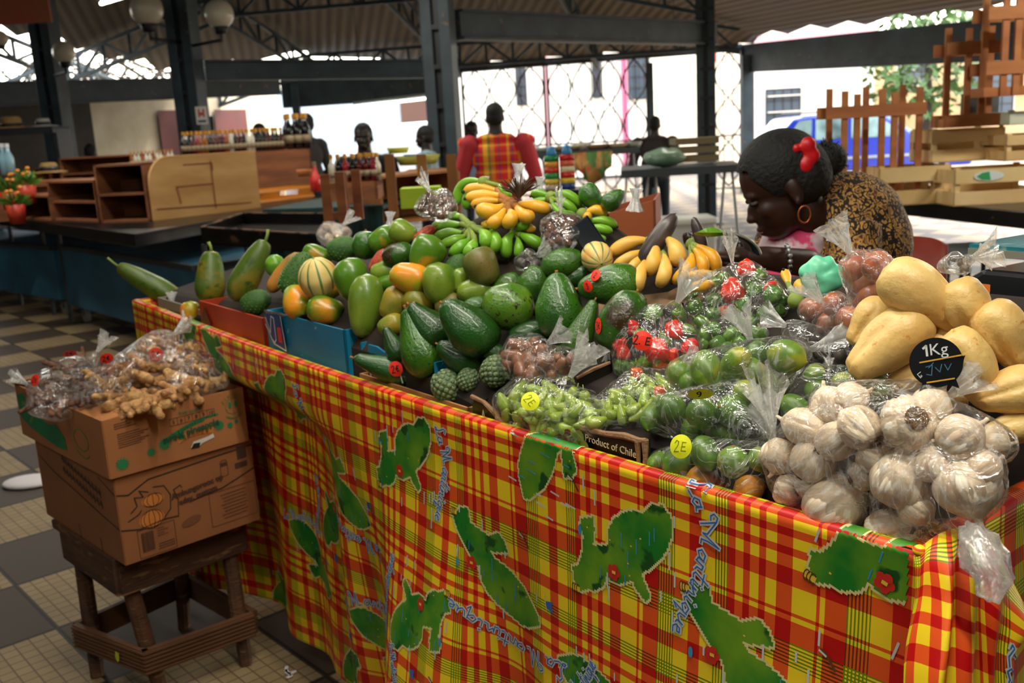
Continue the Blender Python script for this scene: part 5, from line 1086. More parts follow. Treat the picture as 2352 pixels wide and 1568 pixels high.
        mb=MB(); mb.tube([(0,0,.36),(.02,0,.46),(.05,.01,.53)],[.10,.055,.05],8); mb.build('dry_neck',M_garl,o,smooth=True)
    elif kind=='onion': o=ffr('onion',PR['onion'],M_oni,n=40,noise_=.02); mb=MB(); mb.tube([(0,0,.46),(.01,0,.56),(.04,0,.64)],[.035,.025,.012],7); mb.build('dry_neck',mat('onion_neck','#b98852',.8),o); 
    elif kind.startswith('bonnet'):
        mm={'r':M_pepr,'g':M_pepg,'o':M_pepo}[kind.split('_')[1]]; o=ffr('bonnet_pepper',PR['bonnet'],mm,n=40,seed=len(PROTO),noise_=.07,ns=3.5,fn=lambda a,z,i:1-.13*max(0,math.cos(2*a+.5))**3-.08*max(0,math.cos(3*a+2))**4)
        mb=MB(); mb.tube([(0,0,.36),(.02,0,.5),(.07,.02,.62)],[.06,.03,.025],7); mb.lathe([(.17,.375),(.12,.41),(.04,.43)],12); mb.build('stalk',M_stemg,o,smooth=True)
    elif kind.startswith('chilli'):
        mm={'g':M_chi,'r':M_pepr}[kind.split('_')[1]]; o=ffr('chilli',PR['chilli'],mm,n=20,seed=len(PROTO),noise_=.06,ns=3,bend=.25)
        mb=MB(); mb.tube([(0.03,0,.40),(.03,0,.52),(.10,.03,.66)],[.05,.03,.025],6); mb.lathe([(.14,.40),(.10,.43),(.04,.45)],10); mb.build('stalk',M_stemg,o,smooth=True)
    elif kind=='sugar':
        o=ffr('sugar_apple',PR['round'],mat('sugar_apple_skin','#39543a',.7,c2='#6a7a4e',scale=6),n=30,seed=3); mb=MB()
        for k in range(95):
            a=k*2.39996; z=-.47+.94*(k+.5)/95; r=.47*math.sqrt(max(0,1-(z/.5)**2)); v=Vector((r*math.cos(a),r*math.sin(a),z)); d=Vector((v.x,v.y,v.z)).normalized(); mb.ell(v,(.085,.085,.045),M=frame(d).to_matrix(),n=8,m=6)
        mb.build('scales',mat('sugar_apple_scale','#4f6b4a',.6,c2='#7a8a5c',scale=5,c3='#1d2417',s3=16,l3=.6,h3=.66,bump=.3,bscale=20),o,smooth=True)
    PROTO[kind]=o; o['used']=0; return o
NAMES={'chayote2':'chayote','avocado':'avocado','mango':'mango','papaya':'papaya','soursop':'soursop','melon':'melon','round':'mango','cocoa':'cocoa pod','chayote':'chayote','lime':'lime','garlic':'garlic','onion':'onion','bonnet':'pepper','chilli':'chilli','sugar':'sugar apple'}
def put(kind,x,y,L,W,ang,lab,lean=0,dz=0,t=None,group=None,st_=None,roll=None,rr=random.Random(21)):
    """fruit whose centre is seen at pixel x,y; L,W in pixels; ang: direction of its stalk end"""
    if kind[:4] in('avoc','mang') : L*=1.10; W*=1.10
    rp=min(L,W)/2
    if t is None: t=onpile(x,y,rp,dz)
    pr=proto(kind); o=pr if not (pr['used'] or st_) else copy_tree(pr)
    if o is not pr:
        if 'used' in o: del o['used']
        for k in('label','category','group'):
            if k in o: del o[k]
    if o is pr: pr['used']=1
    a=math.radians(ang); le=math.radians(lean); ax=(KR*math.cos(a)+KU*math.sin(a))*math.cos(le)-KF*math.sin(le)
    vis=max(.25,math.cos(le)); Lw=L*t/FPX/ (vis if abs(lean)<55 else 1)
    prof_w={'ellip':.76}.get(kind,None)
    w0={'a':.70,'m':.78,'p':.43,'s':.46,'c':.66,'l':.86,'g':1.14,'o':.94,'b':.92,'r':.94}[kind[0]]
    if kind.startswith('avocado_ell'): w0=.76
    if kind=='melon' or kind=='sugar': w0=.94
    if kind=='soursop_r': w0=.76
    if kind.startswith('chilli'): w0=.54
    if kind=='cocoa': w0=.46
    if kind=='sugar': w0=1.02
    Ww=W*t/FPX/w0
    if abs(lean)>=55: Lw=Ww*{'g':1.0,'l':1.0,'o':1.,'b':1.0}.get(kind[0],1.25)
    place(o,at(x,y,t),frame(ax,up=KU if roll is None else None,roll=roll if roll is not None else rr.uniform(-.6,.6)),(Ww,Ww,Lw))
    tag(o,lab,NAMES[kind.split('_')[0]],group)
    if st_:
        for (sx,sy,rx,ry,txt,rot) in st_:
            # lift the sticker to the skin of the fruit
            d=Vector(ray(sx,sy)).normalized(); q=o.rotation_quaternion.to_matrix(); p0=q.transposed()@(Vector(KC)-o.location); dd=q.transposed()@d; sc_=Vector((Ww*w0/2,Ww*w0/2,Lw/2)); A=Vector((dd.x/sc_.x,dd.y/sc_.y,dd.z/sc_.z)); B=Vector((p0.x/sc_.x,p0.y/sc_.y,p0.z/sc_.z)); a_=A.dot(A); b_=2*A.dot(B); c_=B.dot(B)-1; D_=b_*b_-4*a_*c_
            ss_=(-b_-math.sqrt(D_))/(2*a_) if D_>0 else -b_/(2*a_); tt=ss_*float(np.dot(np.array(d),KF))-.004; sticker(o,sx,sy,tt,rx,ry,txt,rot=rot)
    return o
# ---- mangoes, papayas and the rest of the left half
put('papaya',345,652,165,52,150,'green papaya leaning out over the left end of the stall',lean=10,dz=.03)
put('papaya',484,637,125,68,88,'short green papaya standing upright between two longer ones',dz=.03)
put('papaya',574,622,160,66,62,'tall green papaya with a long stem, right of the upright one',dz=.05)
put('mango_o',437,716,46,42,90,'small orange fruit peeping between the grey tray and the red carton')
put('round',632,610,52,46,80,'bright green round mango behind the tall papaya with the long stem',dz=.06)
put('papaya_o',652,625,115,36,52,'slim orange-brown papaya lying beside the long spiky soursop',dz=.05)
put('soursop',682,628,112,60,58,'long dark green spiky soursop left of the striped melon',dz=.05)
put('soursop_r',588,694,72,56,20,'round spiky soursop resting in the red carton')
put('melon',732,640,92,92,100,'striped cream and green melon behind the orange mangoes',lean=25,dz=.05)
put('mango_o',684,693,66,64,-60,'round orange mango with a dark spot at the left corner of the blue carton',lean=40,dz=.03)
put('mango_g',748,713,80,62,170,'orange and green mango at the front edge of the blue carton',dz=.0)
put('mango_o',754,662,62,48,30,'small yellow mango wedged between the striped melon and a large green mango',dz=.02)
put('mango_g',808,642,94,74,100,'large green mango with an orange shoulder, right of the striped melon',dz=.04)
put('mango_n',839,702,136,74,85,'tall glossy green mango standing at the right corner of the blue carton',dz=.01)
put('mango_y',907,697,76,62,60,'olive yellow mango right of the tall glossy green mango',dz=.01)
put('mango_y',899,746,60,48,20,'small olive mango low down behind the avocados')
put('mango_y',962,694,72,58,150,'brownish yellow mango above the big pear-shaped avocados')
put('mango_g',889,648,58,40,20,'yellow and green mango tucked under the orange one',dz=.02)
put('mango_o',942,638,88,68,-15,'orange mango with dark freckles in the middle of the heap',dz=.05)
put('mango_n',884,622,62,46,10,'dull green mango behind the freckled orange one',dz=.04)
put('mango_g',981,583,84,76,70,'big green mango with an orange cheek on top of the heap',dz=.07)
put('mango_n',1010,652,92,72,95,'upright green mango right of the freckled orange one',dz=.03)
put('mango_n',1058,645,56,44,80,'small green mango partly hidden behind the upright one',dz=.03)
put('mango_n',1092,668,80,60,10,'rounded green mango just behind the first row of avocados',dz=.01)
put('mango_b',1030,700,62,46,20,'brown mango half hidden between two dark avocados')
put('mango_b',1107,614,88,74,115,'large brown-green mango beside the rough brown root',dz=.05)
put('avocado_ell_b',915,586,72,54,20,'dark brown avocado left of the big green mango with an orange cheek',dz=.06)
put('cocoa',872,600,66,36,60,'red-orange cocoa pod leaning against the dark brown avocado',dz=.05)
put('cocoa',976,540,62,34,40,'ribbed red cocoa pod below the green bananas',dz=.08)
put('soursop_r',789,572,76,58,10,'dark green rough soursop at the back left of the heap',dz=.05)
put('avocado_ell_n',840,563,62,58,90,'plain green avocado right of the dark rough soursop',dz=.05)
put('mango_g',880,551,64,56,30,'green mango with a yellow patch at the back of the heap',dz=.06)
put('mango_n',926,533,62,52,160,'light green mango topmost at the back, left of the bananas',dz=.09)
put('avocado_ell_n',934,560,54,46,20,'green avocado under the light green mango at the back',dz=.05)
put('mango_g',729,586,66,42,160,'yellow-green mango behind the striped melon',dz=.06)
put('mango_n',706,603,34,32,90,'tiny green mango beside the twig behind the melon',dz=.07)
put('soursop_r',1052,610,62,50,30,'rough brown fruit beside the large brown-green mango',dz=.03)
# ---- avocados
put('avocado_pear_d',908,851,188,76,163,'slim dark avocado lying at the front rim with an orange-red price sticker',st_=[(909,847,16,18,'2€',.2)],dz=.015)
put('avocado_pear_n',962,785,158,96,112,'big pear-shaped avocado standing at the front of the blue carton',dz=.03)
put('avocado_pear_d',984,745,122,84,135,'dark avocado just behind the big pear-shaped one',dz=.03)
put('avocado_avo_d',1074,750,150,98,138,'large glossy dark avocado in the centre of the first row',dz=.04)
put('avocado_pear_d',905,792,88,48,118,'small dark avocado squeezed against the blue carton',dz=.0)
put('avocado_avo_d',1056,820,112,64,150,'dark avocado lying low between the sugar apples and the glossy one',dz=-.005)
put('avocado_avo_d',1120,802,84,42,155,'narrow dark avocado peeping out above the sugar apples')
put('avocado_ell_n',1090,706,64,46,20,'small shiny avocado behind the large glossy dark one',dz=.01)
put('avocado_ell_s',1168,703,112,100,-5,'round light green avocado speckled with brown',dz=.03)
put('avocado_ell_n',1225,654,84,68,60,'plain green avocado behind the speckled round one',dz=.03)
put('avocado_avo_n',1284,702,142,98,94,'big upright avocado with a glittering highlight and a stem on top',dz=.04,lean=-5)
put('avocado_ell_n',1292,605,92,64,10,'wide green avocado left of the small orange melon',dz=.06)
put('avocado_ell_d',1330,632,76,46,30,'dark green avocado behind the stem of the pointed one',dz=.03)
put('avocado_avo_n',1400,655,136,86,186,'large ribbed avocado pointing left with a long stem',dz=.05,st_=[(1350,657,10,14,'3',.3),(1368,632,10,14,'2',-.5)])
put('avocado_ell_b',1428,736,140,94,62,'large avocado with a brown blush beside the bag of red peppers',dz=.03,st_=[(1374,748,7,19,'3€',.0)])
put('avocado_pear_n',1338,754,134,62,66,'slender avocado with a thin upright neck next to the stickered one',dz=.03)
put('avocado_ell_d',1218,764,96,54,10,'dark oval avocado behind the bag of brown nuts',dz=.0)
put('sugar',1026,886,76,74,120,'knobbly blue-green sugar apple, leftmost of the three at the rim',dz=-.01); put('sugar',1076,872,54,54,80,'yellowish sugar apple in the middle of the three at the rim',dz=-.01); put('sugar',1138,852,74,72,60,'knobbly blue-green sugar apple beside the bag of brown nuts',dz=.0)
put('melon',1371,590,72,72,-70,'small orange striped melon left of the yellow bananas',lean=65,dz=.06)
put('avocado_ell_n',1356,450,58,46,120,'green avocado at the far back behind the green bananas',dz=.03); put('avocado_avo_n',1408,458,56,40,40,'small green avocado at the far back beside the wrapped brown roll',dz=.05)
put('avocado_ell_n',1166,655,66,48,30,'plain green avocado wedged behind the speckled round one, left of the other',dz=.01)
put('avocado_ell_d',1296,812,70,44,20,'dark avocado low down between the upright one and the nut bags',dz=-.01)
put('avocado_ell_n',1455,690,64,46,150,'green avocado tucked under the brown paper by the bananas',dz=.0)
mb=MB(); r2=random.Random(3)
for i in range(13):
    for j in range(5): x=1375+i*20; y=690-i*2.5+j*9-(8 if i>8 else 0); tt=onpile(x,y,3,.012)-.004*(1+math.sin(i*1.7+j)); mb.v.append(tuple(at(x,y,tt)))
for i in range(12):
    for j in range(4): a_=i*5+j; mb.f.append((a_,a_+1,a_+6,a_+5)); mb.mi.append(0)
o=mb.build('brown_paper',mat('paper_brown','#8a6a4c',.85,bump=.3,bscale=30),fixn=False); so=o.modifiers.new('s','SOLIDIFY'); so.thickness=.0015; tag(o,'crumpled brown paper under the front edge of the yellow bananas','paper')
# ---- chayotes (pale squashes)
put('chayote',2118,682,218,132,-38,'pale chayote on top of the heap, its furrowed end pointing right',dz=.09,lean=8)
put('chayote2',2222,708,140,112,-65,'pale chayote with a puckered end right of the topmost one',dz=.07)
put('chayote',2304,770,170,118,-60,'pale chayote cut by the right edge, above the other right-hand ones',dz=.05)
put('chayote2',2042,786,226,130,-142,'large pale chayote sloping down to the left of the black price disc',dz=.06)
put('chayote',1998,742,130,92,-130,'pale chayote hidden behind the large sloping one',dz=.05)
put('chayote2',2232,846,196,118,-62,'long pale chayote right behind the black price disc',dz=.05)
put('chayote',2322,900,160,112,195,'rounded orange-tinted chayote low at the right edge',dz=.02)
put('chayote',2078,872,100,72,200,'pale chayote mostly hidden under the black price disc',dz=.01)
put('chayote2',2320,985,130,74,190,'lowest pale chayote at the right edge behind the garlic')
put('chayote',2188,926,70,48,10,'small end of a chayote just above the garlic')
put('chayote',2160,800,120,100,80,'pale chayote deep in the heap behind the price disc',dz=.02)
# ---- bananas
M_bany=mat('banana_yellow','#e3ad33',.4,c2='#d99a20',scale=3,c3='#6b4718',s3=9,l3=.7,h3=.75,vary=.04); M_banp=mat('banana_pale_yellow','#e2b85a',.45,c2='#d6a23c',scale=3,c3='#5a3a18',s3=8,l3=.68,h3=.73,vary=.04); M_bang=mat('banana_green','#5f9a1e',.35,c2='#7aae2c',scale=3,vary=.05)
def hand(label,mm,fingers,crown,dz=.0,group=None,cm=M_stemg):
    tc_=onpile(crown[0],crown[1],10,dz); c=Vector(at(crown[0],crown[1],tc_)); o=empty('banana_hand',c,label,'bananas',group)
    for (b,mi,tp,w,dt) in fingers:
        tm=onpile(mi[0],mi[1],w/2,dz)+dt
        tb=lerp(tc_,tm,.5); p=[Vector(at(*b,tb)),Vector(at(*mi,tm)),Vector(at(*tp,tm+.008))]; r=w*.86/2*tm/FPX
        pts=[];rs=[]
        for i in range(15):
            s=i/14; q=p[0]*(1-s)**2+(p[1]*2-(p[0]+p[2])*.5)*2*s*(1-s)+p[2]*s*s; pts.append(q); rs.append(r*min(1,(.38+1.35*min(s,.46)))*(1 if s<.72 else max(.22,math.sqrt(max(0,1-((s-.72)/.30)**2)))))
        # a hand finger is slightly five-sided
        mb=MB(); mb.tube(pts,rs,10); f=mb.build('banana',mm,o,world=True,smooth=True)
        mb=MB(); e=(pts[-1]-pts[-2]).normalized(); mb.tube([pts[-1]-e*r*.25,pts[-1]+e*r*.38],[r*.33,r*.22],8); tpx=mb.build('tip',M_tip,f); 
    mb=MB(); 
    for (b,mi,tp,w,dt) in fingers:
        tm=onpile(mi[0],mi[1],w/2,dz)+dt; q=Vector(at(*b,lerp(tc_,tm,.5))); rr_=w*.22*tm/FPX; mb.tube([c,c.lerp(q,.6),q+(q-c)*.15],[rr_*1.3,rr_*1.1,rr_],7)
    mb.ell(c,(.014,.014,.014),n=10,m=7); mb.build('crown',cm,o,world=True,smooth=True); return o
hand('bruised pale yellow bananas, left hand of the two beside the small melon',M_banp,[((1486,552),(1441,560),(1402,586),40,0),((1486,578),(1444,592),(1410,618),32,.0),((1486,584),(1458,608),(1436,640),30,-.01),((1482,600),(1468,636),(1462,668),40,-.02),((1506,562),(1502,598),(1489,628),42,-.03),((1524,585),(1528,622),(1512,656),38,-.02),((1532,548),(1554,576),(1551,608),46,-.03)],(1502,556),dz=.06)
hand('bright yellow bananas curling down, right hand of the two behind the pepper bags',M_bany,[((1588,584),(1580,616),(1546,648),38,-.02),((1598,565),(1636,590),(1640,628),38,0),((1594,572),(1614,600),(1610,632),34,-.02),((1648,626),(1612,630),(1580,633),26,-.02),((1648,650),(1616,655),(1587,662),30,-.03)],(1590,562),dz=.05)
hand('large hand of green bananas fanned out in front of the yellow ones',M_bang,[((1062,500),(1030,495),(1000,497),34,0),((1062,516),(1028,518),(992,519),32,-.01),((1064,535),(1030,536),(996,548),30,-.02),((1068,542),(1044,552),(1014,562),30,-.03),((1078,550),(1060,565),(1034,584),32,-.04),((1090,552),(1084,570),(1070,584),36,-.05),((1104,530),(1116,545),(1112,566),38,-.04),((1126,528),(1140,552),(1130,580),30,-.03)],(1082,522),dz=.04)
hand('small green banana hand low in the middle under the yellow bunch',M_bang,[((1178,535),(1163,560),(1166,592),36,-.01),((1196,538),(1222,552),(1252,567),34,-.01),((1190,530),(1200,516),(1212,516),34,-.03),((1190,545),(1192,570),(1190,590),28,.0)],(1184,536),dz=.03)
hand('ripe yellow banana hand crowning the top of the heap',M_bany,[((1145,440),(1102,434),(1066,440),34,.02),((1152,450),(1110,450),(1070,456),34,0),((1150,462),(1115,464),(1082,472),30,0),((1158,472),(1128,485),(1096,476),44,-.02),((1160,480),(1142,506),(1122,512),36,-.03),((1170,485),(1176,500),(1158,518),40,-.03),((1186,474),(1206,496),(1218,490),40,-.02),((1190,468),(1232,474),(1262,483),36,0),((1165,490),(1150,510),(1106,514),28,.01),((1180,492),(1205,520),(1228,524),26,.01)],(1170,466),dz=.06,cm=M_stem)
hand('green bananas behind the top left of the yellow bunch',M_bang,[((1106,418),(1066,426),(1050,470),34,.03),((1100,425),(1075,455),(1078,480),30,.04),((1145,425),(1160,440),(1172,455),22,.02)],(1110,418),dz=.07)
hand('green bananas on the right, behind the bag of wrapped brown roots',M_bang,[((1262,450),(1240,445),(1220,450),26,0),((1262,455),(1240,462),(1222,467),24,0),((1272,448),(1305,448),(1336,475),28,0),((1272,458),(1300,468),(1322,488),26,-.01),((1268,465),(1290,490),(1320,490),24,-.02)],(1266,453),dz=.05)
hand('yellow and green bananas at the right end, left of the brown wooden box',M_bany,[((1345,490),(1370,482),(1394,492),28,0),((1345,500),(1350,495),(1342,512),24,-.01)],(1338,492),dz=.03)
hand('dark green bananas beneath the yellow ones beside the brown wooden box',M_bang,[((1350,510),(1385,507),(1416,520),28,0),((1350,520),(1380,525),(1405,532),26,-.01),((1350,530),(1370,545),(1390,548),22,-.02)],(1345,518),dz=.01)
hand('ripe banana ends between the pepper bag and the mint green bag',M_bany,[((1840,680),(1838,660),(1828,645),32,0),((1812,655),(1806,635),(1800,620),26,0)],(1828,690),dz=.04)
# ---- bags of produce
def bagof(name,label,cat,items,knot,clab,cgroup,fm=None,st_=(),tuft=.05,tdir=None,dzk=.03,seed=0,rk=.9,tk=None,loose=0,crum=.05,spread=.7):
    mem=[]
    for it in items:
        kind,x,y,L,W,ang,lean=it[:7]; dz_=it[7] if len(it)>7 else 0; lb=it[8] if len(it)>8 else clab; gp=None if len(it)>8 else cgroup
        o=put(kind,x,y,L,W,ang,lb,lean=lean,dz=dz_,group=gp); mem.append((np.array(o.location),max(L,W)/2*rk*np.dot(np.array(o.location)-KC,KF)/FPX))
    kt=tk or onpile(knot[0],knot[1],4,dzk); K=at(knot[0],knot[1],kt)
    o,c=bag(name,label,cat,mem,K,fm=fm,seed=seed,tuft=tuft,tdir=tdir,loose=loose,crum=crum,spread=spread)
    for (x,y,rx,ry,txt,col,rot,faint) in st_:
        tmin=min(np.dot(q[0]-KC,KF)-q[1] for q in mem if math.hypot(*(np.array(_px(q[0]))-np.array([x,y])))<90)
        sticker(o,x,y,tmin-.008,rx,ry,txt,col,rot,faint=faint)
    return o
# green chillies, two bags
its=[]
for k in range(44):
    a=k*2.39996; r=math.sqrt((k+.5)/44); x=1262+112*r*math.cos(a)-0; y=942+56*r*math.sin(a)+(x-1262)*.12
    its.append(('chilli_g',x,y,rr.uniform(44,58),rr.uniform(26,32),rr.uniform(0,360),rr.uniform(-25,25),rr.choice((0,.012,.022))))
its+= [('chilli_r',1262,992,44,24,150,0,.0,'single red chilli at the bottom of the bag of green chillies')]
bagof('chilli_bag','clear bag of small green chillies with an oval yellow sticker','bag',its,(1312,862),'small green chilli inside the bag with the oval yellow sticker','green chillies in the front bag',st_=[(1218,921,21,22,'2E',M_sticY,-.9,True)],tuft=.06,seed=3,dzk=.05)
its=[]
for k in range(26):
    a=k*2.39996; r=math.sqrt((k+.5)/26); x=1468+88*r*math.cos(a); y=918+40*r*math.sin(a)-(x-1468)*.30
    its.append(('chilli_g',x,y,rr.uniform(42,56),rr.uniform(26,32),rr.uniform(0,360),rr.uniform(-25,25),rr.choice((0,.012))))
for x,y in((1462,858),(1515,900),(1580,895)): its.append(('bonnet_o',x,y,34,30,90,0,.02,'orange pepper %s in the second bag of green chillies'%('at the top' if y<870 else 'in the middle' if x<1550 else 'at the right end')))
bagof('chilli_bag','second clear bag of green chillies, behind the large bag of limes','bag',its,(1560,850),'small green chilli inside the bag behind the front limes','green chillies in the second bag',tuft=.04,seed=6)
# peppers
G=lambda x,y,s=40,dz=.0:('bonnet_g',x,y,s,s*.95,rr.uniform(30,150),rr.uniform(-30,30),dz)
def Rd(x,y,s,dz,lb): return ('bonnet_r',x,y,s,s*.95,rr.uniform(-120,-60),rr.uniform(-30,30),dz,lb)
bagof('pepper_bag','knotted clear bag of red and green peppers with a round orange-red sticker','bag',
 [Rd(1432,812,40,.02,'red pepper at the left of the stickered pepper bag'),Rd(1508,805,60,.03,'largest red pepper right under the sticker of the pepper bag'),Rd(1586,798,46,.03,'red pepper at the right side of the stickered pepper bag'),Rd(1548,758,48,.05,'red pepper high up in the stickered pepper bag'),Rd(1452,752,38,.05,'small red pepper at the upper left of the stickered pepper bag'),Rd(1545,815,34,.02,'small red pepper between two larger ones in the stickered bag'),Rd(1425,790,36,.03,'red pepper topmost at the left of the stickered pepper bag'),
 G(1428,842),G(1456,850,44),G(1482,838,42),G(1530,835,40),G(1500,722,44,.06),G(1560,725,36,.06),G(1470,770,36,.04),G(1580,760,38,.04),G(1565,842,36),G(1530,780,40,.04),('bonnet_o',1515,838,38,36,60,0,.01,'yellow-orange pepper at the bottom of the stickered pepper bag')],
 (1558,690),'green pepper inside the stickered pepper bag','green peppers in the stickered bag',st_=[(1476,782,23,23,'2.E',M_sticR,-.15,False)],tuft=.055,seed=9,dzk=.11)
bagof('pepper_bag','clear bag of red and green peppers next to the yellow bananas','bag',
 [Rd(1684,668,62,.03,'large red pepper in the bag next to the yellow bananas'),Rd(1714,616,44,.07,'topmost red pepper in the bag next to the yellow bananas'),('bonnet_o',1664,716,32,30,-80,0,.0,'orange pepper at the bottom of the bag next to the bananas'),Rd(1770,660,32,.04,'small red pepper on the right in the bag next to the bananas'),
 G(1598,706,42,.02),G(1612,742,40,.01),G(1590,670,36,.03),G(1732,662,46,.03),G(1774,678,50,.03),G(1706,700,46,.01),G(1760,722,46,.0),G(1640,692,42,.01),G(1636,722,40,.0),G(1640,655,40,.03),G(1742,635,40,.05),G(1665,640,36,.05),G(1790,712,34),G(1800,690,32,.01)],
 (1682,602),'green pepper inside the bag next to the bananas','green peppers in the bag next to the bananas',tuft=.05,seed=12,dzk=.10)
bagof('pepper_bag','small clear bag of green peppers between the two bigger pepper bags and the limes','bag',
 [G(1742,768,42),G(1722,742,40),G(1692,742,38),G(1622,772,44),G(1650,790,42),G(1680,770,44),G(1700,790,40),G(1640,755,36,.02),G(1610,795,36),G(1672,802,36)],(1722,775),'green pepper inside the small bag above the limes','green peppers in the small bag',tuft=.05,tdir=(-.35,.2,.9),seed=14,dzk=.05)
# limes
Lm=lambda x,y,s=66,dz=.0,k='n',le=None:('lime_'+k,x,y,s,s*.93,rr.uniform(0,360),rr.uniform(-50,50) if le is None else le,dz)
bagof('lime_bag','wide clear bag of limes behind the others, some turning yellow','bag',[Lm(1560,858,64,.03),Lm(1622,846,78,.05),Lm(1690,838,74,.06),('lime_n',1808,818,84,76,-20,30,.05,'yellow-tipped lime at the right end of the wide bag'),('lime_n',1776,882,70,66,80,10,.02,'round yellowish lime below the yellow-tipped one in the wide bag'),Lm(1652,872,72,.03,'d'),Lm(1725,850,62,.05),Lm(1585,880,56,.02,'d'),Lm(1740,810,56,.05,'d')],
 (1868,800),'lime inside the wide bag behind the other limes','limes in the wide bag',tuft=.05,seed=17,dzk=.05)
bagof('lime_bag','clear bag of dark limes with a yellow sticker lying on top','bag',[Lm(1542,938,74,.03,'d'),Lm(1612,950,78,.04,'d'),Lm(1682,945,80,.03,'d'),Lm(1500,962,60,.01,'d'),Lm(1712,902,62,.04),Lm(1590,985,56,.0,'d'),Lm(1660,990,56,.0,'d')],
 (1772,1010),'dark lime inside the bag with the yellow sticker on top','limes in the bag with the top sticker',st_=[(1609,905,30,12,'9',M_sticY,.05,False)],tuft=.05,tdir=(-.2,.35,.9),seed=19,dzk=.03)
bagof('lime_bag','low clear bag of green and orange limes with a round yellow sticker','bag',[Lm(1560,1062,76,.01,'d'),Lm(1684,1060,78,.02),('lime_o',1612,1100,72,64,30,20,.0,'orange lime at the rim, left of the other orange one'),('lime_o',1722,1122,72,64,10,20,.0,'orange lime at the rim touching the garlic bag'),Lm(1620,1040,72,.02,'d'),Lm(1745,1055,60,.01),Lm(1515,1060,50,.0,'d')],
 (1790,1040),'dark lime inside the low bag with the round yellow sticker','limes in the low bag',st_=[(1564,1025,25,28,'2E',M_sticY,-.1,True)],tuft=.03,seed=23,dzk=.02)
bagof('lime_bag','clear bag of limes squeezed between the chayotes and the garlic','bag',[('lime_n',2018,892,82,62,10,0,.02,'long yellow-green lime touching the chayotes'),('lime_n',1936,880,58,52,60,60,.02,'yellow lime end between two greener ones'),Lm(1876,895,60,.01,'d'),Lm(1828,940,66,.0,'d'),Lm(1870,860,48,.03)],
 (1905,850),'dark lime inside the bag left of the chayotes','limes in the bag left of the chayotes',tuft=.03,seed=26)
# garlic
def Ga(x,y,s,ang,lean,dz,lb=None): return ('garlic',x,y,s,s,ang,lean,dz)+((lb,) if lb else ())
bagof('garlic_bag','clear bag of garlic bulbs at the front rim of the stall','bag',[Ga(1790,1055,92,-120,10,.02),Ga(1872,1052,104,60,20,.05),Ga(1930,1150,146,50,30,.02,'largest garlic bulb low at the front rim'),Ga(1818,1128,78,-20,20,.0),Ga(1928,1008,88,40,40,.08),Ga(2012,1050,80,-30,20,.06),Ga(1840,978,86,160,-50,.07,'garlic bulb showing its brown roots beside the knot of the front garlic bag'),Ga(1968,975,96,130,-40,.10),Ga(1985,1090,70,20,0,.03),Ga(1862,1110,70,30,20,.02)],
 (1778,1002),'garlic bulb inside the bag at the front rim','garlic in the front bag',tuft=.085,tdir=(-.15,.25,.95),seed=31,dzk=.06,spread=1.1)
bagof('garlic_bag','clear bag of garlic with a long twisted tail hanging over the corner','bag',[Ga(2075,1095,140,70,20,.04),Ga(2112,1172,84,-40,20,.01,'small upright garlic clove bulb between two large ones near the corner'),Ga(2226,1132,146,-80,20,.03,'large garlic bulb just above the twisted tail of its bag'),Ga(2266,1072,90,30,0,.07),Ga(2046,1212,88,20,40,.0),Ga(2150,1060,96,100,0,.07),Ga(2090,1248,56,60,0,-.01,'small garlic bulb lowest in the front right corner')],
 (2228,1222),'garlic bulb inside the bag with the twisted tail','garlic in the tailed bag',tuft=.02,seed=34,tk=1.09)
bagof('garlic_bag','clear bag of garlic behind, with one bulb turned roots first','bag',[Ga(2084,970,126,-90,-75,.09,'big garlic bulb facing out with its round brown root plate'),Ga(2144,925,90,60,20,.10),Ga(2215,1000,112,40,20,.09),Ga(1905,925,92,100,-30,.08),Ga(1962,915,84,30,20,.09,'pinkish garlic bulb just below the limes'),Ga(2285,1020,90,0,0,.05),Ga(2160,990,80,20,0,.07)],
 (2185,905),'garlic bulb inside the rear garlic bag','garlic in the rear bag',tuft=.04,seed=37,dzk=.12)
# tail of the second garlic bag
tl=[o for o in COL.objects if o.get('label','').startswith('clear bag of garlic with a long')][0]
mb=MB(); pts=[at(2226,1216,1.085),at(2246,1250,1.055),at(2262,1285,1.04),at(2285,1330,1.035),at(2268,1372,1.04)]; rs=[.010,.019,.021,.017,.011]
n=26; mb.tube([Vector(p) for p in pts],rs,n); V=[]
for i,v in enumerate(mb.v): a=2*PI*(i%n)/n; cpt=Vector(pts[i//n]); V.append(tuple(cpt+(Vector(v)-cpt)*(1+.28*math.sin(6*a+i//n*1.3))))
mb.v=V; mb.build('twisted_tail',FILMK,tl,world=True,smooth=True)
# onions
FILMW=film('milky_film',op=.05,haze=.10)
On=lambda x,y,s,dz=.03:('onion',x,y,s,s,rr.uniform(0,360),rr.uniform(-30,30),dz)
bagof('onion_bag','knotted bag of brown onions standing tallest left of the chayotes','bag',[On(1962,618,66,.09),On(2012,608,70,.11),On(2042,640,64,.09),On(1985,652,66,.06),On(2000,690,84,.03)],(1952,576),'brown onion in the tall knotted bag','onions in the tall bag',fm=FILMW,tuft=.045,tdir=(-.5,.1,.8),seed=41,tk=None,dzk=.17)
bagof('onion_bag','low bag of brown onions between the peppers and the chayotes','bag',[On(1866,712,60,.02),On(1918,700,58,.04),On(1955,735,70,.03),On(1905,745,60,.0),On(1980,760,56,.0)],(1885,690),'brown onion in the low bag','onions in the low bag',fm=FILMW,tuft=.04,seed=43,dzk=.07)
M_nut=mat('nut_skin','#7a4a30',.4,c2='#8f5c3e',scale=2,vary=.08,coat=.2)
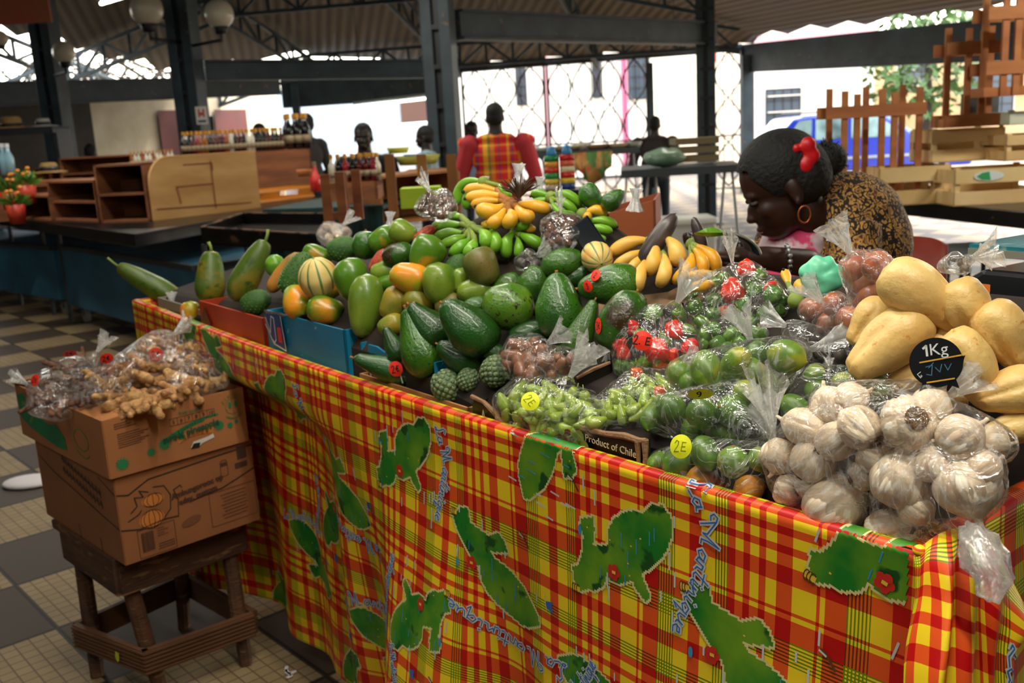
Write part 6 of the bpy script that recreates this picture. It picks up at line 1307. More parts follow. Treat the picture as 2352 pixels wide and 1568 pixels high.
def nutbag(label,cx,cy,rx,ry,n,knot,clab,cg,seed,s=40,dz=.01,mm=M_nut,tuft=.045,tdir=None,nm='brown_root',fm=None):
    r2=random.Random(seed); mem=[]; base=None
    for k in range(n):
        a=k*2.39996; q=math.sqrt((k+.5)/n); x=cx+rx*q*math.cos(a); y=cy+ry*q*math.sin(a); t=onpile(x,y,s/2,dz+r2.uniform(0,.02)); L=s*r2.uniform(.9,1.3)*t/FPX
        if base is None: base=ffr(nm,PR['ellip'],mm,n=14,seed=seed,noise_=.05); o=base
        else: o=base.copy(); link(o)
        place(o,at(x,y,t),frame((r2.uniform(-1,1),r2.uniform(-1,1),r2.uniform(-.5,.5))),(L*.9,L*.9,L)); tag(o,clab,'root',cg); mem.append((at(x,y,t),L*.45))
    K=at(knot[0],knot[1],onpile(knot[0],knot[1],4,dz+.05)); o,c=bag('root_bag',label,'bag',mem,K,seed=seed,tuft=tuft,tdir=tdir,fm=fm); return o
nutbag('clear bag of smooth brown nuts beside the blue-green sugar apple',1208,822,56,38,12,(1262,785),'smooth brown nut in the bag beside the sugar apple','brown nuts beside the sugar apple',51,s=44)
nutbag('second clear bag of brown nuts right of the first, before the black carton',1278,835,50,24,8,(1318,812),'brown nut in the second bag before the black carton','brown nuts before the black carton',52,s=38,tuft=.05)
nutbag('crumpled clear bag of brown seeds between the bananas and the mobile phone',1292,530,48,36,16,(1288,487),'brown seed in the crumpled bag beside the phone','brown seeds beside the phone',53,s=26,dz=.08,mm=M_rootd)
nutbag('bag of brown seeds at the back left of the green bananas',1002,470,44,26,12,(985,436),'brown seed in the bag at the back left of the bananas','brown seeds behind the bananas',54,s=24,dz=.14,mm=M_rootd)
nutbag('pale clear bag behind the rough dark soursop',768,540,36,20,8,(790,515),'pale root in the bag behind the dark soursop','pale roots behind the soursop',55,s=26,dz=.05,mm=mat('pale_root','#b39a80',.6))
nutbag('clear bag of dark dried roots between the wide lime bag and the chayotes',1905,800,80,34,14,(1800,745),'dark dried root in the bag left of the chayotes','dark roots left of the chayotes',56,s=40,dz=.0,mm=mat('dried_root','#2a1c16',.6),fm=FILM)
nutbag('small empty-looking crinkled bag left of the wide green avocado',1212,598,30,14,4,(1235,585),'grey root in the crinkled bag left of the wide avocado','grey roots left of the wide avocado',57,s=26,dz=.05,mm=mat('grey_root','#5a524c',.6))
nutbag('crinkled empty bag draped beside the right-hand scale',2190,605,44,14,4,(2240,590),'pale root in the crinkled bag beside the scale','pale roots beside the scale',58,s=22,dz=.12,mm=mat('grey_root','#5a524c',.6),fm=FILMW)
# twisted white tissue knots poking up at the back
for x,y,h,lb in((895,505,34,'white twisted bag top above the green mangoes'),(1190,400,44,'tall white twisted bag top behind the yellow bananas'),(1240,425,34,'white twisted bag top right of the bundle of twigs'),(1115,418,24,'small white bag top left of the bundle of twigs'),(1460,455,40,'crumpled white bag on the back right corner of the heap'),(395,690,34,'crumpled white film at the foot of the leaning papaya'),(1395,815,36,'crumpled clear film above the green chilli bag')):
    t=onpile(x,y,4,.06 if y<600 else .0); K=Vector(at(x,y,t)); hh=h*t/FPX; q=frame((.1,0,1)); mb=MB(); n=30
    for r_ in range(9):
        s=r_/8
        for k in range(n):
            a=2*PI*k/n; b_=hh*(.55-.42*math.sin(s*PI*.55)+.35*max(0,s-.6)*2); rip=1+.3*math.sin(5*a+x)+.2*math.sin(9*a+y); mb.v.append(tuple(K+q@Vector((b_*rip*math.cos(a),b_*.7*rip*math.sin(a),hh*(1.3*s-.75)))))
    for r_ in range(8):
        for k in range(n): k2=(k+1)%n; mb.f.append((r_*n+k,r_*n+k2,(r_+1)*n+k2,(r_+1)*n+k)); mb.mi.append(0)
    o=mb.build('twisted_bag',film('white_film',op=.1,haze=.6,bs=40),smooth=True,fixn=False); tag(o,lb,'bag')
# twigs
t=onpile(1190,440,20,.1); K=Vector(at(1192,455,t)); mb=MB(); r2=random.Random(8)
for k in range(60):
    d=Vector((r2.uniform(-.9,.9),r2.uniform(-.4,.4),r2.uniform(.3,1))).normalized(); mb.tube([K,K+d*.02+Vector((0,0,.005)),K+d*r2.uniform(.03,.055)],[.002,.0016,.0008],4)
o=mb.build('twig_bundle',mat('twig_brown','#4a3524',.9)); tag(o,'bundle of thin brown twigs behind the yellow bananas','twigs')
# mint green carrier bag
M_mint=mat('mint_plastic','#5fc79a',.35,c2='#79d6ae',scale=3,bump=.4,bscale=8)
t=onpile(1885,632,40,.05); mb=MB(); c=Vector(at(1885,632,t)); r_=46*t/FPX; mb.ell(c,(r_*1.1,r_*.6,r_),n=48,m=30); V=[]
for v in mb.v: p=Vector(v)-c; V.append(tuple(c+p*(1+.30*mnoise.noise(p*22)+.16*mnoise.noise(p*60)+.03*math.sin(math.atan2(p.z,p.x)*7+p.y*60))))
mb.v=V; o=mb.build('carrier_bag',M_mint,smooth=True); tag(o,'crumpled mint green plastic bag in front of the bent woman','bag')
# leaf, dark aubergines, phone, small carton edge, wooden box
def obj_at(x,y,t): return Vector(at(x,y,t))
t=onpile(1512,545,14,.09); o=ffr('aubergine',PR['long'],mat('aubergine_skin','#2a2429',.35,c2='#4a3d3a',scale=2),seed=8); place(o,at(1512,548,t),frame(KR*.55+KU*.8),(.085,.085,.12)); tag(o,'dark aubergine standing behind the left yellow bananas','aubergine')
o=o.copy(); link(o); t=onpile(1606,538,14,.08); place(o,at(1606,538,t),frame(KR*-.3+KU*.9),(.05,.05,.07)); tag(o,'small dark aubergine behind the basin of the scale','aubergine')
t=onpile(1632,535,14,.09); c=obj_at(1632,535,t); mb=MB(); R_=Vector(KR);U_=Vector(KU)
for i in range(9): s=i/8-.5; w=.5-abs(s)**1.5*1.1; mb.v+= [tuple(c+R_*s*.06+U_*(.012*w+.004*math.cos(s*6))),tuple(c+R_*s*.06+Vector(KF)*-.006),tuple(c+R_*s*.06-U_*.012*w)]
for i in range(8): mb.f+=[(i*3,i*3+1,i*3+4,i*3+3),(i*3+1,i*3+2,i*3+5,i*3+4)]; mb.mi+=[0,0]
o=mb.build('green_leaf',M_pepg); so=o.modifiers.new('s','SOLIDIFY'); so.thickness=.002; tag(o,'single green leaf behind the basin of the scale','leaf')
t=onpile(1354,545,30,.07); mb=MB(); mb.box((0,0,0),(.048,.010,.085)); o=mb.build('mobile_phone',mat('phone_black','#0b0c0e',.15,coat=.5),bevel=.003); place(o,at(1352,546,t),(Quaternion((0,1,0),-.55)@Quaternion((1,0,0),-.5))); tag(o,'black mobile phone leaning between the crumpled bag and the small melon','phone')
mb=MB(); mb.box((0,-.0055,0),(.042,.001,.074)); mb.build('screen',mat('phone_screen','#1a1d22',.08),o)
t=onpile(1180,622,20,.06); c=at(1180,625,t); u_,v_=uv(c); carton('small_carton','small blue and white carton wedged behind the plain green avocado',u_-.06,u_+.10,v_,v_+.12,surf(u_,v_)-.0,surf(u_,v_)+.03,mat('carton_white','#bfc6c8',.5,c2='#3f9fc0',scale=4,lo=.55,hi=.6),M_card)
# black 1Kg disc
t=onpile(2150,832,50,.07)-.075; c=obj_at(2150,832,t); o=empty('price_disc',c,'black round 1Kg price disc with a ribbon shape, stuck among the chayotes','price tag'); n=Vector(KC-at(2150,832,t)).normalized(); X=(Vector(KR)*.995+Vector(KU)*.09); X=(X-n*X.dot(n)).normalized(); Y=n.cross(X).normalized(); R_=57*t/FPX
PD=lambda x,y,l:c+X*x*R_+Y*y*R_+n*(l)
mb=MB(); k=40; P_=[PD(math.cos(2*PI*i/k),math.sin(2*PI*i/k),0) for i in range(k)]; mb.slab(P_,-n*.003); mb.slab([PD(.9,.15,.0),PD(1.1,.18,.0),PD(1.02,0,.0),PD(1.0,-.1,0),PD(.85,-.1,.0)],-n*.003); mb.slab([PD(.3,-.9,0),PD(.75,-1.12,0),PD(.65,-.7,0)],-n*.003); mb.slab([PD(-.6,-.8,0),PD(-.75,-1.1,0),PD(-.2,-1.0,0)],-n*.003); mb.build('disc',mat('disc_black','#0a0b0b',.3),o,world=True,fixn=True)
M_dw=mat('disc_white','#d3d3cf',.5); M_dy=mat('disc_gold','#d0a01c',.5); M_db=mat('disc_chalk','#3f6f8c',.7)
text('Kg',R_*.66,M_dw,o,PD(.14,.50,.002),X,n)
mb=MB(); strokes(mb,[[(-.42,.60),(-.30,.70),(-.30,.30)]],.085,PD,0,.002); mb.build('numeral_one',M_dw,o,world=True)
mb=MB(); strokes(mb,[[(-.6,.05),(.95,.20)],[(-.42,-.78),(.6,-.70)]],.055,PD,0,.002); mb.build('gold_lines',M_dy,o,world=True)
text('La',R_*.26,M_dw,o,PD(-.64,-.45,.002),X*.55-Y*.83,n)
mb=MB(); strokes(mb,[[(-.4,-.15),(-.15,-.1),(-.22,-.5),(-.4,-.45)],[(-.05,-.2),(.1,-.4),(.2,-.1)],[(.3,-.1),(.4,-.35),(.55,-.1)],[(-.3,-.2),(-.1,.0)]],.03,PD,0,.002); mb.build('chalk_price',M_db,o,world=True)
# ================================================================ neighbouring stalls and everything on them
M_contb=mat('tub_blue','#33708c',.5,c2='#285a73',scale=3,c3='#6a5a48',s3=10,l3=.68,h3=.72); M_leg=mat('leg_grey','#3b4448',.5,c2='#2a3034',scale=4); M_legl=mat('leg_pale','#8d9494',.5); M_gcl=mat('green_cloth','#0e3a38',.7,c2='#0a2c2b',scale=3)
def table(name,label,corners,z,th,m,legs=(),lm=M_leg,lr=.02,group=None,cat='table'):
    c=np.mean(corners,axis=0); o=empty(name,(c[0],c[1],0),label,cat,group); mb=MB(); mb.slab([(p[0],p[1],z-th) for p in corners],(0,0,th)); mb.build('table_top',m,o,world=True,bevel=.006)
    for p in legs:
        q=(p[0],p[1]); mb=MB(); mb.tube([(q[0],q[1],0),(q[0],q[1],z-th)],lr,8); mb.build('leg',lm,o,world=True)
    return o
A=atz(310,538,1.0)[:2]; L1=atz(-160,476,1.0)[:2]; R1=atz(655,478,1.0)[:2]; d1=(L1-A)/np.linalg.norm(L1-A); dr=np.array([-d1[1],d1[0]]); 
if dr[1]<0: dr=-dr
dr=(R1-A)/np.linalg.norm(R1-A); B_=A+dr*3.2; 
q1=atz(165,740,0)[:2]; q2=atz(125,722,0)[:2]; q3=atz(362,615,0.35)[:2]
table('black_table','long black market table on the left carrying wooden display steps',[A,A+d1*5.6,A+d1*5.6+dr*3.1,A+dr*3.1],1.0,.09,M_black,[q1,q2,q3,A+dr*2.1+d1*.2,A+d1*4.5+dr*.3])
def tub(xa,ya,xb,yb,zt,zb_,dep,label,wheels):
    a=atz(xa,ya,zb_)[:2]; b=atz(xb,yb,zb_)[:2]; d=(b-a)/np.linalg.norm(b-a); n=np.array([-d[1],d[0]]); 
    if n[1]<0: n=-n
    o=empty('wheeled_tub',(*((a+b)/2),0),label,'tub'); mb=MB(); P=[a,b,b+n*dep,a+n*dep]; mb.slab([(p[0],p[1],zb_) for p in P],(0,0,zt-zb_)); mb.build('body',M_contb,o,world=True,bevel=.01)
    mb=MB(); 
    for i in range(4): p,q=P[i],P[(i+1)%4]; mb.bar((*p,zt),(*q,zt),.05,.04)
    mb.build('rim',M_leg,o,world=True)
    for (p,) in [(a+d*.12+n*.1,),(b-d*.12+n*.1,),(a+d*.12+n*(dep-.1),),(b-d*.12+n*(dep-.1),)]:
        mb=MB(); mb.tube([(*(p-n*.02),.075),(*(p+n*.02),.075)],.072,16); w=mb.build('caster',mat('caster_cream','#9a958a',.5),o,world=True); mb=MB(); mb.box((p[0],p[1],.13),(.05,.05,.12)); mb.build('fork',M_leg,o,world=True)
tub(160,700,470,790,.72,.17,1.1,'blue wheeled storage tub under the black table, nearest the fruit stall',1)
tub(-150,640,138,690,.68,.17,.9,'blue wheeled storage tub further left under the black table',1)
tub(505,655,740,688,.66,.2,.7,'blue storage tub behind the papayas with a pale front edge',1)
# rounded plywood panel, wooden display steps
def on(x,y,z): return atz(x,y,z)
a=on(356,508,1.0); b=on(600,478,1.0); d=b-a; W=np.linalg.norm(d[:2]); o=empty('plywood_panel',(a+b)/2,'pale plywood display panel with one rounded corner standing on the black table','panel'); X=d/W; H_=.50
pr_=[(0,0),(W,0),(W,H_),(.2,H_)]+[(.2-.2*math.sin(t_),H_-.2+.2*math.cos(t_)) for t_ in np.linspace(0.2,PI/2,7)]
M_ply=mat('plywood','#d3a565',.6,c2='#b98747',scale=1.6,stretch=(1,1,4),bump=.1)
mb=MB(); yv=np.array([-X[1],X[0],0]); 
mb.slab([a+X*s+np.array([0,0,h]) for s,h in pr_],yv*.03); mb.build('board',M_ply,o,world=True,bevel=.004)
mb=MB(); E=lambda s,h,l:a+X*s-yv*(.004+l)+np.array([0,0,h]); strokes(mb,[[(.55*W,.05),(.55*W,H_-.06)],[(.22*W,.25),(.55*W,.25)],[(.30*W,.42),(.56*W,.42),(.56*W,.36)],[(.22*W,.25),(.24*W,.12)],[(.03,.09),(.9*W,.06)]],.012,E,0,.002); mb.build('battens',M_wood,o,world=True)
def ubox(x0,y0,x1,y1,z,h,dep,label,m=M_wood,shelves=1,name='wooden_crate',sides=True,cat='crate',slats=0,group=None):
    """open-fronted wooden box whose front lower edge runs (x0,y0)-(x1,y1) at height z"""
    a=on(x0,y0,z);b=on(x1,y1,z); d=b-a; W=np.linalg.norm(d[:2]); X=d/W; Y=np.array([-X[1],X[0],0]); 
    if Y[1]<0: Y=-Y
    o=empty(name,(a+b)/2,label,cat,group); t=.018
    Q=lambda s,y,zz:a+X*s+Y*y+np.array([0,0,zz])
    def sl(nm,p,off): mb=MB(); mb.slab(p,off); return mb.build(nm,m,o,world=True)
    sl('side',[Q(0,0,0),Q(0,dep,0),Q(0,dep,h),Q(0,0,h)],X*t); sl('side',[Q(W,0,0),Q(W,dep,0),Q(W,dep,h),Q(W,0,h)],-X*t)
    sl('top',[Q(0,0,h),Q(W,0,h),Q(W,dep,h),Q(0,dep,h)],(0,0,-t)); sl('bottom',[Q(0,0,t),Q(W,0,t),Q(W,dep,t),Q(0,dep,t)],(0,0,-t))
    for k in range(1,shelves+1): sl('shelf',[Q(0,0,h*k/(shelves+1)),Q(W,0,h*k/(shelves+1)),Q(W,dep,h*k/(shelves+1)),Q(0,dep,h*k/(shelves+1))],(0,0,-t))
    if sides: sl('back',[Q(0,dep,0),Q(W,dep,0),Q(W,dep,h),Q(0,dep,h)],-Y*t)
    for k in range(slats): s=W*(k+.5)/slats; sl('slat',[Q(s-.03,0,0),Q(s+.03,0,0),Q(s+.03,0,h),Q(s-.03,0,h)],-Y*.01)
    return o
M_shelf=mat('shelf_wood','#8d5530',.7,c2='#6d3f22',scale=2.5,stretch=(1,1,5))
ubox(35,503,120,507,1.0,.22,.5,'low open wooden box at the left end of the black table',M_shelf,0,'display_box')
ubox(120,506,228,510,1.0,.34,.5,'open wooden display box in the row left of the tall middle one',M_shelf,1,'display_box')
ubox(232,512,345,508,1.0,.46,.55,'tallest open wooden display box beside the plywood panel',M_shelf,1,'display_box')
ubox(150,470,330,462,1.0,.52,.35,'rear wooden display box with dark gaps behind the front row',M_shelf,2,'display_box')
ubox(85,468,150,467,1.0,.42,.4,'rear wooden display box behind the leftmost one',M_shelf,1,'display_box')
# bottles
def bottle_proto(name,hh,glass,cap,lab=None):
    mb=MB(); r=.035; mb.lathe([(0.001,0),(r,.003),(r,.15),(r*.9,.17),(r*.4,.205),(r*.38,.25)],12); return mb
COLS=[('#4a1410','bottle_dark_red'),('#141414','bottle_black'),('#8a4a16','bottle_amber'),('#c9c4b4','bottle_clear'),('#7f1f28','bottle_red')]
bms=[mat(n,c,.08,coat=.6,vary=.1) for c,n in COLS]; M_cap=mat('gold_cap','#c48a2e',.35,metal=.4); M_lbl=mat('bottle_label','#8a7a60',.6)
BP=[]
def mkbottle(mm):
    o=bottle_proto('b',.25,None,None).build('bottle',mm,smooth=True); mb=MB(); mb.lathe([(.018,.235),(.018,.275),(.001,.277)],10); mb.build('cap',M_cap,o); mb=MB(); mb.lathe([(.0358,.05),(.0358,.11)],12); mb.build('label',M_lbl,o,smooth=True); return o
for mm in bms: BP.append(mkbottle(mm))
ub=set()
def bottle(p,k,lab,group,s=1):
    b=BP[k]; o=b if k not in ub else copy_tree(b); ub.add(k)
    o.location=Vector(p); o.scale=(s,s,s); o.rotation_euler=(0,0,random.uniform(0,6)); 
    for key in('label','category','group'):
        if key in o: del o[key]
    tag(o,lab,'bottle',group); return o
# raised wooden rack with the long row
a=on(418,372,1.35); b=on(720,340,1.35)
def shelfboard(xa,ya,xb,yb,z,dep,label,m=M_shelf,legs=True,name='bottle_rack',drop=.35,cat='rack'):
    a=on(xa,ya,z);b=on(xb,yb,z); d=b-a; W=np.linalg.norm(d[:2]); X=d/W; Y=np.array([-X[1],X[0],0]); Y=Y if Y[1]>0 else -Y
    o=empty(name,(a+b)/2-np.array([0,0,drop]),label,cat); mb=MB(); mb.slab([a,b,b+Y*dep,a+Y*dep],(0,0,-.03)); mb.build('shelf',m,o,world=True)
    mb=MB(); mb.slab([a-np.array([0,0,.03]),b-np.array([0,0,.03]),b-np.array([0,0,drop]),a-np.array([0,0,drop])],Y*.02); mb.build('front_board',m,o,world=True)
    for s in(0,W): mb=MB(); p=a+X*s; mb.slab([p,p+Y*dep,p+Y*dep-np.array([0,0,drop]),p-np.array([0,0,drop])],X*(.02 if s==0 else -.02)); mb.build('side_board',m,o,world=True)
    return a,X,Y,W,o
def at_t(x,y,t): return at(x,y,t)
def shelf_t(xa,ya,ta,xb,yb,tb,dep,label,drop,name='bottle_rack',m=M_shelf,cat='rack'):
    a=at(xa,ya,ta); b=at(xb,yb,tb); b[2]=a[2]; d=b-a; W=np.linalg.norm(d[:2]); X=d/W; Y=np.array([-X[1],X[0],0]); Y=Y if Y[1]>0 else -Y
    o=empty(name,(a+b)/2-np.array([0,0,drop]),label,cat); dn=np.array([0,0,1.])
    mb=MB(); mb.slab([a,b,b+Y*dep,a+Y*dep],(0,0,-.03)); mb.build('shelf',m,o,world=True)
    mb=MB(); mb.slab([a-dn*.03,b-dn*.03,b-dn*drop,a-dn*drop],Y*.02); mb.build('front_board',m,o,world=True)
    for s in(0,W): mb=MB(); p=a+X*s; mb.slab([p,p+Y*dep,p+Y*dep-dn*drop,p-dn*drop],X*(.02 if s==0 else -.02)); mb.build('side_board',m,o,world=True)
    return a,X,Y,W
a,X,Y,W=shelf_t(415,358,9.9,712,336,10.4,.5,'long wooden rack carrying the tall row of dark bottles behind the plywood panel',.42)
rr=random.Random(4); n=24
for i in range(n):
    bottle(a+X*(.05+W*.78*i/n)+Y*.07,rr.choice((0,1,1,2,3,4)),'gold-capped bottle in the long front row on the rack behind the plywood panel','bottles in the long rack row',.86)
for i in range(14): bottle(a+X*(.08+W*.74*i/14)+Y*.2,rr.choice((1,2,3)),'gold-capped bottle in the second row on the rack behind the plywood panel','bottles in the second rack row',.86)
for i in range(6): bottle(a+X*(W*.84+.09*(i%3)+.02)+Y*(.08+.13*(i//3))+np.array([0,0,.0]),1,'tall black bottle at the right end of the long bottle rack','tall black bottles at the rack end',1.35)
a,X,Y,W=shelf_t(300,384,10.6,412,378,10.9,.3,'low wooden rack with small clear bottles left of the long rack',.45)
for i in range(12): bottle(a+X*(.04+W*.92*i/12)+Y*.08,3 if i%3 else 2,'small clear bottle with a gold cap on the low rack left of the long row','small bottles on the low rack',.6)
# second group of bottles, on the green-cloth stall
tc_,te_=at(742,425,6.4),0
gc0=on(640,452,1.02);
o=table('cloth_table','stall under a dark green cloth behind the fruit heap',[at(600,462,7.2)[:2],at(875,418,6.9)[:2],at(875,418,6.9)[:2]+np.array([.25,1.1]),at(600,462,7.2)[:2]+np.array([.25,1.1])],1.08,.03,M_gcl)
mb=MB(); p0=at(600,462,7.2)[:2]; p1=at(875,418,6.9)[:2]; 
ns=40
for i in range(ns+1):
    q=p0+(p1-p0)*i/ns; off=.02*math.sin(i*1.3); mb.v+=[(q[0],q[1]-.01,1.07),(q[0],q[1]-.02-off,.7),(q[0],q[1]-.03-off*1.5,.45)]
for i in range(ns): 
    for k in range(2): j=i*3+k; mb.f.append((j,j+1,j+4,j+3)); mb.mi.append(0)
h=mb.build('hanging_cloth',M_gcl,o,world=True,smooth=True,fixn=False)
a,X,Y,W=shelf_t(748,422,6.5,865,410,6.5,.35,'wooden stand carrying the coloured bottles in front of the man in black',.12,name='bottle_stand')
for i,k in enumerate((3,1,4,1,0,0,4)): bottle(a+X*(.04+W*.95*i/7)+Y*.06,k,['clear bottle at the left end of the coloured row before the man in black','dark bottle second from the left before the man in black','bottle with a red body in the middle-left of the coloured row','dark bottle in the middle of the coloured row','dark red bottle right of the middle of the coloured row','dark red bottle next to the right end of the coloured row','red bottle at the right end of the coloured row'][i],None,.68)
for i in range(6): bottle(a+X*(.06+W*.95*i/6)+Y*.2,rr.choice((1,3,2)),'bottle in the rear row of the coloured bottles before the man in black','rear coloured bottles',.66)
# pinkish-red sauce bottle
mb=MB(); p=on(727,440,1.08); mb.lathe([(.001,0),(.055,.004),(.055,.12),(.03,.17),(.018,.22),(.016,.26),(.001,.265)],16); o=mb.build('sauce_bottle',mat('sauce_red','#e0322e',.2,coat=.5),smooth=True); o.location=Vector(p); tag(o,'bright red sauce bottle beside the orange plastic basket','bottle'); mb=MB(); mb.lathe([(.02,.24),(.02,.28),(.001,.282)],10); mb.build('cap',M_lbl,o)
# orange plastic basket
a=on(598,470,.98); b=on(722,455,.98)
def basket(c0,c1,h,dep,label,m,name='plastic_basket'):
    d=c1-c0; W=np.linalg.norm(d[:2]); X=d/W; Y=np.array([-X[1],X[0],0]); Y=Y if Y[1]>0 else -Y; o=empty(name,(c0+c1)/2,label,'basket'); dn=np.array([0,0,1.])
    mb=MB(); mb.slab([c0,c1,c1+Y*dep,c0+Y*dep],dn*.008); mb.build('bottom',m,o,world=True)
    for nm,p,q in(('front',c0,c1),('back',c0+Y*dep,c1+Y*dep),('end',c0,c0+Y*dep),('end',c1,c1+Y*dep)):
        mb=MB(); n=max(4,int(np.linalg.norm(q-p)/.022)); 
        for i in range(n+1): s=p+(q-p)*i/n; mb.bar(s,s+dn*h,.008)
        for z in(0,.25,1): mb.bar(p+dn*h*z,q+dn*h*z,.012,.02)
        mb.build(nm+'_lattice',m,o,world=True)
basket(a,b,.12,.35,'orange plastic lattice basket standing right of the plywood panel',mat('basket_orange','#e08a14',.4))
# slatted tall stool frames and the wooden crates in the middle
def frame_stand(x0,x1,ytop,ybot,t,label,m=M_wood):
    a=at(x0,ybot,t);b=at(x1,ybot-6,t); h=(ybot-ytop)*t/FPX; o=empty('post_stand',(a+b)/2,label,'stand'); dn=np.array([0,0,1.]); d=b-a; X=d/np.linalg.norm(d)
    dpt=np.array([.05,.25,0])
    for s,off in((0,0),(1,0),(0,1),(1,1)):
        p=a+d*s+dpt*off; mb=MB(); mb.bar(p,p+dn*h,.05,.03); mb.build('post',m,o,world=True)
    mb=MB(); mb.bar(a+dn*.05,b+dn*.05,.02,.04); mb.bar(a+dn*(h*.75),b+dn*(h*.75),.02,.03); mb.bar(a+dn*.05+dpt,b+dn*.05+dpt,.02,.04); mb.build('rail',m,o,world=True)
frame_stand(757,790,402,520,5.3,'pair of upright wooden posts in front of the green cloth'); 
o=ubox(880,520,1062,495,.92,.36,.45,'large open wooden crate behind the yellow bananas, left of the man in the waistcoat',mat('crate_orange_wood','#a3672f',.65,c2='#8a5424',scale=2,stretch=(1,5,1)),0,'wooden_crate',slats=0)
ob=[x for x in COL.objects if x.get('label','').startswith('large open wooden crate')][0]
for k,x in enumerate((905,978,1045)):
    a=at(x,500,5.15); mb=MB(); mb.bar(a,a+np.array([0,0,.33]),.05,.02); mb.build('slat',MC['crate_orange_wood'],ob,world=True)
ubox(800,515,878,500,.92,.10,.4,'low wooden tray beside the two upright posts',M_wood,0,'wooden_tray',cat='tray')
q=on(905,470,1.0); mb=MB(); mb.box((0,0,0),(.2,.16,.10)); o=mb.build('lime_green_box',mat('lime_green','#a9c81c',.5)); o.location=Vector(at(968,452,5.0)); tag(o,'lime green box inside the open wooden crate','box')
for x,y,w,h,c,lb in((700,405,.07,.06,'#b5602a','small orange pot on the rack right of the plywood panel'),(915,352,.10,.05,'#c9c83a','yellow-green tub right of the man in black'),(945,365,.07,.04,'#4a86b5','blue lid on the table right of the man in black'),(960,378,.2,.08,'#a3a03a','yellow-green cloth bundle left of the middle column')):
    mb=MB(); mb.lathe([(.001,0),(w*.8,.0),(w,h),(w*.96,h),(w*.75,.01)],16); t=8.5; o=mb.build('tub',mat('tub_'+c[1:],c,.5),smooth=True); o.location=Vector(at(x,y,t)); tag(o,lb,'tub')
table('rear_table','table with tubs behind the open wooden crate',[at(908,388,8.2)[:2],at(1010,385,8.0)[:2],at(1010,385,8.0)[:2]+np.array([0,1.2]),at(908,388,8.2)[:2]+np.array([0,1.2])],1.24,.06,M_wood,[at(915,388,8.5)[:2],at(1000,388,8.5)[:2]])
# black tray between the stalls
mb=MB(); c0=on(468,560,.95);c1=on(735,583,.95); c2=on(760,525,.95); c3=on(560,522,.95); mb.slab([c0,c1,c2,c3],(0,0,.03)); 
for p,q in((c0,c1),(c1,c2),(c2,c3),(c3,c0)): mb.bar(p+np.array([0,0,.06]),q+np.array([0,0,.06]),.02,.09)
o=mb.build('tray_body',M_black); e=empty('black_tray',(c0+c2)/2,'wide black tray with a worn pale rim behind the papayas','tray'); o.parent=e; o.matrix_parent_inverse=Matrix.Translation(e.location).inverted()
mb=MB()
for p,q in((c0,c1),(c2,c3),(c3,c0)): mb.bar(p+np.array([0,0,.108]),q+np.array([0,0,.108]),.012,.006)
mb.build('worn_rim',mat('worn_pale','#8a6a52',.8,c2='#1a1512',scale=9,lo=.5,hi=.56),e,world=True)
for p in (c0,c1,c2,c3): mb=MB(); mb.tube([(p[0],p[1],0),(p[0],p[1],.95)],.018,8); mb.build('leg',M_leg,e,world=True)
# brown wooden box at the back right corner of the heap
a=at(1396,560,2.75);b=at(1507,528,2.75); d=b-a; X=d/np.linalg.norm(d); h=.10
e=empty('wooden_box',(a+b)/2,'plain reddish-brown wooden box at the back corner of the fruit heap','box'); M_rbox=mat('box_redwood','#a3562f',.6,c2='#94492a',scale=2); Y=np.array([.2,.95,0]); Z=np.array([0,0,.115])
a=a-np.array([0,0,.03]); b=b-np.array([0,0,.03])
for nm,P_,off in(('front_panel',[a,b,b+Z,a+Z],Y*.008),('end_panel',[a,a+Y*.3,a+Y*.3+Z,a+Z],X*.008),('end_panel',[b,b+Y*.3,b+Y*.3+Z,b+Z],-X*.008),('back_panel',[a+Y*.3,b+Y*.3,b+Y*.3+Z,a+Y*.3+Z],-Y*.008),('bottom_panel',[a,b,b+Y*.3,a+Y*.3],(0,0,.008))):
    mb=MB(); mb.slab(P_,off); mb.build(nm,M_rbox,e,world=True)
sb=atz(1450,600,.9)
table('side_shelf','low dark shelf behind the stall carrying the reddish-brown box',[a[:2]-X[:2]*.1-Y[:2]*.08,b[:2]+X[:2]*.05-Y[:2]*.08,b[:2]+Y[:2]*.4,a[:2]+Y[:2]*.4],float(a[2])-.002,.03,M_stw,[a[:2],b[:2],a[:2]+Y[:2]*.35,b[:2]+Y[:2]*.35],cat='shelf')
# wrapped brown roll, two striped cans
for x,y,cols,lb in((1270,395,('#1f8a4c','#e8a13a','#d8402a','#2f9a54','#e6c64a','#c9b89a'),'striped green and orange cardboard can behind the heap'),(1305,392,('#c9242a','#e06a4a','#e8dcae','#d0302a','#e0c23a','#24408f'),'striped red and yellow cardboard can beside the green one')):
    t=4.6; p=at(x,y+42,t); e=empty('striped_can',p,lb,'can'); r=17*t/FPX; hh=78*t/FPX
    for i in range(6): mb=MB(); mb.lathe([(r,hh*(5-i)/6),(r,hh*(6-i)/6)],20); mb.build('colour_band',mat('can_'+cols[i][1:],cols[i],.4),e,smooth=True)
    mb=MB(); mb.lathe([(r*.6,hh),(r*.7,hh+.01),(r*.5,hh+.04),(.001,hh+.045)],16); mb.build('lid',mat('lid_blue','#3f8fc9',.4),e,smooth=True)
p=at(1290,440,4.6); table('small_table','small dark table behind the heap carrying the two striped cans',[(p[0]-.12,p[1]-.06),(p[0]+.12,p[1]-.06),(p[0]+.12,p[1]+.2),(p[0]-.12,p[1]+.2)],float(at(1270,437,4.6)[2]),.05,M_black,[(p[0]-.09,p[1]-.03),(p[0]+.09,p[1]-.03),(p[0]-.09,p[1]+.17),(p[0]+.09,p[1]+.17)])
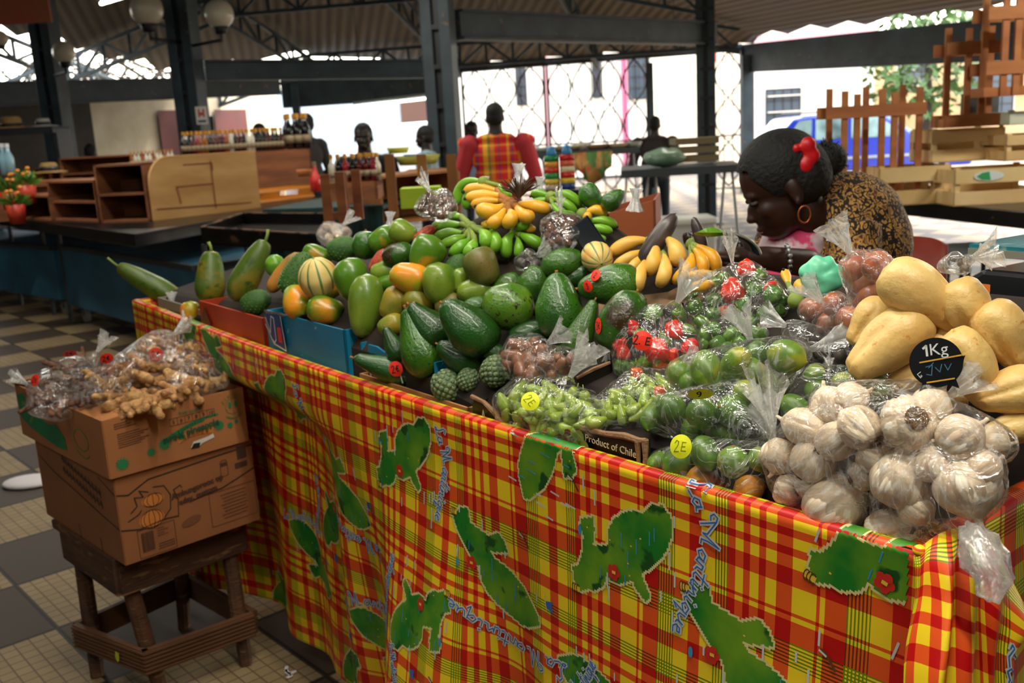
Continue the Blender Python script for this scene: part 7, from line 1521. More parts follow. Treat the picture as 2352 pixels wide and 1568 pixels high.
t=3.1; mb=MB(); mb.tube([at(1350,478,t),at(1380,466,t),at(1414,452,t)],[.014,.022,.012],10); o=mb.build('wrapped_roll',M_wood,smooth=True); tag(o,'brown wrapped roll lying at the back right of the heap','roll')
# far tables on the right
def trestle(x0,x1,y,t,z,dep,label,legs,m,group=None):
    a=at(x0,y,t);b=at(x1,y,t); z=a[2] if z is None else z; o=empty('trestle_table',((a[0]+b[0])/2,a[1],0),label,'table',group); mb=MB(); mb.slab([(a[0],a[1],z-.06),(b[0],b[1],z-.06),(b[0]+.1,b[1]+dep,z-.06),(a[0]+.1,a[1]+dep,z-.06)],(0,0,.06)); mb.build('table_top',m,o,world=True)
    for (xl,dx) in legs:
        p=at(xl,y,t); 
        for sg in(-1,1): mb=MB(); mb.tube([(p[0]+.03*sg,p[1]+.1,z-.06),(p[0]+.13*sg,p[1]+.1,.0)],.012,6); mb.build('leg',M_legl,o,world=True)
    return o,z
o,z7=trestle(1426,1705,392,7.6,None,.8,'dark trestle table with thin splayed metal legs, left of the bent woman',((1500,0),(1680,0)),mat('top_grey','#3b4347',.4))
# covered melon bag on it
q=at(1528,383,7.8); mb=MB(); mb.ell((0,0,.075),(.17,.12,.075),n=30,m=18); V=[]
for v in mb.v: p=Vector(v); V.append(tuple(p*(1+.12*mnoise.noise(p*14))))
mb.v=V; o=mb.build('wrapped_bundle',mat('bundle_green','#5f7f66',.3,c2='#8fa58f',scale=4,bump=.3),smooth=True); o.location=(q[0],q[1],z7); tag(o,'pale green produce wrapped in clear film on the trestle table','bundle')
a=at(1600,384,7.9); mb=MB(); [mb.box((a[0]+.0,a[1]+.1,z7+.05+k*.07),(.35,.3,.05)) for k in range(3)]; o=mb.build('stacked_trays',mat('tray_brown','#7a6a4a',.6)); tag(o,'stacked brown trays on the trestle table right of the wrapped bundle','trays')
q=at(1575,432,9.5); e=empty('cool_box',(q[0],q[1],0),'white cool box standing on the floor under the far table','cool box'); mb=MB(); mb.box((0,0,.32),(.5,.4,.5)); mb.build('body',mat('coolbox_white','#cfd0c8',.4),e,bevel=.02); mb=MB(); mb.box((0,0,.6),(.53,.43,.07)); mb.build('lid',mat('coolbox_white','#cfd0c8',.4),e,bevel=.02); mb=MB(); mb.box((0,0,.035),(.46,.36,.07)); mb.build('base',mat('coolbox_pink','#c9a08a',.5),e)
o,z9=trestle(1215,1470,352,10.5,None,1.0,'long market table in front of the iron gates, right of the man in the waistcoat',((1240,0),(1450,0)),mat('top_grey','#3b4347',.4))
for k,(x,w,h,c) in enumerate(((1245,.16,.05,'#a3a89a'),(1300,.2,.05,'#8a7a5a'),(1335,.1,.08,'#c9c4b0'),(1375,.15,.05,'#7a5a3a'),(1420,.14,.05,'#a08a6a'),(1455,.1,.06,'#8f8f86'))):
    q=at(x,350,10.7); mb=MB(); mb.lathe([(.001,0),(w*.7,0),(w,h),(w*.93,h),(w*.65,.01)],14); o=mb.build('serving_bowl',mat('bowl_'+c[1:],c,.5),smooth=True); o.location=(q[0],q[1],z9); tag(o,['greyish','olive','cream','brown','tan','dull grey'][k]+' shallow bowl on the long table before the iron gates','bowl')
# patterned cloth hanging from that table
mb=MB(); M_pc=mat('leafy_cloth','#b9834a',.7,c2='#4f7a3c',scale=5,lo=.5,hi=.55,c3='#c4421f',s3=7,l3=.6,h3=.62)
p=at(1340,352,10.2)
for i in range(13):
    s=i/12; x=p[0]-.12+.42*s; mb.v+=[(x,p[1]+.02*math.sin(i*2),p[2]+.01),(x+.03*math.sin(i),p[1]-.05+.03*math.sin(i*2),p[2]-.28*(1-abs(s-.5)*1.3)-.05)]
for i in range(12): mb.f.append((2*i,2*i+1,2*i+3,2*i+2)); mb.mi.append(0)
o=mb.build('hanging_cloth',M_pc,smooth=True,fixn=False); so=o.modifiers.new('s','SOLIDIFY'); so.thickness=.004; tag(o,'leaf-patterned cloth corner hanging off the long table before the gates','cloth')
# black tables on the right with pale crates
zr=1.0; a=atz(1985,452,zr)[:2]; b=atz(2500,500,zr)[:2]
table('black_table','black table on the right carrying the pale slatted crates',[a,b,b+np.array([.6,1.6]),a+np.array([.5,1.5])],zr,.09,M_black,[a+(b-a)*.12+np.array([.1,.1]),a+(b-a)*.85+np.array([.1,.1]),a+np.array([.5,1.4])])
def slat_crate(x0,y0,x1,y1,h,dep,label,m,rows=2,z=None,t=None,st_=None,base=None,gap=.22,parent=None,name='slatted_crate'):
    if base is None: c0=at(x0,y0,t);c1=at(x1,y1,t); c1[2]=c0[2]
    else: c0,c1=base
    d=c1-c0; W=np.linalg.norm(d[:2]); X=d/W; Y=np.array([-X[1],X[0],0]); Y=Y if Y[1]>0 else -Y; dn=np.array([0,0,1.]); o=empty(name,(c0+c1)/2,label,'crate')
    sh=h*(1-gap*(rows-1))/rows
    for nm,p,q,n_ in(('front_slat',c0,c1,Y),('back_slat',c0+Y*dep,c1+Y*dep,-Y),('end_slat',c0,c0+Y*dep,X),('end_slat',c1,c1+Y*dep,-X)):
        if nm=='back_slat': mb=MB(); mb.slab([p,q,q+dn*h,p+dn*h],n_*.007); mb.build('back_panel',m,o,world=True); continue
        for k in range(rows): z0_=k*(sh+h*gap); mb=MB(); mb.slab([p+dn*z0_,q+dn*z0_,q+dn*(z0_+sh),p+dn*(z0_+sh)],n_*.007); mb.build(nm,m,o,world=True)
    for p,u,v in((c0,X,Y),(c1,-X,Y),(c0+Y*dep,X,-Y),(c1+Y*dep,-X,-Y)): mb=MB(); mb.slab([p+u*.008+v*.008,p+u*.035+v*.008,p+u*.008+v*.035],dn*(h+.01)); mb.build('corner_post',m,o,world=True)
    mb=MB(); mb.slab([c0,c1,c1+Y*dep,c0+Y*dep],dn*.006); mb.build('bottom',m,o,world=True)
    return o,(c0,c1,X,Y)
def zc(x,y,t): q=at(x,y,t); return q
T5=float(np.dot(atz(2195,474,zr)-KC,KF))
def cr(x0,x1,yb,yt,t,lab,m=M_pale,zb_=None,rows=2):
    c0=at(x0,yb,t); c1=at(x1,yb+(x1-x0)*.0,t); 
    if zb_ is not None: c0[2]=zb_; yb=_px(c0)[1]
    c1[2]=c0[2]; hh=(yb-yt)*t/FPX; return slat_crate(0,0,0,0,hh,.32,lab,m,rows=rows,base=(c0,c1))
ca,ia=cr(2018,2182,462,388,T5*1.04,'pale slatted crate with a sprung lower slat, left one on the black table',zb_=zr)
hA=max(v_[2] for o_ in ca.children for v_ in [o_.matrix_world@Vector(c_) for c_ in o_.bound_box])-zr if 0 else (_px(ia[0])[1]-388)*T5*1.04/FPX
cb,ib=cr(2190,2400,474,392,T5,'pale slatted crate with an oval green label, right one on the black table',zb_=zr)
hB=(_px(ib[0])[1]-392)*T5/FPX
c0,c1,X,Y=ib; mb=MB(); e_=c0+X*np.linalg.norm((c1-c0)[:2])*.37+np.array([0,0,hB*.80])-Y*.004; mb.add([e_+X*.085*math.cos(k*PI/10)+np.array([0,0,.028*math.sin(k*PI/10)]) for k in range(20)],[tuple(range(20))]); lb=mb.build('oval_label',M_lw,cb,world=True); mb=MB(); mb.add([e_-Y*.001+X*q_[0]+np.array([0,0,q_[1]]) for q_ in((-.07,.0),(-.04,.018),(0,.024),(.01,-.024),(-.04,-.02))],[(0,1,2,3,4)]); mb.build('green_mark',mat('mark_green','#3a9a5c',.5),lb,world=True)
cc,ic=cr(2138,2305,384,302,T5*1.04,'pale slatted crate stacked second, bridging the two crates on the black table',zb_=zr+max(hA,hB)+.012)
cd,idd=cr(2308,2470,392,312,T5*1.0,'pale slatted crate at the right edge, stacked beside the second one',zb_=zr+max(hA,hB)+.012)
hC=(_px(ic[0])[1]-302)*T5*1.04/FPX; z2=zr+max(hA,hB)+.012+hC+.012
ce,ie=cr(2316,2470,300,258,T5*1.0,'small white printed crate topmost at the right edge',mat('crate_white','#c9cdbb',.6),zb_=z2,rows=1)
# upturned reddish crates seen as pickets: tall slatted sides
M_redw=mat('picket_wood','#b3733f',.65,c2='#9a5c30',scale=2,stretch=(1,1,5),vary=.06)
def picket(x0,x1,yb,yt,yr,n,t,lab,zb_=None,rail2=None,legw=.035):
    c0=at(x0,yb,t); c1=at(x1,yb,t); 
    if zb_ is not None: c0[2]=zb_; yb=_px(c0)[1]
    c1[2]=c0[2]; k=t/FPX; h=(yb-yt)*k; hr=(yb-yr)*k; d=c1-c0; W=np.linalg.norm(d[:2]); X=d/W; Y=np.array([-X[1],X[0],0]); Y=Y if Y[1]>0 else -Y; dn=np.array([0,0,1.]); o=empty('slatted_crate',(c0+c1)/2,lab,'crate')
    for i in range(n):
        p=c0+X*W*(i+.5)/n+Y*(.0 if i%3 else .15)+X*(0 if i%3 else .03); mb=MB(); mb.bar(p,p+dn*(h*(1-.03*(i%3))),.035,.02); mb.build('upright_slat',M_redw,o,world=True)
    for z_ in [hr]+([(yb-rail2)*k] if rail2 else []):
        for off in(-.018,.17): mb=MB(); mb.slab([c0+Y*off+dn*(z_-.035),c1+Y*off+dn*(z_-.035),c1+Y*off+dn*(z_+.035),c0+Y*off+dn*(z_+.035)],Y*.012); mb.build('rail',M_redw,o,world=True)
    mb=MB(); mb.slab([c0,c1,c1+Y*.16,c0+Y*.16],dn*.05); mb.build('base_board',M_redw,o,world=True)
    return o
picket(1895,2120,432,210,265,8,T5*1.05,'reddish crate standing on end like pickets behind the bent woman',zb_=1.0,rail2=None)
picket(2168,2300,292,70,120,4,T5*1.02,'reddish upended crate on top of the pale crates',zb_=z2,rail2=280)
picket(2258,2400,250,-40,40,5,T5*.98,'topmost reddish upended crate at the upper right corner',zb_=z2+.16,rail2=160)
t=T5; p=at(2250,245,t*1.06); mb=MB(); mb.box((0,0,0),(.22,.02,.16)); o=mb.build('grey_panel',mat('panel_grey','#555a58',.5)); o.location=Vector(p); tag(o,'grey panel seen through the upended crate at the upper right','panel')
p=at(2320,700,2.4)
# kitchen scales: right one with teal pan on black body; basin scale at the back
sc=empty('weighing_scale',st(2.62,.62,1.2),'black weighing scale with a teal pan at the right edge','scale'); M_sb=mat('scale_black','#15161a',.35,coat=.3)
ts=1.5; P_=lambda x,y,t=ts:np.array(at(x,y,t))
b0=P_(2175,700,1.62); b1=P_(2460,735,1.45)
d=b1-b0; d[2]=0; W=np.linalg.norm(d); X=d/W; Y=np.array([-X[1],X[0],0]); Y=Y if Y[1]>0 else -Y; zb0=float(b0[2])-.02
b0[2]=zb0; dn=np.array([0,0,1.])
mb=MB(); prof=[(0,0),(W,0),(W,.085),(.06,.085),(.02,.06),(0,.03)]; mb.slab([b0+X*s+dn*h for s,h in prof],Y*.24); mb.build('scale_body',M_sb,sc,world=True,bevel=.008)
p0=b0+X*.035+dn*.118; mb=MB(); mb.slab([p0,p0+X*.3,p0+X*.3+Y*.22,p0+Y*.22],dn*.006); mb.build('pan',mat('pan_teal','#1d6f7c',.35,c2='#0f4c58',scale=5,c3='#8aa5a5',s3=18,l3=.62,h3=.7),sc,world=True); mb=MB(); mb.slab([p0-dn*.012-Y*.003,p0+X*.3-dn*.012-Y*.003,p0+X*.3-Y*.003,p0-Y*.003],Y*.004); mb.build('pan_rim',mat('steel_bright','#b9b7a8',.25,metal=.7),sc,world=True)
mb=MB(); mb.box(tuple(p0+X*.15+Y*.1-dn*.02),(.06,.06,.04)); mb.build('pan_support',M_sb,sc,world=True)
mb=MB(); E2=lambda x,y,l:b0+X*x-Y*(.001+l)+dn*y; mb.add([E2(a,b,0) for a,b in((.04,.04),(.075,.042),(.075,.062),(.04,.062))],[(0,1,2,3)]); mb.build('orange_tag',mat('tag_orange','#d9762a',.5),sc,world=True); mb=MB(); mb.add([E2(a,b,0) for a,b in((.18,.03),(.24,.032),(.24,.07),(.18,.07))],[(0,1,2,3)]); mb.build('cream_tag',mat('tag_cream','#c9c79a',.5),sc,world=True)
# stand under the scale
mb=MB(); c=b0+X*W/2+Y*.12; mb.box((c[0],c[1],(zb0+.932)/2),(W*.9,.22,zb0-.932-.002),rz=math.atan2(X[1],X[0])); o=mb.build('scale_stand',M_stw); tag(o,'dark box raising the black weighing scale above the stall','stand')
ba=empty('scale_basin',at(1625,565,1.95),'curved metal scale basin behind the yellow bananas','basin'); M_mt=mat('basin_metal','#3a4a52',.25,metal=.6,c2='#9aa7a8',scale=2,lo=.5,hi=.7)
mb=MB(); n=24; c=at(1618,600,2.0)
for i in range(n+1):
    a=PI*(.04+.62*i/n); 
    for k,(y_) in enumerate((0,.10)):
        mb.v.append(tuple(c+np.array([math.cos(a)*.085*1.0+.03+ .0,y_*1.2,math.sin(a)*.055+.0])))
for i in range(n): mb.f.append((2*i,2*i+1,2*i+3,2*i+2)); mb.mi.append(0)
o=mb.build('basin_shell',M_mt,ba,world=True,smooth=True,fixn=False); so=o.modifiers.new('s','SOLIDIFY'); so.thickness=.004
mb=MB(); mb.tube([c+np.array([math.cos(PI*(.04+.62*i/n))*.086+.03,-.002,math.sin(PI*(.04+.62*i/n))*.056]) for i in range(n+1)],.003,6); mb.build('rolled_edge',mat('steel_bright','#b9b7a8',.25,metal=.7),ba,world=True,smooth=True)
# orange chair
a=at(2045,545,3.1); e=empty('orange_chair',(a[0]+.25,a[1]+.1,0),'orange-red plastic chair back behind the bent woman','chair'); M_or=mat('chair_orange','#8f2b14',.45)
b=at(2172,572,3.0); mb=MB(); n=10
for i in range(n+1):
    s=i/n; p=a+(b-a)*s; y=.05*math.sin(s*PI)
    for z in(float(a[2])-.0-.02*(abs(s-.5)*2)**4,float(a[2])-.32): mb.v.append((p[0],p[1]+y,z))
for i in range(n): mb.f.append((2*i,2*i+1,2*i+3,2*i+2)); mb.mi.append(0)
o=mb.build('backrest',M_or,e,world=True,smooth=True,fixn=False); so=o.modifiers.new('s','SOLIDIFY'); so.thickness=.012
zs=.62; mb=MB(); mb.box(((a[0]+b[0])/2,a[1]-.22,zs),(.42,.42,.03)); mb.build('seat',M_or,e,world=True,bevel=.01)
for sx in(0,1):
    for sy in(-.4,0): p=a+(b-a)*sx; mb=MB(); mb.tube([(p[0],p[1]+sy,0),(p[0],p[1]+sy,zs if sy else float(a[2])-.3)],.012,8); mb.build('leg',M_legl,e,world=True)
# stool frame far right under the black table
e=empty('metal_stool',(*atz(2235,600,0.0)[:2],0),'thin metal stool frame under the black table at the right','stool'); 
for s,(x,t) in enumerate(((2180,5.2),(2228,5.2),(2262,5.6),(2212,5.6))):
    p=at(x,540,t); mb=MB(); mb.tube([(p[0],p[1],0),(p[0],p[1],.75)],.014,6); mb.build('leg',M_leg,e,world=True)
p=at(2180,540,5.2); q=at(2262,540,5.6); mb=MB(); mb.box(((p[0]+q[0])/2,(p[1]+q[1])/2,.76),(.3,.5,.03)); mb.build('seat',M_leg,e,world=True); mb=MB(); mb.tube([(p[0],p[1],.45),(q[0],q[1],.45)],.01,6); mb.build('brace',M_leg,e,world=True)
# left edge: shelves with straw hats, plants, bottles
a,X,Y,W=shelf_t(-80,300,11.5,118,288,11.5,.5,'dark shelf with straw hats at the left edge',.08,name='hat_shelf',m=M_dark)
M_straw=mat('straw','#9a7a48',.8,c2='#7c5f36',scale=8,bump=.3)
def hat(p,r,lab,m=M_straw):
    mb=MB(); mb.lathe([(r,0),(r*.98,.01),(r*.5,.02),(r*.48,r*.45),(r*.38,r*.58),(.001,r*.6)],24); o=mb.build('straw_hat',m,smooth=True); o.location=Vector(p); tag(o,lab,'hat'); mb=MB(); mb.lathe([(r*.505,.022),(r*.50,.06)],24); mb.build('hat_band',M_dark,o,smooth=True)
hat(a+X*W*.45+Y*.2,.24,'straw hat on the dark shelf at the left edge'); hat(a+X*W*.82+Y*.2,.17,'pale flattened hat beside the straw hat on the dark shelf',mat('hat_pale','#8f8c84',.7))
p=at(112,385,9.6); hat(p-np.array([0,0,.05]),.17,'rounded straw hat behind the wooden display boxes')
e=empty('hat_stand',(p[0],p[1],0),'thin stand under the rounded straw hat','stand'); mb=MB(); mb.tube([(0,0,0),(0,0,float(p[2])-.05)],.02,8); mb.build('pole',M_wood,e)
for s in(0,1): mb=MB(); pp=a+X*(W*s); mb.box((pp[0],pp[1]+.25,(pp[2]-.08)/2),(.05,.4,pp[2]-.08)); o=mb.build('shelf_upright',M_dark); tag(o,('left','right')[s]+' dark upright holding the hat shelf at the left edge','upright')
for k,(x,y) in enumerate(((20,440),(60,425),(35,470))):
    t=8.8-k*.2; p=at(x,y,t); e=empty('potted_plant',p,['leafy plant with orange flowers at the left edge','leafy plant beside the display boxes at the far left','low leafy plant in a red pot at the left edge'][k],'plant'); mb=MB(); mb.lathe([(.001,-.16),(.06,-.16),(.08,0),(.075,0),(.06,-.14)],14); mb.build('pot',mat('pot_red','#b5321c',.5),e,smooth=True); mb=MB(); r2=random.Random(k)
    for j in range(60):
        d=Vector((r2.gauss(0,1),r2.gauss(0,.7),r2.uniform(0,1.2))).normalized()*r2.uniform(.05,.17); w=d.cross(Vector((0,1,.3))).normalized()*.014; mb.add([Vector((0,0,0))+d*.35,d*.7+w,d,d*.7-w],[(0,1,2,3)])
    mb.build('leaves',mat('plant_leaf','#3f7a2c',.5,c2='#5f8f30',scale=4),e); mb=MB()
    for j in range(5): d=Vector((r2.uniform(-.1,.1),-.05,r2.uniform(.08,.16))); mb.ell(d,(.02,.02,.016),n=8,m=5)
    mb.build('flowers',mat('flower_orange','#d98a2a',.5),e,smooth=True)
for k,x in enumerate((14,26)):
    mb=MB(); mb.lathe([(.001,0),(.045,.003),(.045,.16),(.018,.22),(.018,.27),(.001,.272)],14); o=mb.build('water_bottle',mat('bottle_bluish','#7fa5b5',.15,coat=.5),smooth=True); o.location=Vector(at(x,402,9.2)); tag(o,('left','right')[k]+' one of two pale blue bottles at the left edge','bottle'); mb=MB(); mb.lathe([(.02,.255),(.02,.29),(.001,.292)],10); mb.build('cap',mat('cap_white','#d0d4d4',.4),o)
mb=MB(); p=at(60,415,9.3); mb.box((p[0],p[1],p[2]-.03),(.9,.5,.05)); mb.box((p[0],p[1],(p[2]+.94)/2),(.8,.4,p[2]-1.0)); o=mb.build('plant_plinth',M_shelf); tag(o,'wooden plinth under the plants and blue bottles at the left edge','plinth')
# ================================================================ people
def skin(n,c): return mat(n,c,.45,c2=c,vary=0)
M_skin=skin('skin_deep','#2f1a12'); M_skin2=skin('skin_dark','#24150f'); M_hair=mat('hair_black','#0b0908',.75,bump=.6,bscale=90); M_eye=mat('eye_white','#3f2e28',.7); M_iris=mat('iris_dark','#0c0706',.7); M_lip=mat('lip','#4a211c',.4)
def local(o,fn): return fn
def head(parent,c,fwd,up,s=1.,skinm=M_skin,hairm=M_hair,hair='short',ears=True):
    """c centre of skull, fwd the way the face looks, s head height .23*s"""
    f=Vector(fwd).normalized(); u=(Vector(up)-f*Vector(up).dot(f)).normalized(); l=u.cross(f); M=Matrix((f,l,u)).transposed(); C_=Vector(c)
    Q=lambda x,y,z:C_+M@Vector((x*s,y*s,z*s))
    def el(mb,x,y,z,a,b,h,R=None): mb.ell(Q(x,y,z),(a*s,b*s,h*s),M=M@R if R is not None else M,n=18,m=12)
    mb=MB(); el(mb,-.008,0,.03,.098,.077,.088); el(mb,.025,0,-.035,.068,.062,.078); el(mb,.045,0,-.085,.040,.040,.030); el(mb,.082,0,-.028,.02,.012,.028,Matrix.Rotation(-.35,3,'Y')); el(mb,.097,0,-.040,.014,.017,.011)
    el(mb,.082,0,-.071,.016,.026,.008); el(mb,.079,0,-.084,.016,.022,.008); el(mb,.077,0,.014,.014,.05,.014); el(mb,.052,.035,-.03,.03,.024,.026); el(mb,.052,-.035,-.03,.03,.024,.026); el(mb,-.03,0,-.08,.045,.045,.07)
    for sg in(-1,1): el(mb,-.012,sg*.078,-.012,.018,.008,.032); el(mb,-.006,sg*.084,-.036,.008,.006,.010)
    h=blend(mb,'head',skinm,parent,vox=.0055*s,it=3,world=True)
    for sg in(-1,1):
        mb=MB(); mb.ell(Q(.077,sg*.031,-.003),(.010*s,.013*s,.006*s),M=M,n=12,m=8); e=mb.build('eye',M_eye,h,world=False,smooth=True); e.matrix_parent_inverse=Matrix(); e.parent=h
        mb=MB(); mb.ell(Q(.085,sg*.031,-.003),(.005*s,.006*s,.006*s),M=M,n=10,m=6); i_=mb.build('iris',M_iris,smooth=True); i_.parent=e
    mb=MB(); mb.ell(Q(.090,0,-.0775),(.008*s,.022*s,.003*s),M=M,n=12,m=6); m_=mb.build('mouth',M_lip,smooth=True); m_.parent=h
    if hair:
        mb=MB(); el(mb,-.016,0,.042,.100,.083,.088); el(mb,-.035,0,.0,.078,.080,.085)
        hm=blend(mb,'hair',hairm,parent,vox=.008*s,it=2,world=True)
        # trim the face out of the hair
        bm=bmesh.new(); bm.from_mesh(hm.data)
        Mi=M.transposed(); dele=[]
        for v in bm.verts:
            p=Mi@(v.co-C_)/s
            if p.x>.058-.42*max(0,-(p.z-.07)) and p.z<.085 or p.z<-.085: dele.append(v)
            else: v.co+= (v.co-C_).normalized()*.003*mnoise.noise(v.co*90)
        bmesh.ops.delete(bm,geom=dele,context='VERTS'); bm.to_mesh(hm.data); bm.free()
    return h,Q,M
def hand_mesh(parent,wrist,dirn,palm_n,s=1.,sm=M_skin,curl=.5):
    d=Vector(dirn).normalized(); n=(Vector(palm_n)-d*Vector(palm_n).dot(d)).normalized(); x=d.cross(n); W_=Vector(wrist); mb=MB(); M=Matrix((x,n,d)).transposed()
    mb.ell(W_+d*.045*s,(.04*s,.014*s,.05*s),M=M)
    for k,(off,L) in enumerate(((-.03,.070),(-.01,.080),(.01,.075),(.03,.058))):
        p=W_+d*.085*s+x*off*s; a=p; pts=[a]; ang=0
        for j in range(3): ang+=curl*.6; a=a+(d*math.cos(ang)-n*math.sin(ang))*L*s*(.42,.33,.25)[j]; pts.append(a)
        mb.tube(pts,[.0085*s,.008*s,.0072*s,.006*s],8)
    b=W_+d*.03*s-x*.035*s; mb.tube([b,b+(d*.6-x*.8).normalized()*.035*s,b+(d*.85-x*.45-n*.3).normalized()*.065*s],[.011*s,.0095*s,.008*s],8)
    mb.tube([W_-d*.03*s,W_+d*.02*s],[.024*s,.026*s],10)
    return blend(mb,'hand',sm,parent,vox=.004*s,it=2,world=True)
def chequer():
    m,nt,b=_nt('madras_waistcoat'); N=nt.nodes;L=nt.links; tc=N.new('ShaderNodeTexCoord'); sp=N.new('ShaderNodeSeparateXYZ'); L.new(tc.outputs['Object'],sp.inputs[0])
    def ramp(src,sc_,off,st_):
        a=N.new('ShaderNodeMath'); a.operation='MULTIPLY_ADD'; a.inputs[1].default_value=sc_; a.inputs[2].default_value=off; L.new(src,a.inputs[0]); f=N.new('ShaderNodeMath'); f.operation='FRACT'; L.new(a.outputs[0],f.inputs[0]); r=N.new('ShaderNodeValToRGB'); r.color_ramp.interpolation='CONSTANT'; e=r.color_ramp.elements; e[0].position=0; e[0].color=rgb(st_[0][1]); e[1].position=st_[1][0]; e[1].color=rgb(st_[1][1])
        for p,c in st_[2:]: q=e.new(p); q.color=rgb(c)
        L.new(f.outputs[0],r.inputs[0]); return r.outputs[0]
    A=ramp(sp.outputs[0],3.1,.05,[(0,'#d8231c'),(.2,'#e8b81f'),(.26,'#d8231c'),(.32,'#3a2a6a'),(.39,'#d8231c'),(.52,'#ecc32a'),(.66,'#2c8a3a'),(.73,'#e08a28'),(.85,'#d8231c'),(.95,'#46306e')])
    B=ramp(sp.outputs[2],6.2,0,[(0,'#d8231c'),(.3,'#e6a524'),(.42,'#d8231c'),(.55,'#7a2a3a'),(.62,'#d8231c'),(.8,'#ecc32a'),(.9,'#d8231c')])
    mx=N.new('ShaderNodeMix'); mx.data_type='RGBA'; mx.inputs[0].default_value=.38; L.new(A,mx.inputs[6]); L.new(B,mx.inputs[7]); L.new(mx.outputs[2],b.inputs['Base Color']); b.inputs['Roughness'].default_value=.8; return m
def standing(px,py_top,t,label,top,top2=None,facing=(0,-1,0),sm=M_skin2,arms='bent',width=1.,pants='#1c2230',hair='short',height=None,name='person'):
    """standing person whose crown is seen at px,py_top"""
    tp=at(px,py_top,t); H_=float(tp[2]); s=H_/1.75; o=empty(name,(tp[0],tp[1],0),label,'person'); f=Vector(facing).normalized(); l=Vector((0,0,1)).cross(f); B=Vector((tp[0],tp[1],0))
    Q=lambda x,y,z:B+l*x*s*width+f*y*s+Vector((0,0,z*s))
    S_=lambda *a:tuple(q*s for q in a)
    M=Matrix((l,f,Vector((0,0,1)))).transposed()
    h,_,_2=head(o,Q(0,.01,1.625),f,(0,0,1),s*1.0,sm,hair=hair)
    mb=MB(); mb.tube([Q(0,-.01,1.42),Q(0,0,1.58)],[.068*s,.060*s],12); mb.ell(Q(0,-.005,1.45),S_(.10,.07,.05),M=M)
    blend(mb,'neck',sm,o,vox=.012,it=3,world=True)
    tm=top if not isinstance(top,str) else mat('top_'+top[1:],top,.85)
    mb=MB(); mb.ell(Q(0,0,1.28),S_(.185*width,.115,.17),M=M); mb.ell(Q(0,.0,1.08),S_(.165*width,.115,.2),M=M); mb.ell(Q(0,0,.95),S_(.17*width,.12,.12),M=M); 
    mb.ell(Q(0,-.01,1.44),S_(.14*width,.075,.055),M=M)
    for sg in(-1,1): mb.ell(Q(sg*.155*width,0,1.41),S_(.08,.075,.065),M=M)
    torso=blend(mb,'waistcoat' if top2 else 'shirt',tm,o,vox=.014,it=5,world=True)
    am=mat('top_'+top2[1:],top2,.8) if top2 else tm
    for sg in(-1,1):
        if arms=='bent': pts=[Q(sg*.185,0,1.39),Q(sg*.255,-.01,1.10),Q(sg*.20,.20,1.02)]
        elif arms=='down': pts=[Q(sg*.185,0,1.39),Q(sg*.235,-.01,1.12),Q(sg*.24,.05,.88)]
        mb=MB(); mb.tube([pts[0],pts[0].lerp(pts[1],.5),pts[1],pts[1].lerp(pts[2],.5),pts[2]],[.068*s*width,.060*s*width,.052*s*width,.044*s,.036*s],12); mb.ell(pts[0],(.07*s*width,)*3); mb.ell(pts[1],(.052*s*width,)*3)
        blend(mb,'sleeve',am,o,vox=.012,it=4,world=True)
        dd=(pts[2]-pts[1]).normalized(); hand_mesh(o,pts[2]+dd*.01,dd,Vector((0,0,-1)) if arms=='bent' else l*-sg,s,sm)
    pm=mat('trousers_'+pants[1:],pants,.85); mb=MB(); mb.ell(Q(0,0,.92),S_(.165,.12,.13),M=M)
    for sg in(-1,1): mb.tube([Q(sg*.09,0,.9),Q(sg*.10,.01,.5),Q(sg*.11,-.01,.08)],[.088*s,.062*s,.046*s],12)
    blend(mb,'trousers',pm,o,vox=.015,it=4,world=True)
    for sg in(-1,1): mb=MB(); mb.ell(Q(sg*.11,.05,.045),S_(.045,.12,.045),M=M); mb.build('shoe',mat('shoe_black','#101010',.5),o,world=True,smooth=True)
    return o,Q,s
m1,Q,s=standing(1135,236,8.9,'person seen from behind in a red shirt and bright chequered waistcoat',chequer(),'#b02a34',facing=(.05,1,0),width=1.32)
# coloured edging of sleeve done by the shirt; person in black
standing(832,282,8.3,'person in a dark shirt facing us behind the coloured bottles','#14151c',facing=(.05,-1,0),arms='bent',width=1.12)
standing(700,260,11.7,'person in dark clothes standing behind the tall black bottles','#2a2624',facing=(-.6,.6,0),arms='bent')
standing(594,283,12.6,'person in a white shirt behind the long bottle rack','#d2d3d6',facing=(-.4,1,0),arms='bent')
standing(205,330,13.8,'person with black hair bent low behind the display boxes on the left','#2b1d18',facing=(.3,1,0),arms='bent',width=1.05)
standing(1503,266,12.5,'person in silhouette before the bright gate, left of the right column','#3a3230',facing=(.2,1,0),arms='bent',width=1.25)
standing(1082,278,11.8,'person in pale blue mostly hidden right of the middle column','#8fa0c0',facing=(.3,-1,0),arms='bent',width=.95)
standing(975,288,10.0,'person in a pale blue patterned dress left of the middle column',mat('dress_blue','#9ab8c4',.8,c2='#5f7f8c',scale=9),facing=(-1,.2,0),arms='down',width=1.1)
# ---------------------------------------------------------------- the bent woman
T=2.62
w=empty('person',(*at(1900,500,T+.15)[:2],0),'person bending her head, in a leopard-print jacket, pink top and red hair bow','person')
X_=Vector(KR); X_=Vector((X_.x,X_.y,0)).normalized(); Y_=Vector((0,1,0)); Z_=Vector((0,0,1))
hc=Vector(at(1796,426,T))
fw=(-X_*.90-Z_*.42+Y_*.08).normalized(); up_=(Z_*.90-X_*.42)
h,HQ,HM=head(w,hc,fw,up_,1.13,M_skin,hair=None)
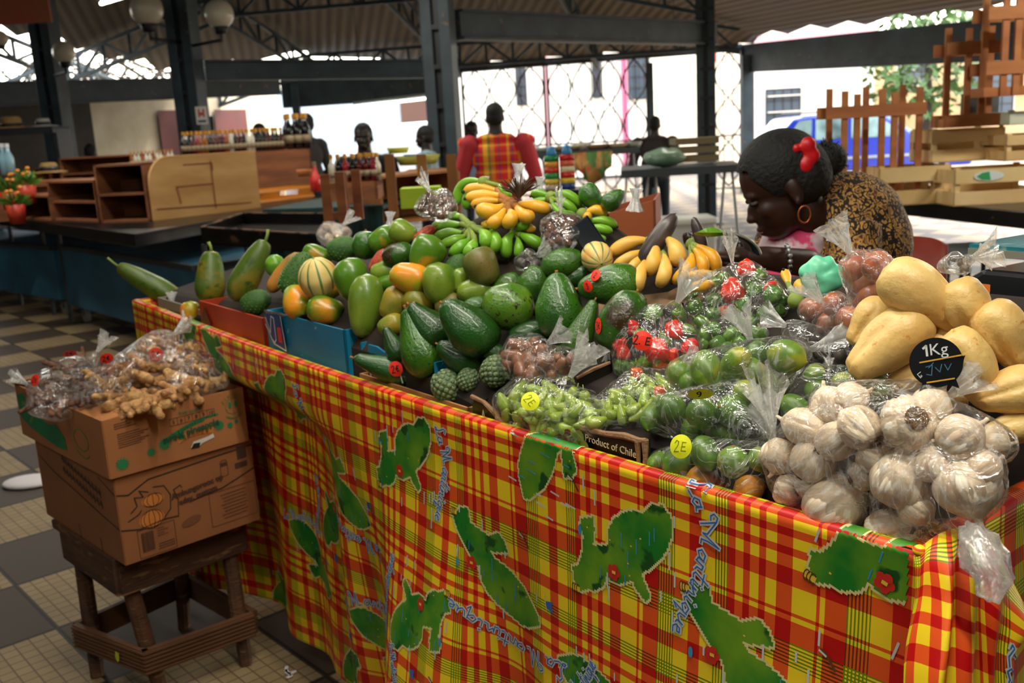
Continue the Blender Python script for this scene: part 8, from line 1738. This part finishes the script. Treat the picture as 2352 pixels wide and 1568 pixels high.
# smooth hair cap and the bun tied at the back of the crown
mb=MB(); 
def el(mb,x,y,z,a,b,c_): mb.ell(HQ(x,y,z),(a*1.09,b*1.09,c_*1.09),M=HM,n=24,m=16)
el(mb,-.012,0,.040,.107,.087,.095); el(mb,-.045,0,.01,.082,.084,.088)
hm=blend(mb,'hair',M_hair,w,vox=.006,it=3,world=True)
bm=bmesh.new(); bm.from_mesh(hm.data); Mi=HM.transposed(); dl=[]
for v in bm.verts:
    p=Mi@(v.co-hc)/1.13
    if (p.x>.066-.55*max(0,.055-p.z) and p.z<.075) or p.z<-.06 : dl.append(v)
bmesh.ops.delete(bm,geom=dl,context='VERTS'); bm.to_mesh(hm.data); bm.free()
bun=Vector(at(1898,366,T+.0)); mb=MB(); r2=random.Random(5); mb.ell(bun,(.055,.05,.048),n=18,m=12); mb.tube([bun,bun-X_*.09+Z_*.0],[.035,.05],12)
for k in range(260):
    d=Vector((r2.gauss(0,1),r2.gauss(0,1),r2.gauss(0,1))).normalized(); p=bun+d*.04; mb.tube([p,p+d*.012+Vector((r2.uniform(-.008,.008),r2.uniform(-.008,.008),r2.uniform(-.008,.008)))],[.0025,.001],4,cap=False)
mb.build('hair_bun',M_hair,w,world=True)
bw=Vector(at(1856,354,T-.10)); M_bow=mat('bow_red','#c4121c',.4); mb=MB()
for (dx,dz,r) in((0,.022,.022),(.012,-.005,.02),(-.006,-.028,.022),(.004,.0,.018),(-.03,.016,.012)): mb.ell(bw+X_*dx+Z_*dz,(r,r*.7,r*1.1),n=12,m=8)
blend(mb,'hair_bow',M_bow,w,vox=.005,it=2,world=True)
sgn=-1 if HQ(0,-.09,0).y<HQ(0,.09,0).y else 1; er=HQ(-.006,sgn*.09,-.068); mb=MB(); mb.tube([er+Vector((0,.0,0))+X_*.016*math.cos(a)+Z_*.022*math.sin(a) for a in np.linspace(0,2*PI,22)],.0022,6,cap=False); mb.build('hoop_earring',mat('ear_gold','#b5602c',.3,metal=.6),w,world=True,smooth=True)
def leopard():
    m,nt,b=_nt('leopard_print'); N=nt.nodes;L=nt.links; tc=N.new('ShaderNodeTexCoord'); v=N.new('ShaderNodeTexVoronoi'); v.inputs['Scale'].default_value=38; v.feature='DISTANCE_TO_EDGE'; no=N.new('ShaderNodeTexNoise'); no.inputs['Scale'].default_value=14; mxv=N.new('ShaderNodeMix'); mxv.data_type='VECTOR'; mxv.inputs[0].default_value=.12; L.new(tc.outputs['Object'],mxv.inputs[4]); L.new(no.outputs[1],mxv.inputs[5]); L.new(mxv.outputs[1],v.inputs[0]); r=N.new('ShaderNodeValToRGB'); r.color_ramp.interpolation='LINEAR'; e=r.color_ramp.elements; e[0].position=.04; e[0].color=rgb('#1a0f09'); e[1].position=.12; e[1].color=rgb('#2b170c'); q=e.new(.15); q.color=rgb('#c99a52'); q=e.new(.27); q.color=rgb('#b07a3a'); q=e.new(.38); q.color=rgb('#4a2814'); L.new(v.outputs['Distance'],r.inputs[0]); L.new(r.outputs[0],b.inputs['Base Color']); b.inputs['Roughness'].default_value=.8; return m
M_leo=leopard()
P=lambda x,y,t:Vector(at(x,y,t))
sh_n=P(1905,500,T+.12); sh_f=P(1790,520,T+.35)
mb=MB(); mb.ell(P(1945,500,T+.10),(.15,.16,.13)); mb.ell(P(1905,470,T+.12),(.11,.15,.09)); mb.ell(P(1965,560,T+.12),(.15,.18,.17)); mb.ell(P(1930,650,T+.15),(.19,.19,.20)); mb.ell(P(1890,720,T+.15),(.2,.18,.2)); mb.ell(P(1850,460,T+.1),(.05,.08,.05)); mb.ell(P(1990,540,T+.05),(.08,.1,.12))
mb.tube([P(1955,520,T-.08),P(1965,610,T-.10),P(1910,660,T-.16)],[.078,.068,.055],14); mb.tube([P(1800,520,T+.3),P(1762,600,T+.28),P(1745,650,T+.1)],[.07,.06,.05],14); mb.tube([P(1870,480,T+.2),P(1790,530,T+.3)],[.1,.07],12)
jk=blend(mb,'leopard_jacket',M_leo,w,vox=.011,it=6,world=True)
mb=MB(); mb.tube([P(1845,490,T+.1),P(1810,475,T+.02)],[.075,.06],14); mb.ell(P(1850,500,T+.08),(.09,.08,.06)); blend(mb,'neck',M_skin,w,vox=.009,it=4,world=True)
M_pink=mat('pink_print','#d8386e',.7,c2='#d9c4cc',scale=14,lo=.5,hi=.56)
mb=MB(); mb.ell(P(1835,575,T+.10),(.115,.10,.10)); mb.ell(P(1830,660,T+.12),(.13,.11,.15)); mb.ell(P(1870,540,T+.05),(.06,.06,.05)); blend(mb,'pink_top',M_pink,w,vox=.01,it=5,world=True)
fa=[P(1925,640,T-.14),P(1850,604,T-.25),P(1755,592,T-.30),P(1700,590,T-.31)]; mb=MB(); mb.tube(fa,[.042,.036,.029,.024],12); blend(mb,'forearm',M_skin,w,vox=.006,it=3,world=True)
dd=(fa[3]-fa[2]).normalized(); hand_mesh(w,fa[3],dd,(0,0,-1),1.,M_skin,.7)
fb=[P(1745,650,T+.1),P(1715,612,T-.12)]; mb=MB(); mb.tube(fb,[.035,.025],12); blend(mb,'forearm',M_skin,w,vox=.006,it=3,world=True); hand_mesh(w,fb[1],(fb[1]-fb[0]).normalized(),(0,0,-1),1.,M_skin,.7)
mb=MB(); 
for k in range(9): a=PI*k/8; mb.ell(P(1806,596,T-.285)+Vector((.003*k*0,-.0,0))+Z_*.034*math.cos(a)-Y_*.034*math.sin(a),(.006,.006,.006),n=8,m=6)
mb.build('bead_bracelet',mat('beads','#c9c9c9',.15,metal=.6,c2='#151515',scale=60),w,world=True,smooth=True)
# lap and legs, sitting on a stool behind the stall
B0=Vector((w.location.x,w.location.y,0)); mb=MB(); mb.ell(P(1905,790,T+.15),(.19,.19,.14)); hipc=P(1905,800,T+.15)
for sg in(-1,1): mb.tube([hipc+Y_*.08*sg,hipc-X_*.42+Y_*.1*sg,Vector((hipc.x,hipc.y,0))-X_*.42+Y_*.12*sg+Z_*.08],[.095,.07,.045],12)
blend(mb,'skirt',mat('skirt_dark','#1d1512',.85),w,vox=.016,it=4,world=True)
for sg in(-1,1): mb=MB(); mb.ell(Vector((hipc.x,hipc.y,0))-X_*.46+Y_*.12*sg+Z_*.04,(.12,.045,.04),n=14,m=8); mb.build('shoe',mat('shoe_black','#101010',.5),w,world=True,smooth=True)
e=empty('bar_stool',(hipc.x,hipc.y,0),'stool under the bent woman, hidden behind the stall','stool'); zt=hipc.z-.13; mb=MB(); mb.lathe([(.001,zt-.03),(.17,zt-.03),(.17,zt),(.001,zt)],20); mb.build('seat',M_old,e)
for k in range(4): a=PI/4+k*PI/2; mb=MB(); mb.tube([(.17*math.cos(a),.17*math.sin(a),0),(.12*math.cos(a),.12*math.sin(a),zt-.03)],.014,8); mb.build('leg',M_leg,e)
# ================================================================ light and camera
Wd=bpy.data.worlds.new('sky'); S.world=Wd; Wd.use_nodes=True; nt=Wd.node_tree; bg=nt.nodes['Background']; sk=nt.nodes.new('ShaderNodeTexSky'); sk.sky_type='NISHITA'; sk.sun_disc=False; sk.sun_elevation=math.radians(52); sk.sun_rotation=math.radians(60); sk.air_density=1.6; sk.dust_density=4
mxw=nt.nodes.new('ShaderNodeMix'); mxw.data_type='RGBA'; mxw.inputs[0].default_value=.82; nt.links.new(sk.outputs[0],mxw.inputs[6]); mxw.inputs[7].default_value=(1,.97,.92,1); nt.links.new(mxw.outputs[2],bg.inputs[0]); bg.inputs[1].default_value=4.5
sl=bpy.data.lights.new('sun','SUN'); sl.energy=3.2; sl.angle=.01; sl.color=(1,.95,.86); so=bpy.data.objects.new('sun',sl); link(so); so.rotation_euler=Vector((.55,.62,.9)).to_track_quat('Z','Y').to_euler()
# the market's own fluorescent tubes over the aisle and the stall (out of frame)
def over(u,v,z,du,lab,pw):
    a=st(u-du,v,z);b=st(u+du,v,z); return tube_light(a,b,lab,pw,emit=6)
over(.6,.1,2.75,.6,'fluorescent tube hanging above the far end of the fruit stall',12)
over(2.0,-.1,2.75,.6,'fluorescent tube hanging above the middle of the fruit stall',20)
over(3.4,-.3,2.75,.6,'fluorescent tube hanging above the near end of the fruit stall',26)
over(2.3,-1.6,2.9,.6,'fluorescent tube hanging above the aisle beside the photographer',14)
for x,y,z,p,lab in((3.6,4.2,3.1,70,'fluorescent tube hanging above the right-hand black table'),(-.6,5.6,3.3,45,'fluorescent tube hanging above the middle stalls'),(-4.2,7.4,3.4,60,'fluorescent tube hanging above the left display tables'),(-1.5,9.5,3.6,50,'fluorescent tube hanging above the bottle racks'),(1.6,8.5,3.6,30,'fluorescent tube hanging above the far trestle tables')):  # extra tubes out of view, added to brighten the middle of the hall
    tube_light((x-.6,y,z),(x+.6,y,z),lab,p,emit=6)
cam=bpy.data.cameras.new('camera'); co=bpy.data.objects.new('camera',cam); link(co); cam.sensor_fit='HORIZONTAL'; cam.sensor_width=22.3; cam.lens=FPX/2352*22.3; cam.clip_start=.05; cam.clip_end=300
M=Matrix((Vector(KR),Vector(KU),-Vector(KF))).transposed().to_4x4(); M.translation=Vector(KC); co.matrix_world=M
cam.dof.use_dof=True; cam.dof.focus_distance=1.35; cam.dof.aperture_fstop=4.5
S.camera=co
S.view_settings.view_transform='Standard'; S.view_settings.look='None'; S.view_settings.gamma=1; S.view_settings.use_curve_mapping=False; S.view_settings.exposure=0.12
for n in list(PROTO.values()):
    if 'used' in n: del n['used']
for o in list(COL.objects):
    if 'used' in o: del o['used']
bpy.context.view_layer.update()
